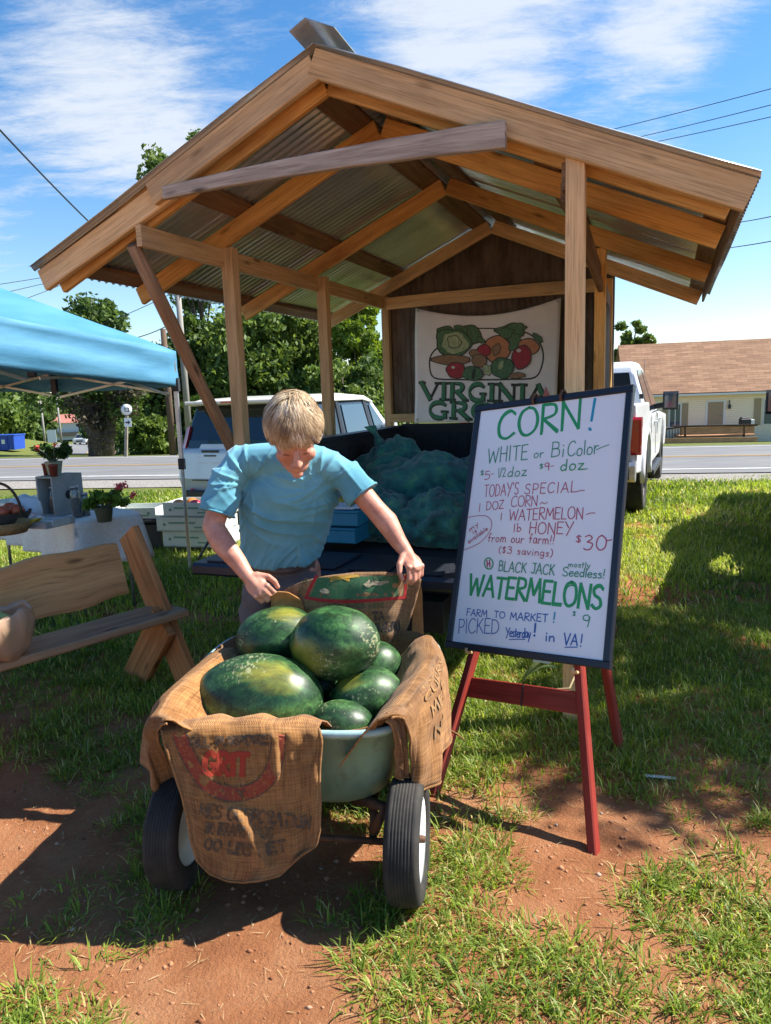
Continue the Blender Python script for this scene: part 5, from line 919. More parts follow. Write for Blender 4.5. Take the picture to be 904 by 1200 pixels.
for i in range(a_-1):
    for j in range(b__-1): fs.append((i*b__+j, i*b__+j+1, (i+1)*b__+j+1, (i+1)*b__+j)); uv.append([(.07*j, uvr[i]), (.07*(j+1), uvr[i]), (.07*(j+1), uvr[i+1]), (.07*j, uvr[i+1])])
fs.append(tuple(i*b__ for i in range(a_-1))); uv.append([(5, uvr[i]) for i in range(a_-1)]); fs.append(tuple(i*b__+b__-1 for i in range(a_-2, -1, -1))); uv.append([(5, 0)]*(a_-1))
m.add(R2.reshape(-1, 3), fs, 0, uv); m.build('backrest', m_benchback, bench)
for l in (.10, 1.42):
    m = MB(); m.beam(bpnt(l-.06, -.10, -.02), bpnt(l-.06, .435, .86), .045, .19, up=bw, ch=.006); m.build('leg', m_benchw, bench)
    m = MB(); m.beam(bpnt(l+.0, .42, -.02), bpnt(l+.0, .05, .415), .045, .20, up=bw, ch=.006); m.build('leg', m_benchw, bench)
q = bpnt(.945, .08, .458); bag = thing('corn_bag', 'crumpled translucent bag of corn on the bench, cut by the left edge', 'bag', q)
m_bagp, nt, b = newmat('translucent_tan_bag'); b.inputs['Base Color'].default_value = (.52, .34, .22, 1); b.inputs['Roughness'].default_value = .25; b.inputs['Coat Weight'].default_value = .4
tr = N(nt, 'ShaderNodeBsdfTransparent', i={0: (.95, .8, .65, 1)}); ms = N(nt, 'ShaderNodeMixShader', i={0: .3}); L(nt, b.outputs[0], ms.inputs[1]); L(nt, tr.outputs[0], ms.inputs[2]); L(nt, ms.outputs[0], [n for n in nt.nodes if n.type == 'OUTPUT_MATERIAL'][0].inputs[0])
rows = [[q+bd*(r*math.cos(a)*1.1)+bw*(r*math.sin(a)*.85)+V3(0, 0, z+.012*math.sin(5*a)*(z/.2)) for a in np.linspace(0, 2*math.pi, 48, endpoint=False)] for z, r in ((.002, .07), (.004, .11), (.05, .135), (.11, .15), (.17, .16), (.215, .15), (.225, .142), (.20, .138), (.16, .145))]
m = MB(); m.grid(rows, closed_u=True); o = m.build('bag', m_bagp, bag); displace(o, lambda c, n: .016*noise.noise(Vector(c*19))+.008*noise.noise(Vector(c*45)))
m_husk = M('corn_husk', (.24, .34, .08), (.42, .48, .16), 20, .6, stretch=(1, 1, .2))
for i in range(5):
    m = MB(); c = q+bd*(rng.uniform(-.06, .06))+bw*rng.uniform(-.05, .05)+[0, 0, .10+.02*i]; d = nrm(bd*rng.uniform(-1, 1)+bw*rng.uniform(-.4, .4)+V3(0, 0, .25)); A3 = [nrm(np.cross(d, (0, 0, 1))), None, d]; A3[1] = np.cross(d, A3[0]); m.ell(c, (.028, .028, .10), A3, 12, 8); o = m.build('corn_ear', m_husk); origin(o, c); tag(o, 'green husked ear of corn inside the tan bag on the bench', 'corn', 'ears of corn in the bag')
m = MB(); e0_ = atz(20, 722, .60); tip = atz(55, 747, .50); mid = atz(38, 737, .57); m.add([e0_+[0, 0, .012], e0_-[0, 0, .008], mid+[0, 0, .008], mid-[0, 0, .006], tip], [(0, 1, 3, 2), (2, 3, 4)]); o = m.build('husk_leaf', m_husk, bag); solid(o, .002)

# ------------------------------------------------------------------ vehicles
def side_prism(m, poly, hw, mat=0, x0=None):
    n = len(poly); vs = [(hw(z), y, z) for y, z in poly]+[((-hw(z)) if x0 is None else hw(z)-x0, y, z) for y, z in poly]
    m.add(vs, [tuple(range(n)), tuple(range(2*n-1, n-1, -1))]+[(i, n+i, n+(i+1) % n, (i+1) % n) for i in range(n)], mat)
def arch(cy, r, zb, n=10): return [(cy-r*math.cos(a), zb+0*a+max(0, 0)+r*math.sin(a)) for a in np.linspace(0, math.pi, n)]
def wheel(parent, x, y, r, w, side, rimmat):
    m = MB(); m.lathe([(r*.62, -w/2), (r*.93, -w/2), (r, -w*.36), (r, w*.36), (r*.93, w/2), (r*.62, w/2)], (x, y, r), (1, 0, 0), 32, closed=True); wh = m.build('wheel', m_rubber, parent, False)
    m = MB(); m.lathe([(0, -w*.1), (r*.2, w*.3*side), (r*.56, w*.2*side), (r*.63, w*.45*side), (r*.63, -w*.4*side), (0, -w*.4*side)], (x, y, r), (1, 0, 0), 24); m.build('rim', rimmat, wh, False)
def pickup(label, root, rot, paint, name):
    t = thing(name, label, 'pickup truck', root, rot)
    hw = lambda z: 1.0-.06*max(0, z-1.0)-.05*max(0, .8-z)
    poly = [(.02, .62)]+arch(1.2, .50, .56)[0:]+[(1.85, .50), (4.1, .50)]+arch(4.75, .50, .56)+[(5.75, .52), (5.85, .8), (5.8, 1.08), (4.2, 1.18), (1.9, 1.20), (1.88, 1.38), (.0, 1.40), (-.02, 1.0)]
    m = MB()
    side_prism(m, poly, hw, x0=.08); 
    n0 = len(m.v); m2 = MB(); side_prism(m2, poly, hw, x0=.08); m.add([(-x, y, z) for x, y, z in m2.v], [tuple(reversed(f)) for f in m2.f])
    m.box((0, 1.84, .98), (1.84, .05, .78)); m.box((0, .05, 1.02), (1.84, .06, .70)); m.box((0, .95, .72), (1.84, 1.72, .05)); m.box((0, 3.0, .85), (1.84, 2.2, .6)); m.box((0, 5.0, .88), (1.84, 1.64, .46)); m.add([(-.96, 4.1, 1.19), (.96, 4.1, 1.19), (.93, 5.8, 1.1), (-.93, 5.8, 1.1)], [(0, 1, 2, 3)])
    b = m.build('body', paint, t, False); bevel(b, .03, 3, 50)
    hc = lambda z: .955-.30*max(0, z-1.2)
    m = MB(); side_prism(m, [(1.92, 1.19), (1.98, 1.75), (2.08, 1.88), (2.4, 1.94), (3.1, 1.94), (3.45, 1.86), (4.25, 1.19)], hc); cb_ = m.build('cab', paint, t, False); bevel(cb_, .05, 3, 30)
    hg = lambda z: hc(z)+.006
    for sg in (-1, 1):
        for poly in ([(2.12, 1.25), (2.16, 1.74), (2.28, 1.82), (2.88, 1.83), (2.88, 1.25)], [(2.98, 1.25), (2.98, 1.83), (3.36, 1.80), (3.95, 1.25)]):
            m = MB(); m.add([(sg*hg(z), y, z) for y, z in poly], [tuple(range(len(poly)))]); solid(m.build('side_window', m_glass, cb_, False), .012)
        m = MB(); m.box((sg*.985, .0, 1.05), (.11, .16, .42), ch=.03); m.build('tail_lamp', m_redlamp, t, False)
        wheel(t, sg*.86, 1.2, .40, .27, sg, m_steel); wheel(t, sg*.86, 4.75, .40, .27, sg, m_steel)
        m = MB(); m.box((sg*.985, 1.2, .0), (.01, .01, .01)); 
        P = [[(sg*x, 1.2-r*math.cos(a), .40+r*math.sin(a)+.13) for a in np.linspace(-.15, math.pi+.15, 16)] for x, r in ((.97, .46), (1.025, .48), (1.03, .54), (.985, .58))]; m = MB(); m.grid(P); fl_ = m.build('wheel_arch_flare', paint, t, False); solid(fl_, .015)
        m = MB(); m.box((sg*.97, 2.95, .42), (.16, 1.9, .07), ch=.02); m.build('running_board', m_black, t, False)
        m = MB(); m.beam((sg*.93, 3.55, 1.27), (sg*1.09, 3.56, 1.30), .06, .08); m.box((sg*1.17, 3.55, 1.36), (.22, .15, .28), ch=.05); mi = m.build('mirror', m_black, t, False); m = MB(); m.box((sg*1.17, 3.47, 1.36), (.17, .012, .22), ch=.005); m.build('mirror_glass', m_glassb, mi, False)
        for y_ in (2.95, 2.03): m = MB(); m.box((sg*(hw(1.0)+.002), y_, .9), (.006, .008, .60)); m.build('door_seam', m_black, t, False)
        for y_ in (2.75, 3.75): m = MB(); m.box((sg*(hw(1.05)+.02), y_, 1.08), (.035, .16, .03), ch=.01); m.build('door_handle', paint, t, False)
    m = MB(); m.add([(-.78, 1.935, 1.28), (.78, 1.935, 1.28), (.70, 1.985, 1.78), (-.70, 1.985, 1.78)], [(0, 1, 2, 3)]); solid(m.build('rear_window', m_glass, cb_, False), .015)
    m = MB(); m.add([(-.85, 4.24, 1.22), (.85, 4.24, 1.22), (.74, 3.5, 1.85), (-.74, 3.5, 1.85)], [(0, 1, 2, 3)]); solid(m.build('windscreen', m_glass, cb_, False), .015)
    m = MB(); m.box((0, -.10, .66), (1.98, .18, .22), ch=.04); bp_ = m.build('rear_bumper', m_steel, t, False); m = MB(); m.box((0, -.195, .72), (1.3, .03, .05)); [m.box((s*.82, -.194, .64), (.22, .02, .13), ch=.01) for s in (-1, 1)]; m.build('bumper_step', m_black, bp_, False)
    m = MB(); m.box((0, -.012, 1.05), (1.72, .03, .60), ch=.012); m.box((0, -.03, 1.22), (.3, .02, .08)); m.build('tailgate', paint, t, False)
    m = MB(); m.box((.95, 1.0, 1.47), (.05, .16, .06), ch=.01); m.build('bed_rail_cleat', m_black, t, False)
    m = MB(); m.tube([(.7, 4.6, 1.15), (.7, 4.55, 2.05)], .004, 5); m.build('aerial', m_black, t, False)
    m = MB(); [m.tube([(sx*.6, -.1, .45), (sx*.62, .8, .42)], .04, 8) for sx in (1,)]; m.build('exhaust_pipe', m_rust, t, False)
    return t
rt_ = tsp(.56, 4.55, 0); pickup('white pickup truck parked behind the shed with its red tail lamp beside the whiteboard', rt_, -TH-R_(2.6), m_white, 'pickup_truck')
mpos = V3(4.61, 8.45, 0); hd = V3(math.sin(R_(27)), math.cos(R_(27)), 0); rg = V3(hd[1], -hd[0], 0); rt_ = mpos-hd*3.55+rg*1.17
pickup('dark parked truck at the right edge, only its black mirror in view', rt_, -R_(27), M('dark_blue_paint', (.02, .03, .06), rough=.3, coat=.4), 'pickup_truck')
# hatchback
m_silver = M('silver_blue_paint', (.60, .64, .70), (.56, .60, .66), 3, .25, .15, coat=.5); m_cream = M('cream_white_roof', (.74, .72, .64), rough=.3, coat=.4)
kc = V3(-1.86, 8.95, 0); t = thing('hatchback', 'boxy pale silver hatchback with a white roof parked behind the man', 'car', kc, -TH-R_(1)); hw = lambda z: .885-.10*max(0, .5-z)-.02*max(0, z-.8)
poly = [(.06, .36), (.25, .30)]+arch(.72, .36, .32)+[(1.2, .27), (2.7, .27)]+arch(3.2, .36, .32)+[(3.95, .30), (4.1, .5), (4.08, .82), (3.9, .95), (3.0, 1.03), (.14, 1.03), (.03, .98), (-.02, .62)]
m = MB(); side_prism(m, poly, hw); bd_ = m.build('body', m_silver, t, False); bevel(bd_, .045, 3, 50)
hg = lambda z: .865-.20*max(0, z-1.0); m = MB(); side_prism(m, [(.10, 1.01), (.30, 1.54), (2.45, 1.56), (3.15, 1.02)], hg); gh = m.build('window_band', m_glass, t, False); bevel(gh, .05, 3, 30)
m = MB(); side_prism(m, [(.20, 1.535), (.14, 1.57), (.4, 1.615), (1.4, 1.645), (2.3, 1.60), (2.62, 1.50), (2.5, 1.49), (2.2, 1.535)], lambda z: .80-.3*max(0, z-1.54)); bevel(m.build('roof', m_cream, t, False), .03, 3, 30)
m = MB(); m.box((0, .12, 1.575), (1.42, .20, .045), ch=.015); sp_ = m.build('spoiler', m_cream, t, False); m = MB(); m.box((0, .014, 1.575), (.32, .012, .022)); m.build('brake_light', m_redlamp, sp_, False)
hp = lambda z: hg(z)+.008
for sg in (-1, 1):
    for poly in ([(2.32, 1.02), (2.24, 1.54), (2.34, 1.54), (2.42, 1.02)], [(2.98, 1.02), (2.42, 1.54), (2.52, 1.54), (3.14, 1.02)], [(1.32, 1.02), (1.34, 1.54), (1.42, 1.54), (1.42, 1.02)]):
        m = MB(); m.add([(sg*hp(z), y, z) for y, z in poly], [(0, 1, 2, 3)]); solid(m.build('pillar', m_silver if poly[0][0] > 2.5 else m_black, gh, False), .01)
    for poly in ([(1.50, 1.08), (1.50, 1.48), (2.2, 1.48), (2.28, 1.08)], [(2.5, 1.08), (2.43, 1.46), (2.50, 1.46), (2.86, 1.10)]):
        m = MB(); m.add([(sg*(hp(z)+.002), y, z) for y, z in poly], [(0, 1, 2, 3)]); solid(m.build('side_window', m_glassb, gh, False), .006)
    m = MB(); m.prism([(sg*.80, .02, .90), (sg*.885, .06, .86), (sg*.845, .20, 1.26), (sg*.76, .16, 1.28)], (0, .06, 0)); m.build('tail_lamp', m_redlamp, t, False)
    m = MB(); m.lathe([(0, 0), (.055, 0), (.05, .012), (0, .016)], (sg*.66, -.03, .44), (0, -1, .1), 16); m.build('rear_reflector', m_redlamp, t, False)
    wheel(t, sg*.78, .72, .33, .2, sg, m_steel); wheel(t, sg*.78, 3.2, .33, .2, sg, m_steel)
    m = MB(); m.box((sg*.98, 2.78, 1.10), (.2, .12, .15), ch=.04); m.build('mirror', m_silver, t, False)
m = MB(); m.prism([(-.58, .0, .80), (.58, .0, .80), (.60, .05, .95), (.56, .085, 1.06), (-.56, .085, 1.06), (-.60, .05, .95)], (0, .05, 0)); tgp = m.build('tailgate_panel', m_white, t, False); bevel(tgp, .02, 3)
m = MB(); m.box((-.38, .028, .965), (.26, .012, .03)); m.box((-.38, .016, .91), (.18, .012, .018)); m.build('badge', m_black, tgp, False)
m = MB(); m.prism([(-.78, .01, .74), (.78, .01, .74), (.74, .10, 1.10), (-.74, .10, 1.10)], (0, .03, 0)); m.build('tailgate_surround', m_glass, t, False)
m = MB(); m.box((0, -.02, .60), (1.3, .02, .012)); m.box((0, -.028, .40), (1.5, .06, .14), ch=.02); m.build('bumper_trim', m_black, t, False)
m = MB(); m.box((0, -.035, .68), (.34, .012, .12), ch=.004); m.build('number_plate', m_sign, t, False)

# ------------------------------------------------------------------ unseen tree added right of frame, crown shaped to shade grass behind easel
b_ = V3(7.3, 4.5, 0); t = thing('added_shade_tree', 'unseen tree added beyond the right picture edge, crown shaped to cast shade', 'tree', b_); cs = []
while len(cs) < 150:
    x, y = rng.uniform(.75, 4.3), rng.uniform(2.45, 4.95)
    if x < .95 and y > 3.5: continue
    if noise.noise(Vector((x*1.6, y*1.6, 4.))) < -.33: continue
    z = rng.uniform(4.3, 6.2); cs.append(V3(x, y, 0)+SUNV*z)
V, F, T = leaf_cloud(cs, [.36]*len(cs), 120, .055); adopt(bigmesh('crown', V, F, m_leafM, T), t)
m = MB(); m.tube([b_-[0, 0, .2], b_+(0, 0, 1.6), b_+(.1, .1, 3.2), b_+(-.1, 0, 5.)], [.2, .16, .13, .06], 10); [m.tube([b_+(.05, .05, 2.8), (b_+(.05, .05, 3.2)+c)/2, c], [.06, .04, .012], 6) for c in cs[::14]]; m.build('trunk', m_bark, t)

# ------------------------------------------------------------------ black trailer bed under the shed, tailgate down
m_navy = M('dark_navy_steel', (.014, .017, .026), (.022, .025, .036), 12, .42)
tr = thing('trailer_bed', 'black pickup bed trailer with a lowered tailgate parked under the shed', 'trailer', tsp(.4, .7, 0))
def tb_(name, s0, s1, t0, t1, z0, z1, mat=m_bedliner, ch=.008, par=None):
    m = MB(); m.box(tsp((s0+s1)/2, (t0+t1)/2, (z0+z1)/2), (s1-s0, t1-t0, z1-z0), (sb, sa, V3(0, 0, 1)), ch=ch); return m.build(name, mat, par or tr)
tb_('floor', -.30, 1.16, -.48, 1.96, .68, .745); tb_('side_panel', -.38, -.30, -.48, 2.02, .60, 1.30); tb_('side_panel', 1.16, 1.24, -.48, 2.02, .60, 1.30); tb_('front_panel', -.30, 1.16, 1.96, 2.03, .62, 1.34); tb_('rail_cap', -.395, -.285, -.48, 2.05, 1.301, 1.325, m_navy)
for k in range(9): tb_('panel_rib', -.28+.165*k, -.20+.165*k, 1.945, 1.958, .80, 1.26, ch=.004)
for k in range(8): tb_('panel_rib', -.298, -.285, -.3+.28*k, -.16+.28*k, .80, 1.24, ch=.004)
tg = tb_('tailgate', -.43, 1.24, -.93, -.50, .70, .765, m_navy, .02)
for k in range(6): tb_('tailgate_rib', -.36+.27*k, -.16+.27*k, -.89, -.56, .766, .776, m_navy, .004, tg)
tb_('rear_bumper', -.22, 1.05, -.62, -.47, .50, .64, m_navy, .02)
m = MB(); m.tube([tsp(-.36, -.49, 1.20), tsp(-.39, -.66, .98), tsp(-.41, -.90, .78)], .007, 6); m.build('tailgate_cable', m_black, tr)
m = MB(); m.box(tsp(.43, .7, .52), (.9, 2.9, .16), (sb, sa, V3(0, 0, 1))); m.build('chassis', m_black, tr)
for sg, s in ((-1, -.50), (1, 1.36)):
    m = MB(); m.lathe([(.18, -.09), (.29, -.09), (.31, -.06), (.31, .06), (.29, .09), (.18, .09)], tsp(s, .72, .31), sb, 28, closed=True); w_ = m.build('wheel', m_rubber, tr); m = MB(); m.lathe([(0, 0), (.185, .03), (.185, -.05), (0, -.05)], tsp(s, .72, .31), sb, 20); m.build('rim', m_steel, w_)
    m = MB(); m.grid([[tsp(s+x, .72-r*math.cos(a), .36+r*math.sin(a)) for a in np.linspace(.1, math.pi-.1, 14)] for x, r in ((-.11, .38), (.11, .38))]); solid(m.build('mudguard', m_navy, tr), .01)
m = MB(); m.tube([tsp(.43, 2.1, .5), tsp(.43, 3.2, .48)], .04, 8); m.tube([tsp(.43, 3.1, .46), tsp(.43, 3.1, 0.)], .03, 8); m.build('drawbar', m_black, tr)
# net bags of produce in the bed
m_net, nt, b = newmat('teal_net_bag'); b.inputs['Roughness'].default_value = .8; b.inputs['Sheen Weight'].default_value = .3
n1 = N(nt, 'ShaderNodeTexNoise', i={'Scale': 9., 'Detail': 6, 'Roughness': .65}); L(nt, coords(nt, 'Object'), n1.inputs['Vector']); L(nt, ramp(nt, n1.outputs[0], [(.34, (.005, .050, .045)), (.52, (.018, .150, .125)), (.68, (.07, .27, .12))]), b.inputs['Base Color'])
vo = N(nt, 'ShaderNodeTexVoronoi', i={'Scale': 120.}); L(nt, coords(nt, 'Object'), vo.inputs['Vector']); bump(nt, b, vo.outputs['Distance'], .5, .006)
def netbag(label, px, py, y, rx, ry, rz_, seed, neck=None):
    c = aty(px, py, y); k = y/FPX; c[2] = max(c[2], .76+rz_*.72); m = MB(); m.ell(c, (rx, ry, rz_), None, 64, 40)
    if neck is not None: n_ = nrm(neck); m.tube([c+n_*min(rx, rz_)*.8, c+n_*(rz_+.06), c+n_*(rz_+.14)], [.07, .03, .06], 12)
    o = m.build('net_bag', m_net); sd = Vector((seed*3.1, seed*1.7, seed)); zf = .752
    def fn(p, n):
        v = Vector(p); h = .062*noise.fractal(v*4.2+sd, 1, 2, 3)+.045*(abs(noise.noise(v*9+sd))-.25)+.016*(abs(noise.noise(v*21+sd))-.2)
        f = Vector((math.sin(seed), .2, .5)); return h-.02*abs(math.sin((v.x*math.cos(seed)+v.z*math.sin(seed*2))*26+5*noise.noise(v*6+sd)))
    displace(o, fn); me = o.data
    for v in me.vertices:
        if v.co.z < zf: v.co.z = zf+.001*seed
    origin(o, c); tag(o, label, 'produce bag', 'teal net bags in the trailer bed'); return o
netbag('tallest teal net bag, peaked, at the back of the trailer bed', 462, 568, 5.25, .30, .26, .30, 1, (-.35, 0, 1)); netbag('large green lit teal net bag at the front right, beside the whiteboard', 512, 622, 4.55, .36, .32, .27, 2); netbag('dark teal net bag at the left of the heap behind the man', 415, 598, 5.2, .26, .24, .18, 3)
netbag('teal net bag at the far right of the heap, half hidden by the whiteboard', 548, 598, 5.0, .26, .25, .24, 4); netbag('small teal net bag beside the stacked blue cartons', 452, 658, 4.15, .20, .22, .17, 5); netbag('low teal net bag nearest the tailgate under the large lit one', 520, 672, 4.0, .27, .22, .16, 6); netbag('teal net bag in the middle of the heap under the peaked one', 478, 605, 4.9, .27, .25, .22, 7)
m_netb = M('bright_teal_net', (.01, .26, .24), (.03, .38, .34), 40, .7, bmp=.6, bdist=.006); cq = aty(512, 683, 3.55); m = MB()
m.ell(cq, (.075, .05, .05), None, 32, 20); o = m.build('empty_net', m_netb); displace(o, lambda p, n: .03*noise.fractal(Vector(p*22), 1, 2, 3)); origin(o, cq); tag(o, 'bright teal crumpled empty net on the tailgate beside the whiteboard', 'net')
m_ylw = M('yellow_sack', (.50, .36, .03), (.62, .46, .06), 9, .6); cq = aty(388, 636, 4.6); cq[2] = .87; m = MB(); m.ell(cq, (.22, .16, .12), None, 40, 24); o = m.build('yellow_sack', m_ylw); displace(o, lambda p, n: .04*noise.fractal(Vector(p*9), 1, 2, 3)); origin(o, cq); tag(o, 'yellow sack behind the stacked blue cartons in the trailer bed', 'sack')
m_dummy = None; m_cyan = M('cyan_carton', (.012, .20, .30), (.008, .15, .24), 6, .6); m_paper = M('white_paper', (.66, .68, .68), (.58, .60, .60), 9, .7)
for lb, z0, dx, rr in (('lower cyan blue carton of the stacked pair in the trailer', .80, 0, .0), ('upper cyan blue carton of the stacked pair, papers on top', .895, .01, .05)):
    c = aty(402, 655, 3.98); c[2] = z0+.04; c[0] += dx; t = thing('blue_carton', lb, 'carton', c, -TH+rr, 'cyan cartons in the trailer'); m = MB(); m.box((0, 0, 0), (.27, .24, .075), ch=.006); m.build('box', m_cyan, t, False); m = MB(); m.box((0, 0, .043), (.276, .246, .012), ch=.003); m.build('lid', m_cyan, t, False)
c[2] += .055; m = MB(); [m.box(c+[.01*i, .0, .003*i], (.2+.02*i, .2, .002), (nrm(V3(1, .1*i-.3, 0)), nrm(V3(-.1*i+.3, 1, 0)), V3(0, 0, 1))) for i in range(3)]; o = m.build('papers', m_paper); origin(o, c); tag(o, 'loose white papers lying on the upper cyan carton', 'papers')

# ------------------------------------------------------------------ easel and whiteboard
BC = V3(.622, 2.9225, 1.0543); yaw, lean, rl, BW, BH = R_(-43.38), R_(21.67), R_(5.957), .7466, 1.110
bu0 = V3(math.cos(yaw), math.sin(yaw), 0); bn0 = V3(-math.sin(yaw), math.cos(yaw), 0); bup0 = V3(0, 0, 1)*math.cos(lean)+bn0*math.sin(lean); BU = bu0*math.cos(rl)+bup0*math.sin(rl); BV = bup0*math.cos(rl)-bu0*math.sin(rl); BN = np.cross(BU, BV)   # BN towards the viewer
if BN[1] > 0: BN = -BN
bpt = lambda u, v, o=0.: BC+BU*u+BV*v+BN*o
wb = thing('whiteboard', 'white dry erase board with a black frame and handwritten prices leaning on the red easel', 'whiteboard', BC-BV*BH/2)
fwid = .030; m = MB()
m.beam(bpt(-BW/2, BH/2-fwid/2), bpt(BW/2, BH/2-fwid/2), .026, fwid, up=BV, side=BN); m.beam(bpt(-BW/2, -BH/2+fwid/2), bpt(BW/2, -BH/2+fwid/2), .026, fwid, up=BV, side=BN)
for sg in (-1, 1): m.beam(bpt(sg*(BW/2-fwid/2), -BH/2+fwid+.0005), bpt(sg*(BW/2-fwid/2), BH/2-fwid-.0005), .026, fwid, up=BU, side=BN)
m.build('frame', m_blackm, wb)
m = MB(); m.box(bpt(0, 0, -.002), (BW-fwid*1.6, BH-fwid*1.6, .012), (BU, BV, BN)); m.build('panel', M('whiteboard_surface', (.86, .87, .88), (.83, .84, .86), 2.5, .22, spec=.5), wb)
for px, py in ((628, 466), (661, 458)):
    w = ray(px, py); k = np.dot(BC-[0, 0, CAMH], BN)/np.dot(w, BN); q = w*k+[0, 0, CAMH]; u = np.dot(q-BC, BU); v0 = BH/2
    hk = MB(); hk.tube([bpt(u, v0-.035, .016), bpt(u, v0-.012, .026), bpt(u, v0+.010, .018), bpt(u, v0+.020, 0.), bpt(u, v0+.012, -.022), bpt(u, v0-.03, -.03)], .006, 8); hk.build('hook', m_rust, wb)
def bxy(px, py): w = ray(px, py); k = np.dot(BC+BN*.004-[0, 0, CAMH], BN)/np.dot(w, BN); q = w*k+[0, 0, CAMH]-BC; return (np.dot(q, BU), np.dot(q, BV))
# inner white area in the photo -> board coordinates, so the writing sits where it does on the real board
src = [(568, 485), (730, 455), (712.7, 777.7), (525, 755)]; iw, ih = BW/2-fwid*.9, BH/2-fwid*.9; dst = [(-iw, ih), (iw, ih), (iw, -ih), (-iw, -ih)]
A = []; 
for (x, y), (u, v) in zip(src, dst): A += [[x, y, 1, 0, 0, 0, -u*x, -u*y], [0, 0, 0, x, y, 1, -v*x, -v*y]]
Hc = np.linalg.solve(np.array(A, float), np.array(dst, float).ravel()); Hm = np.append(Hc, 1).reshape(3, 3)
def wxy(zx, zy): p = Hm @ np.array([500+zx/3., 420+zy/3., 1.]); return p[:2]/p[2]     # zx, zy: measured on a 3x enlargement
bf3 = lambda u, v: bpt(u, v, .0045)
inks = {'g': M('marker_green', (.012, .26, .075), (.03, .38, .13), 220, .4), 'G': M('marker_green_thin', (.03, .23, .12), (.06, .32, .18), 200, .4), 'r': M('marker_red', (.42, .03, .08), (.52, .09, .14), 200, .4), 'b': M('marker_blue', (.02, .08, .36), (.04, .15, .44), 200, .4), 't': M('marker_teal', (.0, .26, .42), (.02, .36, .52), 200, .4)}
cnt = [0]
def wr(col, text, a, c, htop, width=.0042, **k):
    a2, c2 = wxy(*a), wxy(*c); h = np.linalg.norm(wxy(*htop)-a2); cnt[0] += 1; mm_ = MB(); write(mm_, text, a2, c2, h, width, bf3, BN, .0002+.00006*(cnt[0] % 20), doff=.000012, jit=k.pop('jit', .03), **k); mm_.build('handwriting', inks[col], wb)
def ln(col, pts, width=.004): cnt[0] += 1; mm_ = MB(); mm_.ribbon(smoothline([wxy(*p) for p in pts], 6), width, BN, 0, .0002+.00006*(cnt[0] % 20), bf3); mm_.build('handwritten_line', inks[col], wb)
wr('g', 'CORN', (256, 284), (532, 232), (262, 196), .0125, gap=.12); wr('g', 'CORN', (260, 281), (536, 228), (266, 199), .006, gap=.12)
wr('t', '!', (556, 236), (590, 230), (570, 140), .011); wr('t', '!', (560, 236), (592, 230), (576, 142), .007)
wr('G', 'WHITE', (222, 362), (356, 341), (222, 316), .0050); wr('G', 'or', (378, 336), (410, 331), (378, 308), .0042); wr('G', 'Bi', (436, 332), (480, 326), (437, 284), .0045); wr('G', 'Color', (492, 326), (598, 310), (492, 280), .0045, gap=.1); ln('G', [(592, 298), (612, 288), (634, 279)], .0035)
wr('G', '$', (197, 404), (209, 402), (198, 388), .0035); wr('r', '5', (210, 418), (228, 415), (211, 392), .0036); ln('r', [(232, 398), (242, 396)], .003); wr('G', '1/2', (257, 408), (282, 402), (258, 378), .0034, gap=.06); wr('G', 'doz', (288, 404), (352, 396), (290, 372), .0042)
wr('G', '$', (396, 372), (410, 370), (397, 356), .0035); wr('r', '9', (414, 378), (432, 374), (414, 352), .0036); ln('r', [(436, 361), (446, 359)], .003); wr('g', 'doz', (468, 376), (548, 366), (470, 340), .0050); ln('g', [(546, 366), (562, 363)], .004)
wr('r', "TODAY'S", (207, 475), (324, 460), (208, 436), .0040); wr('r', 'SPECIAL', (345, 458), (524, 444), (346, 424), .0040, gap=.22); ln('r', [(522, 443), (540, 438), (553, 437)], .0035)
wr('r', '1', (185, 526), (195, 525), (186, 498), .0038); wr('r', 'DOZ', (213, 520), (272, 512), (213, 492), .0038); wr('r', 'CORN', (298, 506), (388, 498), (299, 470), .0038, gap=.1); ln('r', [(398, 492), (406, 485), (414, 489), (424, 484)], .0034)
wr('r', '1', (257, 553), (268, 552), (258, 528), .0038); wr('r', 'WATERMELON', (290, 552), (548, 536), (291, 514), .0040, gap=.12); ln('r', [(560, 520), (578, 514), (592, 514)], .0034)
wr('r', 'lb', (305, 592), (332, 590), (306, 564), .0038); wr('r', 'HONEY', (359, 596), (512, 592), (360, 556), .0042, gap=.14)
wr('r', 'from our farm!!', (216, 630), (448, 630), (217, 600), .0036); wr('r', '$', (524, 622), (544, 622), (526, 594), .0040); wr('r', '30', (552, 648), (634, 646), (553, 594), .0048, gap=.2); ln('r', [(638, 610), (654, 606)], .004)
wr('r', '($3 savings)', (252, 668), (442, 676), (254, 644), .0034)
wr('G', 'BLACK JACK', (250, 734), (448, 742), (252, 698), .0046); wr('G', 'mostly', (498, 710), (578, 712), (499, 690), .0032); wr('G', 'Seedless!', (478, 744), (632, 750), (480, 712), .0042, gap=.1)
wr('g', 'WATERMELONS', (140, 824), (622, 868), (146, 748), .0125, gap=.12); wr('g', 'WATERMELONS', (143, 821), (625, 864), (149, 751), .006, gap=.12)
wr('G', '$', (516, 894), (528, 895), (517, 876), .0035); wr('G', '9', (550, 932), (580, 936), (552, 884), .0045)
wr('b', 'FARM', (132, 902), (204, 908), (133, 876), .0042); wr('b', 'TO', (230, 908), (268, 911), (231, 884), .0042); wr('b', 'MARKET', (288, 914), (424, 920), (290, 886), .0044); wr('t', '!', (444, 922), (454, 922), (445, 884), .0065)
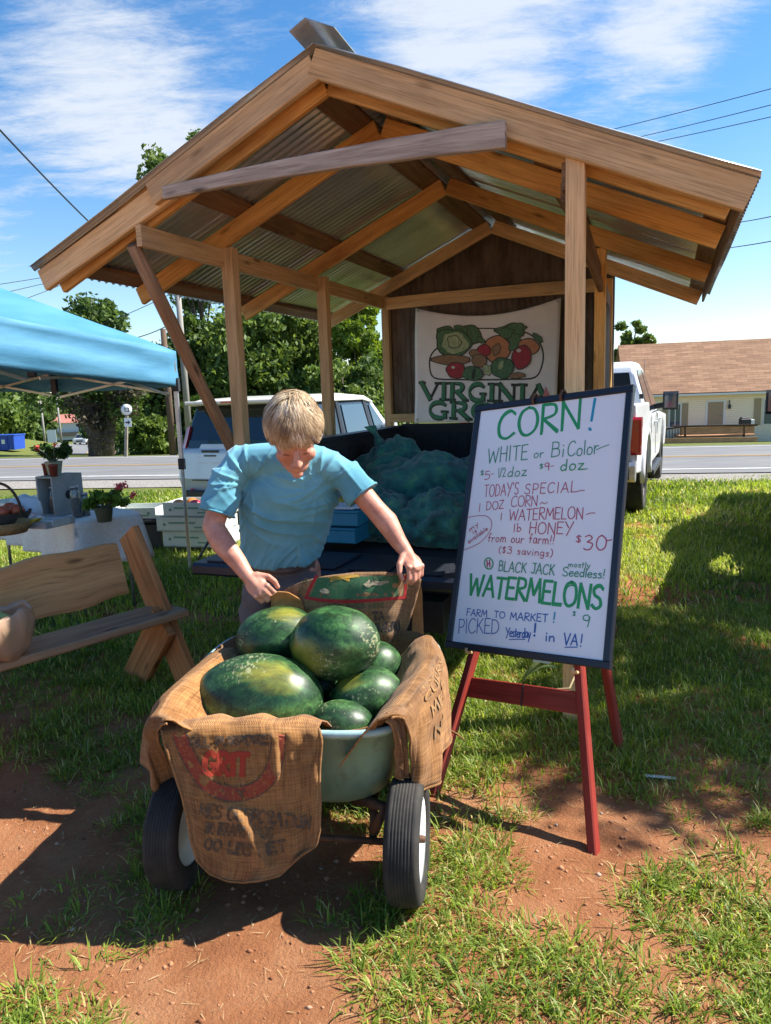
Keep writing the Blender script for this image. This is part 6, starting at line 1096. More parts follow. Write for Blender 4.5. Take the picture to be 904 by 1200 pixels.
wr('b', 'PICKED', (100, 970), (246, 970), (102, 916), .0040, gap=.1); wr('b', 'Yesterday', (270, 980), (362, 984), (271, 944), .0046, gap=.04); wr('b', '!', (372, 976), (384, 976), (374, 930), .0085); ln('b', [(284, 992), (310, 990), (342, 990)], .0035)
wr('b', 'in', (416, 994), (450, 997), (417, 956), .0056); wr('b', 'VA', (484, 1006), (536, 1012), (486, 962), .0056); wr('b', '!', (544, 1012), (556, 1013), (546, 964), .0050); ln('b', [(490, 1018), (536, 1017)], .004)
ln('r', [(152, 548), (182, 541), (215, 541), (231, 562), (222, 596), (186, 636), (134, 662)], .0030); wr('r', 'my', (156, 598), (186, 572), (150, 584), .0030); wr('r', 'is', (166, 606), (180, 596), (162, 596), .0028); wr('r', 'available', (150, 640), (218, 588), (144, 628), .0030)
a_ = [wxy(217+15*math.cos(q), 708+20*math.sin(q)) for q in np.linspace(0, 2*math.pi, 24)]; dm = MB(); dm.ribbon(a_, .0055, BN, 0, .0012, bf3, ); [dm.ribbon([wxy(*p), wxy(*q)], .006, BN, 1, o_, bf3) for p, q, o_ in (((211, 696), (212, 720), .0010), ((220, 696), (221, 720), .0010), ((211, 709), (222, 708), .0008))]; dm.build('melon_doodle', [inks['g'], inks['r']], wb)
# easel
fR, fL = atz(697, 1000), atz(507, 932); fB = atz(727, 878)
es = thing('easel', 'red painted wooden easel holding up the whiteboard', 'easel', (fR+fL+fB)/3*[1, 1, 0])
def on_board(px, py, off): w = ray(px, py); k = np.dot(BC+BN*off-[0, 0, CAMH], BN)/np.dot(w, BN); return w*k+np.array([0, 0, CAMH])
tR, tL = on_board(680, 785, -.040), on_board(556, 762, -.040); apex = BC+BV*BH*.40-BN*.06
ext_ = lambda f_, t_: t_+(t_-f_)*.9
for f_, t_ in ((fR, tR), (fL, tL)):
    m = MB(); e_ = ext_(f_, t_); 
    w_top = np.dot(e_-BC, BN); e_ = e_-BN*(w_top+.05) if w_top > -.05 else e_
    m.beam(f_-[0, 0, .02], e_, .034, .042, up=-BN, seg=4, ch=.005); m.build('leg', m_redwood, es)
m = MB(); m.beam(fB-[0, 0, .02], apex-BN*.02+BU*.05, .034, .042, up=BN, ch=.005); m.build('leg', m_redwood, es)
cL_, cR_ = fL+(tL-fL)*.66, fR+(tR-fR)*.80; cL_ = fL+(tL-fL)*.74; m = MB(); m.beam(cL_-BU*.02+BN*.0-BN*.03, cR_+BU*.0-BN*.03, .020, .085, up=BV, ch=.004, seg=3); m.build('crossbar', m_redwood, es)
m = MB(); mid = (cL_+cR_)/2-BN*.018; m.box(mid, (.004, .088, .006), (nrm(cR_-cL_), BV, BN)); m.build('joint_line', m_black, es)
m_rope = M('pale_rope', (.45, .36, .20), (.34, .26, .14), 40, .9); m = MB(); pA, pB = cR_+BV*.06-BN*.05, fB+(apex-fB)*.38; m.tube([cL_*.45+cR_*.55+BV*.02-BN*.045, cR_*.8+cL_*.2+BV*.05-BN*.1, pB], .004, 6); m.build('rope', m_rope, es)
for t_ in (tR, tL): m = MB(); m.tube([t_+BN*.02-BV*.012, t_+BN*.06-BV*.012, t_+BN*.062+BV*.004], .007, 8); m.build('peg', m_fresh, es)

# ------------------------------------------------------------------ two wheeled cart
cu, cw = V3(.987, -.157, 0), V3(.157, .987, 0); C0 = V3(-.346, 2.125, 0); cl = lambda u, w, z: C0+cu*u+cw*w+V3(0, 0, z)
cart = thing('garden_cart', 'pale green two wheeled garden cart loaded with watermelons', 'cart', C0)
m_tub, nt, b = newmat('pale_green_tub'); b.inputs['Roughness'].default_value = .42; n1 = N(nt, 'ShaderNodeTexNoise', i={'Scale': 7., 'Detail': 8, 'Roughness': .7}); L(nt, coords(nt, 'Object', (1, 1, .6)), n1.inputs['Vector']); L(nt, ramp(nt, n1.outputs[0], [(.3, (.13, .22, .15)), (.5, (.19, .30, .205)), (.7, (.235, .35, .245))]), b.inputs['Base Color'])
n2 = N(nt, 'ShaderNodeTexNoise', i={'Scale': 45., 'Detail': 5}); L(nt, coords(nt, 'Object', (1, 1, 2.5)), n2.inputs['Vector']); bump(nt, b, n2.outputs[0], .2, .004); n3 = N(nt, 'ShaderNodeTexNoise', i={'Scale': 13., 'Detail': 8, 'Roughness': .8}); L(nt, coords(nt, 'Object', (1, 1, .5)), n3.inputs['Vector']); fd = N(nt, 'ShaderNodeMapRange', i={1: .54, 2: .72, 3: 0., 4: .75}); L(nt, n3.outputs[0], fd.inputs[0]); md = N(nt, 'ShaderNodeMixRGB', i={'Color2': (.12, .10, .06, 1)}); L(nt, fd.outputs[0], md.inputs[0]); L(nt, b.inputs['Base Color'].links[0].from_socket, md.inputs[1]); L(nt, md.outputs[0], b.inputs['Base Color'])
m_rimc = M('pale_blue_rim', (.36, .52, .52), (.28, .42, .42), 14, .4)
def tubring(z, hu, w0, w1, n=72, ex=5., zf=0.):
    out = []
    for a in np.linspace(0, 2*math.pi, n, endpoint=False):
        c, s = math.cos(a), math.sin(a); uu = hu*math.copysign(abs(c)**(2/ex), c); ww = math.copysign(abs(s)**(2/ex), s); wv = (w0+w1)/2+(w1-w0)/2*ww; uu *= 1-.12*max(0, -ww); out.append(cl(uu, wv, z+zf*(ww+1)/2))
    return out
levels = [(.275, .20, .12, .50), (.285, .28, .075, .56), (.31, .325, .045, .61), (.40, .365, .015, .68), (.50, .40, -.015, .70), (.585, .430, -.04, .755), (.592, .438, -.05, .765), (.588, .452, -.064, .778), (.575, .456, -.068, .781)]
rows = [tubring(z, hu, w0, w1, zf=.03) for z, hu, w0, w1 in levels]; m = MB(); m.grid(rows, closed_u=True, uvscale=(2, .5)); m.add(rows[0], [tuple(range(71, -1, -1))]); solid(m.build('tub', m_tub, cart), .006, 1)
m = MB(); m.tube(tubring(.588, .448, -.060, .774, zf=.03), .0125, 8, closed=True); m.build('rim', m_rimc, cart)
m = MB(); m.tube([cl(-.33, 0, .2), cl(.33, 0, .2)], .011, 8); m.build('axle', m_rust, cart)
m = MB(); [m.tube([cl(s*.27, .02, .2), cl(s*.26, .12, .275), cl(s*.25, .50, .285), cl(s*.22, .66, .30)], .013, 8) for s in (-1, 1)]; m.tube([cl(.27, .03, .215), cl(.31, .03, .30), cl(.20, .10, .285)], .02, 8); m.build('undercarriage', m_rust, cart)
m = MB(); m.tube([cl(-.30, .70, .40), cl(-.30, .78, .44), cl(-.30, .81, .47), cl(.30, .81, .47), cl(.30, .78, .44), cl(.30, .70, .40)], .014, 8); m.build('handle', m_black, cart)
m = MB(); [m.tube([cl(s*.22, .60, .30), cl(s*.22, .62, 0)], .014, 8) for s in (-1, 1)]; m.build('rest_leg', m_rust, cart)
for s in (-1, 1):
    c = cl(s*.382, .03, .197); R0 = .197; prof = []
    ribs = np.linspace(-.040, .040, 33)
    prof = [(.125, -.040), (.145, -.052), (.174, -.055), (.187, -.049), (R0-.0045, -.043)]+[(R0*(1-(abs(x)/.05)**2*.022)-(.0035 if (i % 4) == 0 and 0 < i < 32 else 0), x) for i, x in enumerate(ribs)]+[(R0-.0045, .043), (.187, .049), (.174, .055), (.145, .052), (.125, .040)]
    m = MB(); m.lathe(prof, c, cu, 56, closed=True); wh = m.build('wheel', m_rubber, cart)
    m = MB(); m.lathe([(0, .030*s), (.03, .030*s), (.034, .012*s), (.085, .006*s), (.105, .030*s), (.127, .044*s), (.131, .030*s), (.128, -.035*s), (.118, -.030*s), (.095, .000*s), (.0, .004*s)], c, cu, 40); m.build('rim', m_rim, wh)
    m = MB(); m.lathe([(0, .055*s), (.010, .055*s), (.012, .045*s), (.012, .028*s)], c, cu, 12); m.build('hub', m_rust, wh)

# ------------------------------------------------------------------ watermelons
def melonmat(name, yel, ydir, seed):
    m, nt, b = newmat(name); b.inputs['Roughness'].default_value = .27; b.inputs['Specular IOR Level'].default_value = .45
    v = coords(nt, 'Object', (1, 1, 1)); mp = v.node; mp.inputs['Location'].default_value = (seed*.7, seed*1.3, seed*.4)
    n1 = N(nt, 'ShaderNodeTexNoise', i={'Scale': 7., 'Detail': 6, 'Roughness': .65, 'Distortion': .6}); L(nt, coords(nt, 'Object', (.55, 1.5, 1.5)), n1.inputs['Vector']); n1.inputs['Vector'].links[0].from_node.inputs['Location'].default_value = (seed, seed*2, 0)
    n2 = N(nt, 'ShaderNodeTexNoise', i={'Scale': 42., 'Detail': 6, 'Roughness': .7, 'Distortion': 1.2}); L(nt, v, n2.inputs['Vector'])
    c1 = ramp(nt, n1.outputs[0], [(.30, (.008, .028, .013)), (.46, (.020, .066, .022)), (.58, (.050, .128, .038)), (.76, (.12, .22, .065))]); c2 = ramp(nt, n2.outputs[0], [(.42, (.45, .48, .48)), (.58, (1.25, 1.25, 1.2))])
    mm = N(nt, 'ShaderNodeMixRGB', blend_type='MULTIPLY', i={0: .8}); L(nt, c1, mm.inputs[1]); L(nt, c2, mm.inputs[2]); out = mm.outputs[0]
    so = N(nt, 'ShaderNodeSeparateXYZ'); L(nt, coords(nt, 'Object'), so.inputs[0]); an = N(nt, 'ShaderNodeMath', operation='ARCTAN2'); L(nt, so.outputs['Y'], an.inputs[0]); L(nt, so.outputs['Z'], an.inputs[1])
    n7 = N(nt, 'ShaderNodeTexNoise', i={'Scale': 24., 'Detail': 5, 'Roughness': .7}); L(nt, v, n7.inputs['Vector']); a8 = N(nt, 'ShaderNodeMath', operation='MULTIPLY_ADD', i={1: 11.}); L(nt, an.outputs[0], a8.inputs[0]); w8 = N(nt, 'ShaderNodeMath', operation='MULTIPLY', i={1: 7.5}); L(nt, n7.outputs[0], w8.inputs[0]); L(nt, w8.outputs[0], a8.inputs[2]); s8 = N(nt, 'ShaderNodeMath', operation='SINE'); L(nt, a8.outputs[0], s8.inputs[0])
    m8 = N(nt, 'ShaderNodeMixRGB', blend_type='MULTIPLY', i={0: .55}); L(nt, out, m8.inputs[1]); L(nt, ramp(nt, s8.outputs[0], [(.0, (.55, .58, .55)), (.55, (.95, .95, .95)), (1., (1.3, 1.3, 1.2))]), m8.inputs[2]); out = m8.outputs[0]
    if yel:
        nm = N(nt, 'ShaderNodeVectorMath', operation='NORMALIZE'); L(nt, coords(nt, 'Object', (.75, 1, 1)), nm.inputs[0]); dt = N(nt, 'ShaderNodeVectorMath', operation='DOT_PRODUCT'); dt.inputs[1].default_value = tuple(nrm(ydir)); L(nt, nm.outputs[0], dt.inputs[0])
        ad = N(nt, 'ShaderNodeMath', operation='MULTIPLY_ADD', i={1: .55, 2: -.28}); L(nt, n1.outputs[0], ad.inputs[0]); a2 = N(nt, 'ShaderNodeMath', operation='ADD'); L(nt, dt.outputs['Value'], a2.inputs[0]); L(nt, ad.outputs[0], a2.inputs[1])
        f = N(nt, 'ShaderNodeMapRange', i={1: yel-.08, 2: min(1.04, yel+.16), 3: 0., 4: .85}); L(nt, a2.outputs[0], f.inputs[0]); mx = N(nt, 'ShaderNodeMixRGB', i={'Color2': (.27, .24, .022, 1)}); L(nt, f.outputs[0], mx.inputs[0]); L(nt, out, mx.inputs[1]); out = mx.outputs[0]
    n4 = N(nt, 'ShaderNodeTexNoise', i={'Scale': 95., 'Detail': 3, 'Roughness': .6}); L(nt, coords(nt, 'Object', (1, .5, 1)), n4.inputs['Vector']); n5 = N(nt, 'ShaderNodeTexNoise', i={'Scale': 5., 'Detail': 3}); L(nt, v, n5.inputs['Vector'])
    mu = N(nt, 'ShaderNodeMath', operation='MULTIPLY'); L(nt, n4.outputs[0], mu.inputs[0]); L(nt, n5.outputs[0], mu.inputs[1]); f2 = N(nt, 'ShaderNodeMapRange', i={1: .36, 2: .44, 3: 0., 4: .65}); L(nt, mu.outputs[0], f2.inputs[0])
    mx2 = N(nt, 'ShaderNodeMixRGB', i={'Color2': (.36, .37, .20, 1)}); L(nt, f2.outputs[0], mx2.inputs[0]); L(nt, out, mx2.inputs[1]); L(nt, mx2.outputs[0], b.inputs['Base Color'])
    # waxy bloom: duller where dusty
    f3 = N(nt, 'ShaderNodeMapRange', i={1: .35, 2: .7, 3: .26, 4: .60}); L(nt, n5.outputs[0], f3.inputs[0]); L(nt, f3.outputs[0], b.inputs['Roughness']); bump(nt, b, n2.outputs[0], .05, .003); return m
def melon(label, px, py, y, a, r, yaw_, pitch=0., yel=0., ydir=(0, -1, 0), seed=0, stem=None):
    c = aty(px, py, y); A0 = V3(math.cos(yaw_)*math.cos(pitch), math.sin(yaw_)*math.cos(pitch), math.sin(pitch)); A1 = nrm(np.cross((0, 0, 1), A0)); A2 = np.cross(A0, A1)
    o_ = thing('watermelon', label, 'watermelon', c, 0, 'watermelons heaped in the cart'); m = MB(); m.ell((0, 0, 0), (r, r, a), (V3(0, 1, 0), V3(0, 0, 1), V3(1, 0, 0)), 56, 36)
    b = m.build('rind', melonmat('watermelon_rind', yel, ydir, seed), o_, False); b.matrix_local = Matrix(((A0[0], A1[0], A2[0], 0), (A0[1], A1[1], A2[1], 0), (A0[2], A1[2], A2[2], 0), (0, 0, 0, 1)))
    displace(b, lambda p, n: .006*noise.noise(Vector(p*7)+Vector((seed, 0, 0)))+.0016*noise.noise(Vector(p*26)))
    if stem is not None:
        m = MB(); s0 = nrm(stem)*np.array([a, r, r]); n_ = nrm(s0); m.tube([s0*.99, s0+n_*.012, s0+n_*.02+np.array([.006, 0, .006])], [.008, .005, .004], 8); st = m.build('stem', m_husk, o_, False); st.matrix_local = b.matrix_local
    return o_
melon('largest dark green watermelon at the front left of the cart', 302, 822, 2.36, .232, .166, R_(-6), R_(2), .95, (.35, -.55, .75), 1.)
melon('topmost watermelon of the heap with a broad yellow patch', 392, 753, 2.47, .166, .132, R_(-14), R_(4), .84, (-.55, -.80, -.12), 2.3)
melon('watermelon at the back left with a stem scar, under a hand of the man', 327, 747, 2.62, .160, .118, R_(6), R_(3), .97, (.3, -.4, .9), 3.1, (.62, -.75, .2))
melon('round watermelon at the right, beside the right burlap sack', 431, 818, 2.42, .134, .112, R_(12), R_(-2), .96, (-.55, -.2, .9), 4.7)
melon('pale mottled watermelon at the back right, half hidden by the topmost one', 442, 782, 2.66, .105, .105, R_(40), 0, 0, (0, 0, 1), 5.9)
melon('lowest watermelon just behind the front rim, only its top visible', 400, 851, 2.28, .112, .090, R_(-4), 0, 0, (0, -.3, 1), 6.4)
melon('dark shaded watermelon deep in the middle of the heap', 372, 800, 2.62, .130, .110, R_(-20), 0, 0, (0, 0, 1), 7.7)
melon('shaded watermelon in the second layer under the back left one', 330, 800, 2.72, .14, .11, R_(10), 0, 0, (0, 0, 1), 8.2)

# ------------------------------------------------------------------ burlap sacks
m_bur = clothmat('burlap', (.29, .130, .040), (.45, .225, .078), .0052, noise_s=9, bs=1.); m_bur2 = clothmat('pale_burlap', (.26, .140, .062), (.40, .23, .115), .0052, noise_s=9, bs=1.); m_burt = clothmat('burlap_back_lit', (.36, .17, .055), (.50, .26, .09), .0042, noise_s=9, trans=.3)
bcol, bcol2 = (.37, .180, .060), (.33, .185, .09)
ik = lambda nme, c, base, keep=.56, s=90: inkmat(nme, c, base, keep, s)
class Surf:
    def __init__(s, pxf, depth, n=110):
        s.pxf, s.depth = pxf, depth; g = np.linspace(0, 1, n); s.uv = np.array([(u, v) for v in g for u in g]); s.px = np.array([pxf(u, v) for u, v in s.uv])
    def P(s, u, v): x, y = s.pxf(u, v); return aty(x, y, s.depth(u, v))
    def inv(s, x, y):
        i = np.argmin(((s.px-[x, y])**2).sum(1)); u, v = s.uv[i]; e = 1e-3
        for _ in range(3):
            p = np.array(s.pxf(u, v)); J = np.array([(np.array(s.pxf(u+e, v))-p)/e, (np.array(s.pxf(u, v+e))-p)/e]).T; d = np.linalg.solve(J, np.array([x, y])-p); u += d[0]; v += d[1]
        return u, v
    def at(s, x, y): u, v = s.inv(x, y); return s.P(u, v)
ip = lambda xs, ys: (lambda t: float(np.interp(t, xs, ys)))
# front sack
_xl = ip([0, .12, .3, .5, .7, .85, 1], [190, 194, 203, 214, 221, 225, 232]); _xr = ip([0, .1, .5, .8, .92, 1], [374, 377, 375, 376, 371, 352]); _yb = ip([0, .12, .3, .45, .6, .8, 1], [1008, 1024, 1034, 1036, 1034, 1027, 1002])
_vs = lambda u: .10*math.sin(u*9.3+1.)+.05*math.sin(u*21)
def fs_depth(u, v):
    d = 2.032-.012*math.sin(v*3.14)-.055*v*v*.0; dx = (u-(.30+.32*max(0, v-.45)/.55)); d -= .034*math.exp(-(dx/.075)**2)*sstep(.42, .6, v); d -= .018*math.exp(-((u-.70)/.035)**2)*sstep(.02, .1, v)*(1-sstep(.35, .5, v))
    d -= .020*math.exp(-((u-.965)/.045)**2)*v**.5+.014*math.exp(-((u-.8)/.06)**2)*(1-v)*sstep(0, .05, v); d += .006*math.sin(u*17+v*5)+.004*noise.noise(Vector((u*13, v*13, 0))); d += .022*max(0, 1-v/.07)**2; return d-.03*v
S1 = Surf(lambda u, v: (_xl(v)+(_xr(v)-_xl(v))*u+2.5*math.sin(v*14)*max(0, u-.85)*6*.3, 852-3*math.sin(u*3.1)+(_yb(u)-852)*v), fs_depth)
sk = thing('burlap_sack', 'brown burlap feed sack with faded red GRIT print over the front cart rim', 'burlap sack', S1.P(.5, 1), 0, 'burlap sacks on the cart')
us, vs_ = np.linspace(0, 1, 90), np.linspace(0, 1, 80); rows = []
for k in (3, 2, 1): 
    rows.append([S1.P(u, 0)+cw*(.035*k+.03*k*k*.25)+V3(0, 0, .012-.012*(k-.6)**2-.01*k*math.sin(u*11)**2) for u in us])
rows += [[S1.P(u, v) for u in us] for v in vs_]; m = MB(); m.grid(rows, uvscale=(.46, .50)); solid(m.build('cloth', m_bur, sk), .005)
m = MB(); [m.tube([S1.P(u, v)-cw*.004 for v in np.linspace(.01, 1, 40)], .0045, 6) for u in (0, 1)]; m.tube([S1.P(u, 1)-cw*.003 for u in np.linspace(0, 1, 40)], .0045, 6); m.build('hem', m_bur, sk)
zf = lambda x, y: (190+x/4.52, 850+y/4.52)
def printer(Sf, nv): return lambda x, y: Sf.at(x, y)
f1 = lambda x, y: S1.at(*zf(x, y)); nv1 = -cw
m = MB(); arc = smoothline([(95, 45), (130, 130), (185, 235), (255, 320), (345, 355), (440, 355), (530, 315), (585, 240), (612, 150), (620, 40)], 6); m.ribbon(arc, 76, nv1, 0, .0042, f1); m.build('red_band_print', ik('faded_red_ink', (.25, .055, .035), bcol, .62), sk)
m = MB(); [m.ribbon([(x+nx_*38, y+ny_*38) for (x, y), nx_, ny_ in [((arc[i][0], arc[i][1]), *( [-(arc[min(i+1, len(arc)-1)]-arc[max(i-1, 0)])[1]*sg/np.linalg.norm(arc[min(i+1, len(arc)-1)]-arc[max(i-1, 0)]), (arc[min(i+1, len(arc)-1)]-arc[max(i-1, 0)])[0]*sg/np.linalg.norm(arc[min(i+1, len(arc)-1)]-arc[max(i-1, 0)])])) for i in range(len(arc))]], 7, nv1, 0, .0046, f1) for sg in (-1, 1)]
write(m, 'MARK', (300, 392), (440, 398), -0, 1, f1, nv1) if False else None
def wpx(mm, text, p0, p1, h, w, f, nv, off=.0048, **k):   # picture coordinates, y down
    write(mm, text, (p0[0], p0[1]), (p1[0], p1[1]), h, w, f, nv, off, **k)
fy = lambda f: (lambda x, y: f(x, -y)); g1 = fy(f1)
wy = lambda p: (p[0], -p[1])
for tx, p0, p1, h, w in (('ALL PURPOSE', (150, 112), (556, 96), 48, 13), ('NES CORPORATION', (205, 478), (782, 545), 66, 14), ('IN BRAIN MASS', (232, 568), (588, 596), 58, 13), ('00 LBS', (228, 650), (470, 690), 56, 14), ('NET', (520, 690), (662, 660), 58, 14), ('MARK', (290, 380), (436, 384), 44, 11)): wpx(m, tx, wy(p0), wy(p1), h, w, g1, nv1, jit=.01)
m.build('black_print', ik('faded_black_ink', (.085, .065, .05), bcol, .60), sk)
m = MB(); wpx(m, 'GRIT', wy((226, 252)), wy((455, 262)), 112, 30, g1, nv1, jit=.0); m.build('red_print', ik('red_ink', (.34, .05, .03), bcol, .72), sk)
# right sack, over the right rim
def quad_sack(label, crest, hem, zc, zh, mid_out, name='burlap_sack', mat=None, inner=.22, seed=0, nu=44, nv_=34, swap=1):
    cr_ = [atz(*p, zc) for p in crest]; hm = [atz(*p, zh) for p in hem]; ci = lambda u: np.array([np.interp(u, np.linspace(0, 1, len(cr_)), [q[k] for q in cr_]) for k in range(3)]); hi_ = lambda u: np.array([np.interp(u, np.linspace(0, 1, len(hm)), [q[k] for q in hm]) for k in range(3)])
    def Pf(u, v):
        a, c = ci(u), hi_(u); mid = a+(c-a)*.25+np.asarray(mid_out)*1.; p = a*(1-v)**2+mid*2*v*(1-v)+c*v*v; o = nrm(np.asarray(mid_out)*[1, 1, 0])
        return p+o*(.012*math.sin(u*13+seed)*v+.010*noise.noise(Vector((u*6, v*6, seed)))+.006*math.sin(u*31+v*4+seed)*v)
    sk = thing(name, label, 'burlap sack', Pf(.5, 1), 0, 'burlap sacks on the cart'); rows = []
    for k in np.linspace(1, .12, 7): rows.append([Pf(u, 0)-nrm(np.asarray(mid_out)*[1, 1, 0])*inner*k*.75+V3(0, 0, .012-.9*inner*k**1.4)+.012*noise.vector(Vector((u*7, k*5, seed)))*1. if False else Pf(u, 0)-nrm(np.asarray(mid_out)*[1, 1, 0])*inner*k*.75+V3(0, 0, .012-.8*inner*k**1.5+.012*noise.noise(Vector((u*8, k*6, seed)))) for u in np.linspace(0, 1, nu)])
    rows += [[Pf(u, v)+V3(0, 0, .012*(1-v)**4) for u in np.linspace(0, 1, nu)] for v in np.linspace(0, 1, nv_)]; m = MB(); m.grid(rows, uvscale=(.45, .6)); solid(m.build('cloth', mat or m_bur, sk), .005)
    m = MB(); m.tube([Pf(u, 1) for u in np.linspace(0, 1, 30)], .005, 6); m.tube([Pf(0, v) for v in np.linspace(0, 1, 30)], .0045, 6); m.build('hem', mat or m_bur, sk); return sk, Pf
sk, Pf = quad_sack('orange brown burlap sack with worn black lettering draped over the right rim of the cart', [(459, 842), (480, 814), (498, 788), (505, 768), (500, 748)], [(480, 920), (492, 930), (511, 914), (523, 884), (526, 852)], .655, .36, (.055, -.01, .10), seed=2.)
m = MB(); sf = lambda x, y: Pf(x, -y)
for tx, a_, c_, h in (('BODY S', (.34, .20), (.80, .17), .10), ('CURRY', (.32, .40), (.82, .36), .10), ('MEAL', (.36, .58), (.74, .55), .09), ('NET', (.42, .76), (.66, .73), .08)): write(m, tx, (a_[0], -a_[1]), (c_[0], -c_[1]), h, .020, sf, nrm(V3(.85, -.3, .4)), .008, jit=.02)
m.build('black_print', ik('worn_black_ink', (.15, .125, .09), bcol, .50, 110), sk)
m = MB()
for u, dx in ((.05, .0), (.97, .05), (.55, .0)): p = Pf(u, 1); m.tube([p, p+V3(dx*.5+.006, -.004, -.016), p+V3(dx+.004, -.01, -.034)], [.005, .004, .0025], 6)
m.build('frayed_cord', m_bur, sk)
quad_sack('folded burlap strip hanging inside the front edge of the right sack', [(452, 845), (466, 838)], [(466, 912), (478, 908)], .645, .40, (.035, -.03, .06), name='burlap_strip', inner=.1, seed=5., nu=12)
quad_sack('plain folded burlap sack hanging over the left rim of the cart', [(196, 848), (184, 842), (205, 812), (236, 786), (270, 762)], [(207, 914), (178, 928), (170, 890), (190, 848), (228, 808)], .655, .37, (-.055, -.02, .07), seed=7.)
# burlap lining inside the tub
rows = []
for k, (z, sc_) in enumerate(((.40, .25), (.42, .55), (.47, .78), (.54, .90), (.60, .955), (.635, .985))):
    r = tubring(z, .425*sc_, .355-.395*sc_, .355+.395*sc_, zf=.02); rows.append([p+V3(.012*noise.noise(Vector(p*9)), .012*noise.noise(Vector(p*9+[5, 0, 0])), .022*noise.noise(Vector(p*7+[0, 9, 0]))-(.045 if (p-C0).dot(cw) < .12 else 0)) for p in r])
m = MB(); m.grid(rows, closed_u=True, uvscale=(2.4, .6)); o = m.build('burlap_lining', m_bur); solid(o, .004); origin(o, cl(0, .4, .40)); tag(o, 'crumpled burlap lining the inside of the cart under the watermelons', 'burlap sack')
# back sack, held up by the man
_yt = ip([0, .08, .2, .35, .55, .75, .9, 1], [702, 690, 681, 675, 671, 670.5, 673, 679]); _bx0, _bx1 = ip([0, .3, 1], [322, 326, 336]), ip([0, .25, .6, 1], [494, 489, 480, 466])
def bs_depth(u, v): return 2.74+.03*v-.05*math.sin(math.pi*u)*math.sin(math.pi*min(1, v+.1))+.010*math.sin(u*14+v*3)*(1-abs(2*u-1))+.012*noise.noise(Vector((u*6, v*6, 3)))+.05*abs(2*u-1)**3+.02*math.exp(-((u-.93)/.05)**2)
S2 = Surf(lambda u, v: (_bx0(v)+(_bx1(v)-_bx0(v))*u, _yt(u)+(786-22*u-_yt(u))*v), bs_depth)
sk = thing('burlap_sack', 'burlap feed sack with a green panel in a red border held open by the man', 'burlap sack', S2.P(.5, 1), 0, 'burlap sacks on the cart'); m = MB(); m.grid([[S2.P(u, 0)+V3(0, .03*k, -.012*k) for u in np.linspace(0, 1, 60)] for k in (3, 2, 1)]+[[S2.P(u, v) for u in np.linspace(0, 1, 60)] for v in np.linspace(0, 1, 34)], uvscale=(.6, .42)); solid(m.build('cloth', m_bur2, sk), .005)
nv2 = V3(0, -1, .1); f2_ = lambda x, y: S2.at(x, y); m = MB(); q = lambda a, b_: [np.array(a)+(np.array(b_)-np.array(a))*k for k in np.linspace(0, 1, 14)]
pl = [q((372.5, 676.5), (474, 674)), q((370, 684), (474, 682)), q((367, 692), (473.5, 691)), q((362, 699), (473, 698))]; pl[3] = [p+np.array([0, 3.2*math.sin(math.pi*i/13)]) for i, p in enumerate(pl[3])]
m.grid([[f2_(*p)+nv2*.0042 for p in r] for r in pl]); m.build('green_panel_print', ik('faded_green_ink', (.045, .125, .060), (.12, .15, .085), .60, 70), sk)
m = MB(); m.ribbon(smoothline([(371.5, 675), (364, 688), (359, 699.5)], 5), 3.4, nv2, 0, .0050, f2_); m.ribbon(smoothline([(359, 700), (380, 703.5), (405, 705), (440, 703), (475, 699.5)], 6), 3.6, nv2, 0, .0052, f2_); m.ribbon(smoothline([(474.5, 699.5), (475.5, 688), (475.5, 675)], 5), 3.4, nv2, 0, .0050, f2_); m.build('red_border_print', ik('red_border_ink', (.36, .03, .035), bcol2, .68), sk)
m = MB()
def patch(pts, mat=0, off=.0052): c = np.mean(pts, 0); P = smoothline(list(pts)+[pts[0]], 4)[:-1]; n = len(P); m.add([f2_(*p)+nv2*off for p in P]+[f2_(*c)+nv2*off], [(i, (i+1) % n, n) for i in range(n)], mat)
patch([(384, 677), (392, 674.5), (408, 673.5), (419, 673), (421, 676), (411, 677.5), (410, 681), (407, 681), (405, 678.5), (394, 679), (390, 681), (387, 681), (388, 678)]); m.build('yellow_cow_print', ik('ochre_ink', (.40, .23, .04), (.2, .2, .08), .62), sk)
m = MB(); patch([(426, 684), (431, 681), (433, 678.5), (437, 680), (447, 681), (454, 680), (456, 682.5), (449, 684), (450, 687), (446, 686), (436, 685.5), (433, 688), (429, 687)]); tan_ = ik('pale_tan_ink', (.34, .27, .19), (.12, .16, .09), .60); m.build('running_animal_print', tan_, sk); m = MB(); patch([(374, 692), (380, 689), (385, 691), (386, 694), (380, 695.5)]); m.build('chick_print', tan_, sk)
m = MB(); g2 = fy(f2_); write(m, 'COOPERATION PAYS', (381, -713), (450, -712), 5.6, 1.25, g2, nv2, .0048, jit=.01); write(m, 'NUTRITION', (350.5, -699), (361, -678), 3.2, .8, g2, nv2, .0048, jit=.01); write(m, 'B', (479, -687), (485, -687), 5, 1.2, g2, nv2, .0048); m.build('green_print', ik('dark_green_ink', (.06, .09, .05), bcol2, .56), sk)
m = MB(); write(m, 'VIRGINTA'[-2:], (438, -727), (450.5, -726), 9, 2.6, g2, nv2, .0048, jit=.0); write(m, 'BUREAU', (441, -741), (469, -737), 10, 2.2, g2, nv2, .0048, jit=.01); m.build('black_print', ik('dark_ink', (.045, .045, .05), bcol2, .60), sk)
m = MB(); write(m, 'FEEDS', (440, -752), (464, -749), 6, 1.6, g2, nv2, .0048, jit=.01); m.build('red_print', ik('faded_red_ink_b', (.25, .05, .04), bcol2, .52), sk)
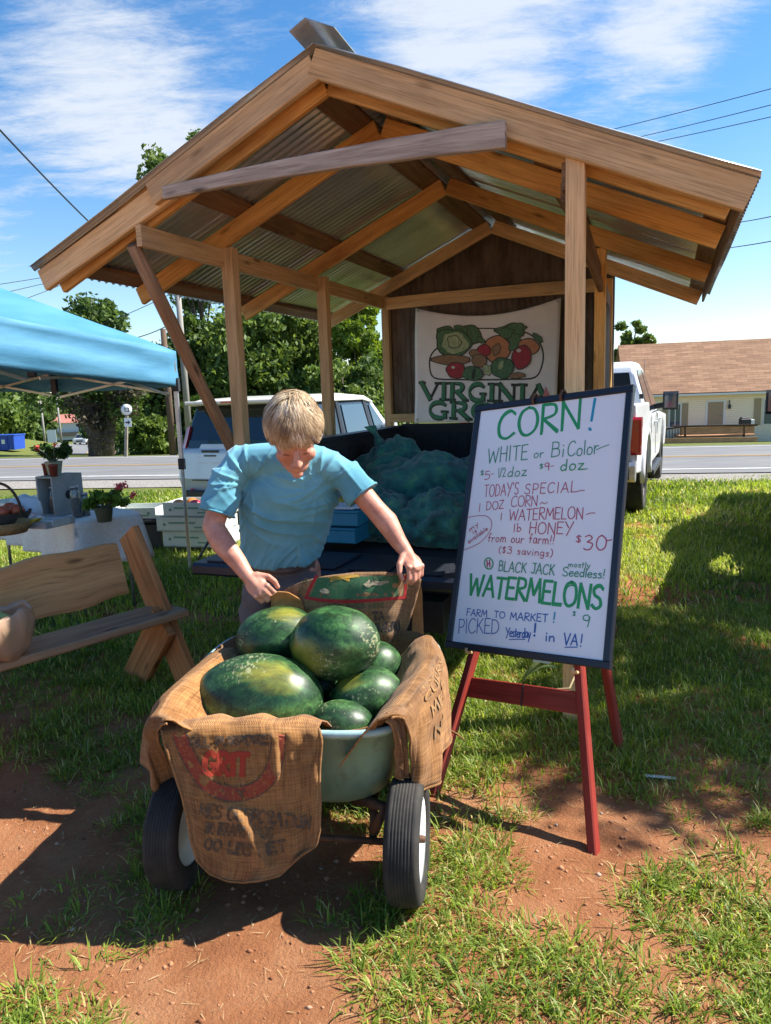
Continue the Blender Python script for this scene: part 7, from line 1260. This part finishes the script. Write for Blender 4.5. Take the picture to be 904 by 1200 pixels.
# fold of the sack near each hand
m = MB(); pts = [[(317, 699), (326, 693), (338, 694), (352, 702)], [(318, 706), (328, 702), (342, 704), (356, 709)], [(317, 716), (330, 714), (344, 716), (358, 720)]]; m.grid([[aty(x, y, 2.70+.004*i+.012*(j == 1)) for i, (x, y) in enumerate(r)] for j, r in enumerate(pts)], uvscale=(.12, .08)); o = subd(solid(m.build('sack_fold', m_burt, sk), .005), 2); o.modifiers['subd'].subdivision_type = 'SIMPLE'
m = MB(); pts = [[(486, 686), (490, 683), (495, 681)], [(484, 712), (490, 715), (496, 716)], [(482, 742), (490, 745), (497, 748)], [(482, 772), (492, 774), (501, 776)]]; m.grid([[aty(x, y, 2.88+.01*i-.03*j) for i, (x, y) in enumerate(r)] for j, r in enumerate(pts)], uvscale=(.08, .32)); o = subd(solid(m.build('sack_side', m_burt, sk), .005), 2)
m = MB(); m.tube([aty(x, y, 2.72) for x, y in ((284, 731), (281, 741), (280, 756), (284, 768))], .004, 6); o = m.build('sack_tie', m_rope); origin(o, aty(281, 745, 2.72)); tag(o, 'thin pale cord looped beside the back left watermelon', 'cord')

# small things on the grass behind the easel
b_ = atz(612, 800, 0.); b_[2] = gz(b_[0], b_[1]); t = thing('corn_stalk', 'cut green corn leaves lying on the grass behind the easel', 'plant', b_)
for k in range(5):
    a_ = rng.uniform(-.6, .9); d_ = V3(math.cos(a_), math.sin(a_)*.5, 0); m = MB(); P = [b_+d_*(.20*q)+V3(0, 0, .02+.16*q*(1.35-q)+.02*k*q) for q in np.linspace(0, 1, 8)]; sd = nrm(np.cross(d_, (0, 0, 1)))
    m.add([p+sd*sg*.016*math.sin(math.pi*(.12+.86*q)) for p, q in zip(P, np.linspace(0, 1, 8)) for sg in (1, -1)], [(2*i, 2*i+1, 2*i+3, 2*i+2) for i in range(7)]); solid(m.build('leaf', m_husk, t), .002)
c = atz(636, 772, .16); m = MB(); m.box(c, (.10, .004, .05), (nrm(V3(1, .1, -.2)), nrm(V3(-.1, 1, .2)), nrm(V3(.2, -.2, 1))), ch=.001); o = m.build('paper_tag', m_paper); origin(o, c); tag(o, 'white paper tag behind the easel crossbar above the cut corn leaves', 'tag')
c = atz(772, 912, .0); c[2] = gz(c[0], c[1])+.012; m = MB(); m.box(c, (.13, .018, .004), (nrm(V3(1, -.25, .0)), nrm(V3(.25, 1, 0)), V3(0, 0, 1)), ch=.001); o = m.build('plant_label', m_paper); origin(o, c); tag(o, 'thin white plastic strip lying in the grass right of the easel', 'litter')

# ------------------------------------------------------------------ the man bending over the cart
def cap(m, p0, p1, r0, r1, seg=16, n=5):
    # closed tapered capsule
    p0 = np.asarray(p0, float); p1 = np.asarray(p1, float); d = nrm(p1-p0); L_ = np.linalg.norm(p1-p0); prof = [(0.0004, -r0)]
    prof += [(r0*math.cos(a), -r0*math.sin(-a) if False else r0*math.sin(a)) for a in np.linspace(-math.pi/2, 0, n+1)[1:]]
    prof += [(r1*math.cos(a), L_+r1*math.sin(a)) for a in np.linspace(0, math.pi/2, n+1)[:-1]]+[(0.0004, L_+r1)]
    o = len(m.v); m.lathe(prof, p0, d, seg); k = len(prof); m.f.append(tuple(o+i for i in range(seg-1, -1, -1))); m.m.append(0); m.sm.append(True); m.uv.append(None); m.f.append(tuple(o+(k-1)*seg+i for i in range(seg))); m.m.append(0); m.sm.append(True); m.uv.append(None)
def chain(m, pts, rs, seg=16):
    for a, b_, r0, r1 in zip(pts[:-1], pts[1:], rs[:-1], rs[1:]): cap(m, a, b_, r0, r1, seg)
def loftring(m, rings, seg=28):
    vs = []; n = len(rings)
    for c, ax, ay, hw_, hd_ in rings:
        for k in range(seg): a = 2*math.pi*k/seg; vs.append(np.asarray(c)+np.asarray(ax)*hw_*math.copysign(abs(math.cos(a))**.85, math.cos(a))+np.asarray(ay)*hd_*math.copysign(abs(math.sin(a))**.85, math.sin(a)))
    fs = [(i*seg+k, i*seg+(k+1) % seg, (i+1)*seg+(k+1) % seg, (i+1)*seg+k) for i in range(n-1) for k in range(seg)]+[tuple(range(seg-1, -1, -1)), tuple((n-1)*seg+k for k in range(seg))]
    m.add(vs, fs, 0, None, True)
m_skin, nt, b = newmat('sunburnt_skin'); b.inputs['Roughness'].default_value = .5; b.inputs['Subsurface Weight'].default_value = .12; b.inputs['Subsurface Radius'].default_value = (.012, .005, .003); b.inputs['Subsurface Scale'].default_value = .6
n1 = N(nt, 'ShaderNodeTexNoise', i={'Scale': 16., 'Detail': 6, 'Roughness': .65}); L(nt, coords(nt, 'Object'), n1.inputs['Vector']); L(nt, ramp(nt, n1.outputs[0], [(.3, (.40, .155, .10)), (.5, (.52, .24, .165)), (.7, (.60, .33, .245))]), b.inputs['Base Color']); n2 = N(nt, 'ShaderNodeTexNoise', i={'Scale': 130., 'Detail': 4}); L(nt, coords(nt, 'Object'), n2.inputs['Vector']); bump(nt, b, n2.outputs[0], .25, .002)
man = thing('person', 'man in a light blue t-shirt bending over the cart, holding a burlap sack', 'person', (-.45, 3.12, 0))
shL, shR = aty(273, 537, 2.92), aty(392, 541, 2.92); elL, elR = aty(250, 617, 2.84), aty(441, 598, 2.86); wrL, wrR = aty(291, 676, 2.73), aty(477, 648, 2.78); nk = aty(345, 530, 2.90)
HC = aty(345, 509, 2.66); HU = nrm((.07, -.60, .80)); HF = nrm((.13, -.78, -.60)); HF = nrm(HF-HU*np.dot(HF, HU)); HR = np.cross(HF, HU); K = 1.09
hp = lambda x, y, z: HC+(HR*x+HF*y+HU*z)*K
m = MB(); E = lambda x, y, z, rx, ry, rz_: m.ell(hp(x, y, z), (rx*K, ry*K, rz_*K), (HR, HF, HU), 24, 14)
E(0, -.012, .038, .074, .094, .086); E(0, .035, -.028, .063, .064, .085); E(0, .052, -.082, .044, .044, .034); E(0, .088, -.100, .020, .018, .016)
cap(m, hp(0, .094, .004), hp(0, .118, -.036), .009*K, .0145*K, 10); E(.012, .106, -.040, .009, .010, .008); E(-.012, .106, -.040, .009, .010, .008)
for s in (-1, 1): E(s*.030, .083, .018, .027, .013, .009); E(s*.030, .080, -.003, .0135, .012, .010); E(s*.041, .066, -.030, .026, .026, .024); E(s*.0765, -.002, -.010, .010, .021, .032); E(s*.030, .086, -.006, .014, .0085, .0045)
E(0, .098, -.064, .023, .010, .0055); E(0, .096, -.076, .020, .010, .0065)
chain(m, [hp(0, -.015, -.05), (hp(0, -.03, -.10)+nk)/2, nk+V3(0, .02, -.03)], [.058, .060, .070], 18)
chain(m, [nk+V3(0, .03, -.05), shL+V3(.05, .02, -.02)], [.06, .040]); chain(m, [nk+V3(0, .03, -.05), shR+V3(-.05, .02, -.02)], [.06, .040])
hip = V3(-.46, 3.14, .86); chain(m, [nk+V3(0, .05, -.08), (nk+hip)/2+V3(0, .03, 0), hip], [.09, .10, .07])
for k in (-1, 1): chain(m, [hip+V3(k*.09, 0, -.02), hip+V3(k*.12, -.03, -.4), hip+V3(k*.11, .05, -.78)], [.07, .05, .04])
chain(m, [shL+V3(.05, .02, -.02), (shL+elL)/2+V3(0, .005, 0), elL], [.040, .047, .043], 18); chain(m, [elL, elL+(wrL-elL)*.3+V3(-.006, 0, -.004), elL+(wrL-elL)*.7, wrL], [.043, .047, .036, .027], 18)
chain(m, [shR+V3(-.05, .02, -.02), (shR+elR)/2, elR], [.040, .047, .043], 18); chain(m, [elR, elR+(wrR-elR)*.3+V3(.006, 0, .004), elR+(wrR-elR)*.7, wrR], [.043, .046, .035, .027], 18)
def hand(w, d, n, side, curl, spread=.018, scale=1.0, thumb=(.5, .6, .5)):
    d = nrm(d); n = nrm(np.asarray(n)-d*np.dot(n, d)); s = np.cross(d, n)*side   # s points to the thumb side
    k = scale; m.ell(w+d*.050*k, (.040*k, .052*k, .019*k), (s, d, n), 20, 12); cap(m, w, w+d*.05*k, .026*k, .024*k)
    for i, (off, ln_, r) in enumerate(((.030, 1.0, .0098), (.010, 1.08, .0102), (-.010, 1.0, .0096), (-.029, .82, .0086))):
        b_ = w+d*.088*k+s*off*k-d*abs(off-.005)*.25*k; ang = 0; p = b_; segs = [.042*ln_*k, .026*ln_*k, .021*ln_*k]; cap(m, w+d*.05*k+s*off*.75*k, b_, r*1.25*k, r*1.12*k, 12); m.ell(b_+n*.004*k, (r*1.2*k, r*1.25*k, r*1.15*k), (s, d, n), 12, 8)
        dr = nrm(d+s*spread*(1.5-i)*1.0)
        for j, L_ in enumerate(segs):
            ang += curl[j]*(1+.06*i); v = dr*math.cos(ang)-n*math.sin(ang); q = p+v*L_; cap(m, p, q, r*k*(1-.08*j), r*k*(1-.08*(j+1)), 12); p = q
    tb0 = w+d*.022*k+s*.028*k; t1 = tb0+nrm(d*.75+s*.65-n*.15)*.042*k; t2 = t1+nrm(d*.9+s*thumb[0]*.3-n*thumb[1])*.032*k; t3 = t2+nrm(d*.8-s*.25-n*thumb[2]*1.2)*.026*k
    cap(m, w+d*.015*k+s*.012*k, tb0, .020*k, .017*k, 12); cap(m, tb0, t1, .0155*k, .0125*k, 12); cap(m, t1, t2, .0125*k, .0112*k, 12); cap(m, t2, t3, .0112*k, .009*k, 12)
gL, gR = aty(316, 697, 2.70), aty(492, 668, 2.73)
hand(wrL, gL-wrL+V3(0, -.02, -.012), V3(-.25, -.75, .55), -1, (.75, .85, .5), scale=1.02)
hand(wrR, gR-wrR+V3(.0, -.05, -.01), V3(.35, -.62, .70), 1, (.85, .95, .6), scale=1.02)
body = m.build('body', m_skin, man); remesh(body, .0042, 3, .5)
# lowered lids and the mouth line as thin dark strokes
m_lash = M('lash', (.09, .04, .03), rough=.9)
for s in (-1, 1): m = MB(); m.tube([hp(s*(.018+.008*i), .0935-.002*abs(i-1.3), -.0085-.001*abs(i-1.5)) for i in range(4)], .0016, 5); m.build('lashes', m_lash, man)
m = MB(); m.tube([hp(.0215*q, .1035-.012*q*q, -.0702+.0015*q*q) for q in np.linspace(-1, 1, 9)], .0013, 5); m.build('mouth_line', m_lash, man)
m_hair = leafmat('sandy_hair', (.20, .125, .065), (.56, .42, .26), (.74, .63, .46), .15, .45)
m_brow = M('sandy_brow', (.30, .19, .10), rough=.9)
for s in (-1, 1): m = MB(); m.tube([hp(s*(.014+.012*i), .098-.004*i, .026+.003*math.sin(i)) for i in range(4)], [.004, .0045, .004, .002], 6); m.build('eyebrow', m_brow, man)
# hair: scalp cap and overlapping locks swept forward and sideways
m = MB(); hc_ = (0, -.012, .044); rad = np.array([.085, .105, .095]); vs = []; nu, nv_ = 48, 22
for i in range(nv_):
    ph = math.pi*.62*i/(nv_-1)
    for k in range(nu):
        th = 2*math.pi*k/nu; fr = max(0, math.sin(th)); lim = .62-.15*fr; p_ = ph/.62*lim; vs.append(hp(*(np.array(hc_)+rad*np.array([math.sin(p_)*math.cos(th), math.sin(p_)*math.sin(th), math.cos(p_)])*(1+.05*noise.noise(Vector((3*math.cos(th), 3*math.sin(th), i*.3)))))))
m.add(vs, [(i*nu+k, (i+1)*nu+k, (i+1)*nu+(k+1) % nu, i*nu+(k+1) % nu) for i in range(nv_-1) for k in range(nu)], 0, None, True); 
hair_root = m.build('hair', m_hair, man); at = hair_root.data.attributes.new('tint', 'FLOAT', 'POINT'); at.data.foreach_set('value', np.full(len(hair_root.data.vertices), .12, np.float32))
Vh, Fh, Th = [], [], []; o = 0; clump = [nrm(rng.normal(size=3)*[1, 1, .8]+[0, 0, .35]) for _ in range(210)]
for c in clump:
    if c[2] < -.42 or (c[1] > .45 and c[2] < .34): continue
    flow = nrm(V3(c[0]*.9+.30-.55*(c[1]+.3)+rng.normal(0, .3), .70-.3*abs(c[0])+.55*c[0], -.50-.5*abs(c[0]))+rng.normal(0, .20, 3)); tn0 = np.clip(rng.normal(.52, .28), .02, 1.); ln_ = rng.uniform(.065, .115)*(.7 if c[1] > .3 else 1.); lift = rng.uniform(.0, .16)
    for _ in range(44):
        d = nrm(c+rng.normal(0, .085, 3)); p = np.array(hc_)+rad*d*.98; pts = [p]; st = ln_*rng.uniform(.75, 1.2)/5; fl = nrm(flow+rng.normal(0, .10, 3))
        for k in range(1, 6):
            fl = nrm(fl+V3(0, .0, -.10)); q = pts[-1]+fl*st; e = (q-np.array(hc_))/rad; l = np.linalg.norm(e); tgt = 1.01+.06*math.sin(k/5*math.pi)+(lift*.8+rng.normal(0, .012))*k/5; q = np.array(hc_)+rad*e/l*max(tgt, min(l, 1.22)); pts.append(q)
        w_ = rng.uniform(.0008, .0019); tn = np.clip(tn0+rng.normal(0, .10), 0, 1)
        for k, q in enumerate(pts):
            t = nrm(pts[min(k+1, 5)]-pts[max(k-1, 0)]); s_ = nrm(np.cross(t, q-np.array(hc_))); ww = w_*(1-(k/5)**2*.85); Vh += [hp(*(q+s_*ww)), hp(*(q-s_*ww))]; Th += [tn, tn]
        Fh += [(o+2*k, o+2*k+1, o+2*k+3, o+2*k+2) for k in range(5)]; o += 12
lk = bigmesh('locks', Vh, Fh, m_hair, Th, smooth=True); adopt(lk, man); lk.parent = hair_root; XF[lk] = XF[man].copy()
# t-shirt
m_shirt, nt, b = newmat('blue_tshirt'); b.inputs['Roughness'].default_value = .75; b.inputs['Specular IOR Level'].default_value = .2; b.inputs['Sheen Weight'].default_value = .2
n1 = N(nt, 'ShaderNodeTexNoise', i={'Scale': 3.2, 'Detail': 3, 'Roughness': .5}); L(nt, coords(nt, 'Object', (1, 1, 1.2)), n1.inputs['Vector']); L(nt, ramp(nt, n1.outputs[0], [(.40, (.075, .265, .36)), (.54, (.125, .36, .47)), (.7, (.15, .40, .51))]), b.inputs['Base Color'])
n2 = N(nt, 'ShaderNodeTexNoise', i={'Scale': 260., 'Detail': 2}); L(nt, coords(nt, 'Object'), n2.inputs['Vector']); bump(nt, b, n2.outputs[0], .12, .002)
m = MB(); A = V3(1, -.03, 0); base = aty(329, 649, 3.10); topc = nk+V3(0, .03, -.055); sp_d = nrm(topc-base); dpt = nrm(np.cross(A, sp_d)); Ls = np.linalg.norm(topc-base); R3 = []
for t_, hw_, hd_, dx in ((0, .186, .122, 0), (.03, .188, .126, 0), (.22, .190, .132, -.002), (.45, .204, .140, -.006), (.65, .212, .142, -.006), (.82, .210, .125, -.006), (.93, .165, .100, 0), (1.0, .105, .080, 0), (1.05, .078, .066, 0)): R3.append((base+sp_d*Ls*t_+A*dx-dpt*0+V3(0, .02*math.sin(math.pi*t_), 0), A, dpt, hw_, hd_))
loftring(m, R3, 36); chain(m, [nk+V3(-.02, .03, -.03), shL+V3(.03, .015, -.012)], [.080, .068]); chain(m, [nk+V3(.02, .03, -.03), shR+V3(-.03, .015, -.012)], [.080, .068])
slL, slR = shL+(elL-shL)*.80, shR+(elR-shR)*.66; chain(m, [shL+V3(.03, .015, -.012), shL+(elL-shL)*.38+V3(0, .005, 0)], [.068, .068]); loftring(m, [(shL+(elL-shL)*q, nrm(np.cross(elL-shL, (0, 1, 0))), nrm(np.cross(np.cross(elL-shL, (0, 1, 0)), elL-shL)), r, r*.95) for q, r in ((.2, .064), (.45, .068), (.66, .070), (.80, .073))], 24)
chain(m, [shR+V3(-.03, .015, -.012), shR+(elR-shR)*.35], [.068, .068]); loftring(m, [(shR+(elR-shR)*q, nrm(np.cross(elR-shR, (0, 1, 0))), nrm(np.cross(np.cross(elR-shR, (0, 1, 0)), elR-shR)), r, r*.95) for q, r in ((.2, .064), (.42, .068), (.56, .070), (.68, .073))], 24)
sh = m.build('tshirt', m_shirt, man); remesh(sh, .0055, 14, .5); mroot = np.array(man.location)
axL, axR = shL+V3(.07, 0, -.10)-mroot, shR+V3(-.07, 0, -.10)-mroot
def rdg(a, b_, c): return (1-min(1., abs(noise.noise(Vector((a, b_, c))))*3.2))**2
def wr_(p, n):
    x, y, z = p[0]-.07, p[1], p[2]; ax_ = abs(x); sg = 1. if x > 0 else -1.; v = Vector(p); body_ = 1-sstep(.17, .24, ax_)
    low = sstep(1.10, .92, z) if False else 1-sstep(.92, 1.12, z); mid_ = sstep(.95, 1.08, z)*(1-sstep(1.30, 1.40, z))
    wx = .07*noise.noise(Vector((x*5, z*4, 2.2))); w = z-.55*math.sqrt(ax_*ax_+.004)+.16*x+wx; h = .0105*rdg(w*9.5, x*2.4+wx*6, 3.1)*mid_*(.35+.65*body_)+.006*rdg((w+.5*wx)*19, x*4, 9.4)*mid_*body_
    d = x+.45*(z-1.0)*sg+wx*1.2; h += .009*rdg(d*13., z*2.6, 7.7)*low+.005*rdg(d*27., z*4, 4.4)*low
    h += .008*rdg((z*.8+ax_*1.1)*13., y*5, 1.3+sg)*(1-body_)
    for a_, s_ in ((axL, 1), (axR, -1)):
        q = p-a_; r = np.linalg.norm(q); th = math.atan2(q[2], q[0]*s_); h += .009*math.exp(-((r-.11)/.07)**2)*rdg(th*1.9, r*3, 5.+s_)
    return h-.004+.003*noise.noise(v*9)
displace(sh, wr_)
m = MB(); cc_ = topc+sp_d*Ls*.012; m.tube([cc_+A*.084*math.cos(a)+dpt*.070*math.sin(a)+V3(0, 0, -.012*max(0, -math.sin(a)*np.sign(dpt[1]))) for a in np.linspace(0, 2*math.pi, 36, endpoint=False)], .006, 6, closed=True); m.build('collar', m_shirt, sh)
for el, shd, q in ((elL, shL, .80), (elR, shR, .68)): m = MB(); ax1 = nrm(np.cross(el-shd, (0, 1, 0))); ax2 = nrm(np.cross(ax1, el-shd)); m.tube([shd+(el-shd)*q+ax1*.0725*math.cos(a)+ax2*.069*math.sin(a) for a in np.linspace(0, 2*math.pi, 30, endpoint=False)], .0045, 6, closed=True); m.build('sleeve_hem', m_shirt, sh)
# trousers, shoes
m_trou = M('grey_brown_trousers', (.11, .085, .080), (.15, .12, .112), 12, .85, bmp=.2, bdist=.004, bscale=60)
m = MB(); A2 = V3(1, 0, 0); loftring(m, [(base+V3(0, .01, .05), A, dpt, .142, .108), (base+V3(0, .01, -.02), A, dpt, .150, .115), (base+V3(0, .015, -.12), A, V3(0, 1, 0), .162, .118), (base+V3(0, .015, -.20), A, V3(0, 1, 0), .155, .112)], 30)
kL, kR = V3(-.615, 3.06, .46), V3(-.345, 3.05, .46)
chain(m, [base+V3(-.085, .015, -.14), base+V3(-.115, .0, -.26), kL], [.088, .086, .072], 20); chain(m, [kL, V3(-.60, 3.10, .09)], [.072, .060], 20); chain(m, [base+V3(.080, .015, -.14), base+V3(.085, .0, -.26), kR], [.088, .086, .072], 20); chain(m, [kR, V3(-.35, 3.10, .09)], [.072, .060], 20)
tr_ = m.build('trousers', m_trou, man); remesh(tr_, .009, 4, .5); displace(tr_, lambda p, n: .008*noise.noise(Vector((p[0]*9, p[1]*9, p[2]*14)))+.004*math.sin(p[2]*60+p[0]*30))
for x in (-.60, -.35): m = MB(); m.ell((x, 3.03, .045), (.052, .14, .05), None, 20, 12); m.ell((x, 3.10, .075), (.045, .065, .06), None, 20, 12); o = m.build('shoe', m_black, man); remesh(o, .008, 3, .5)
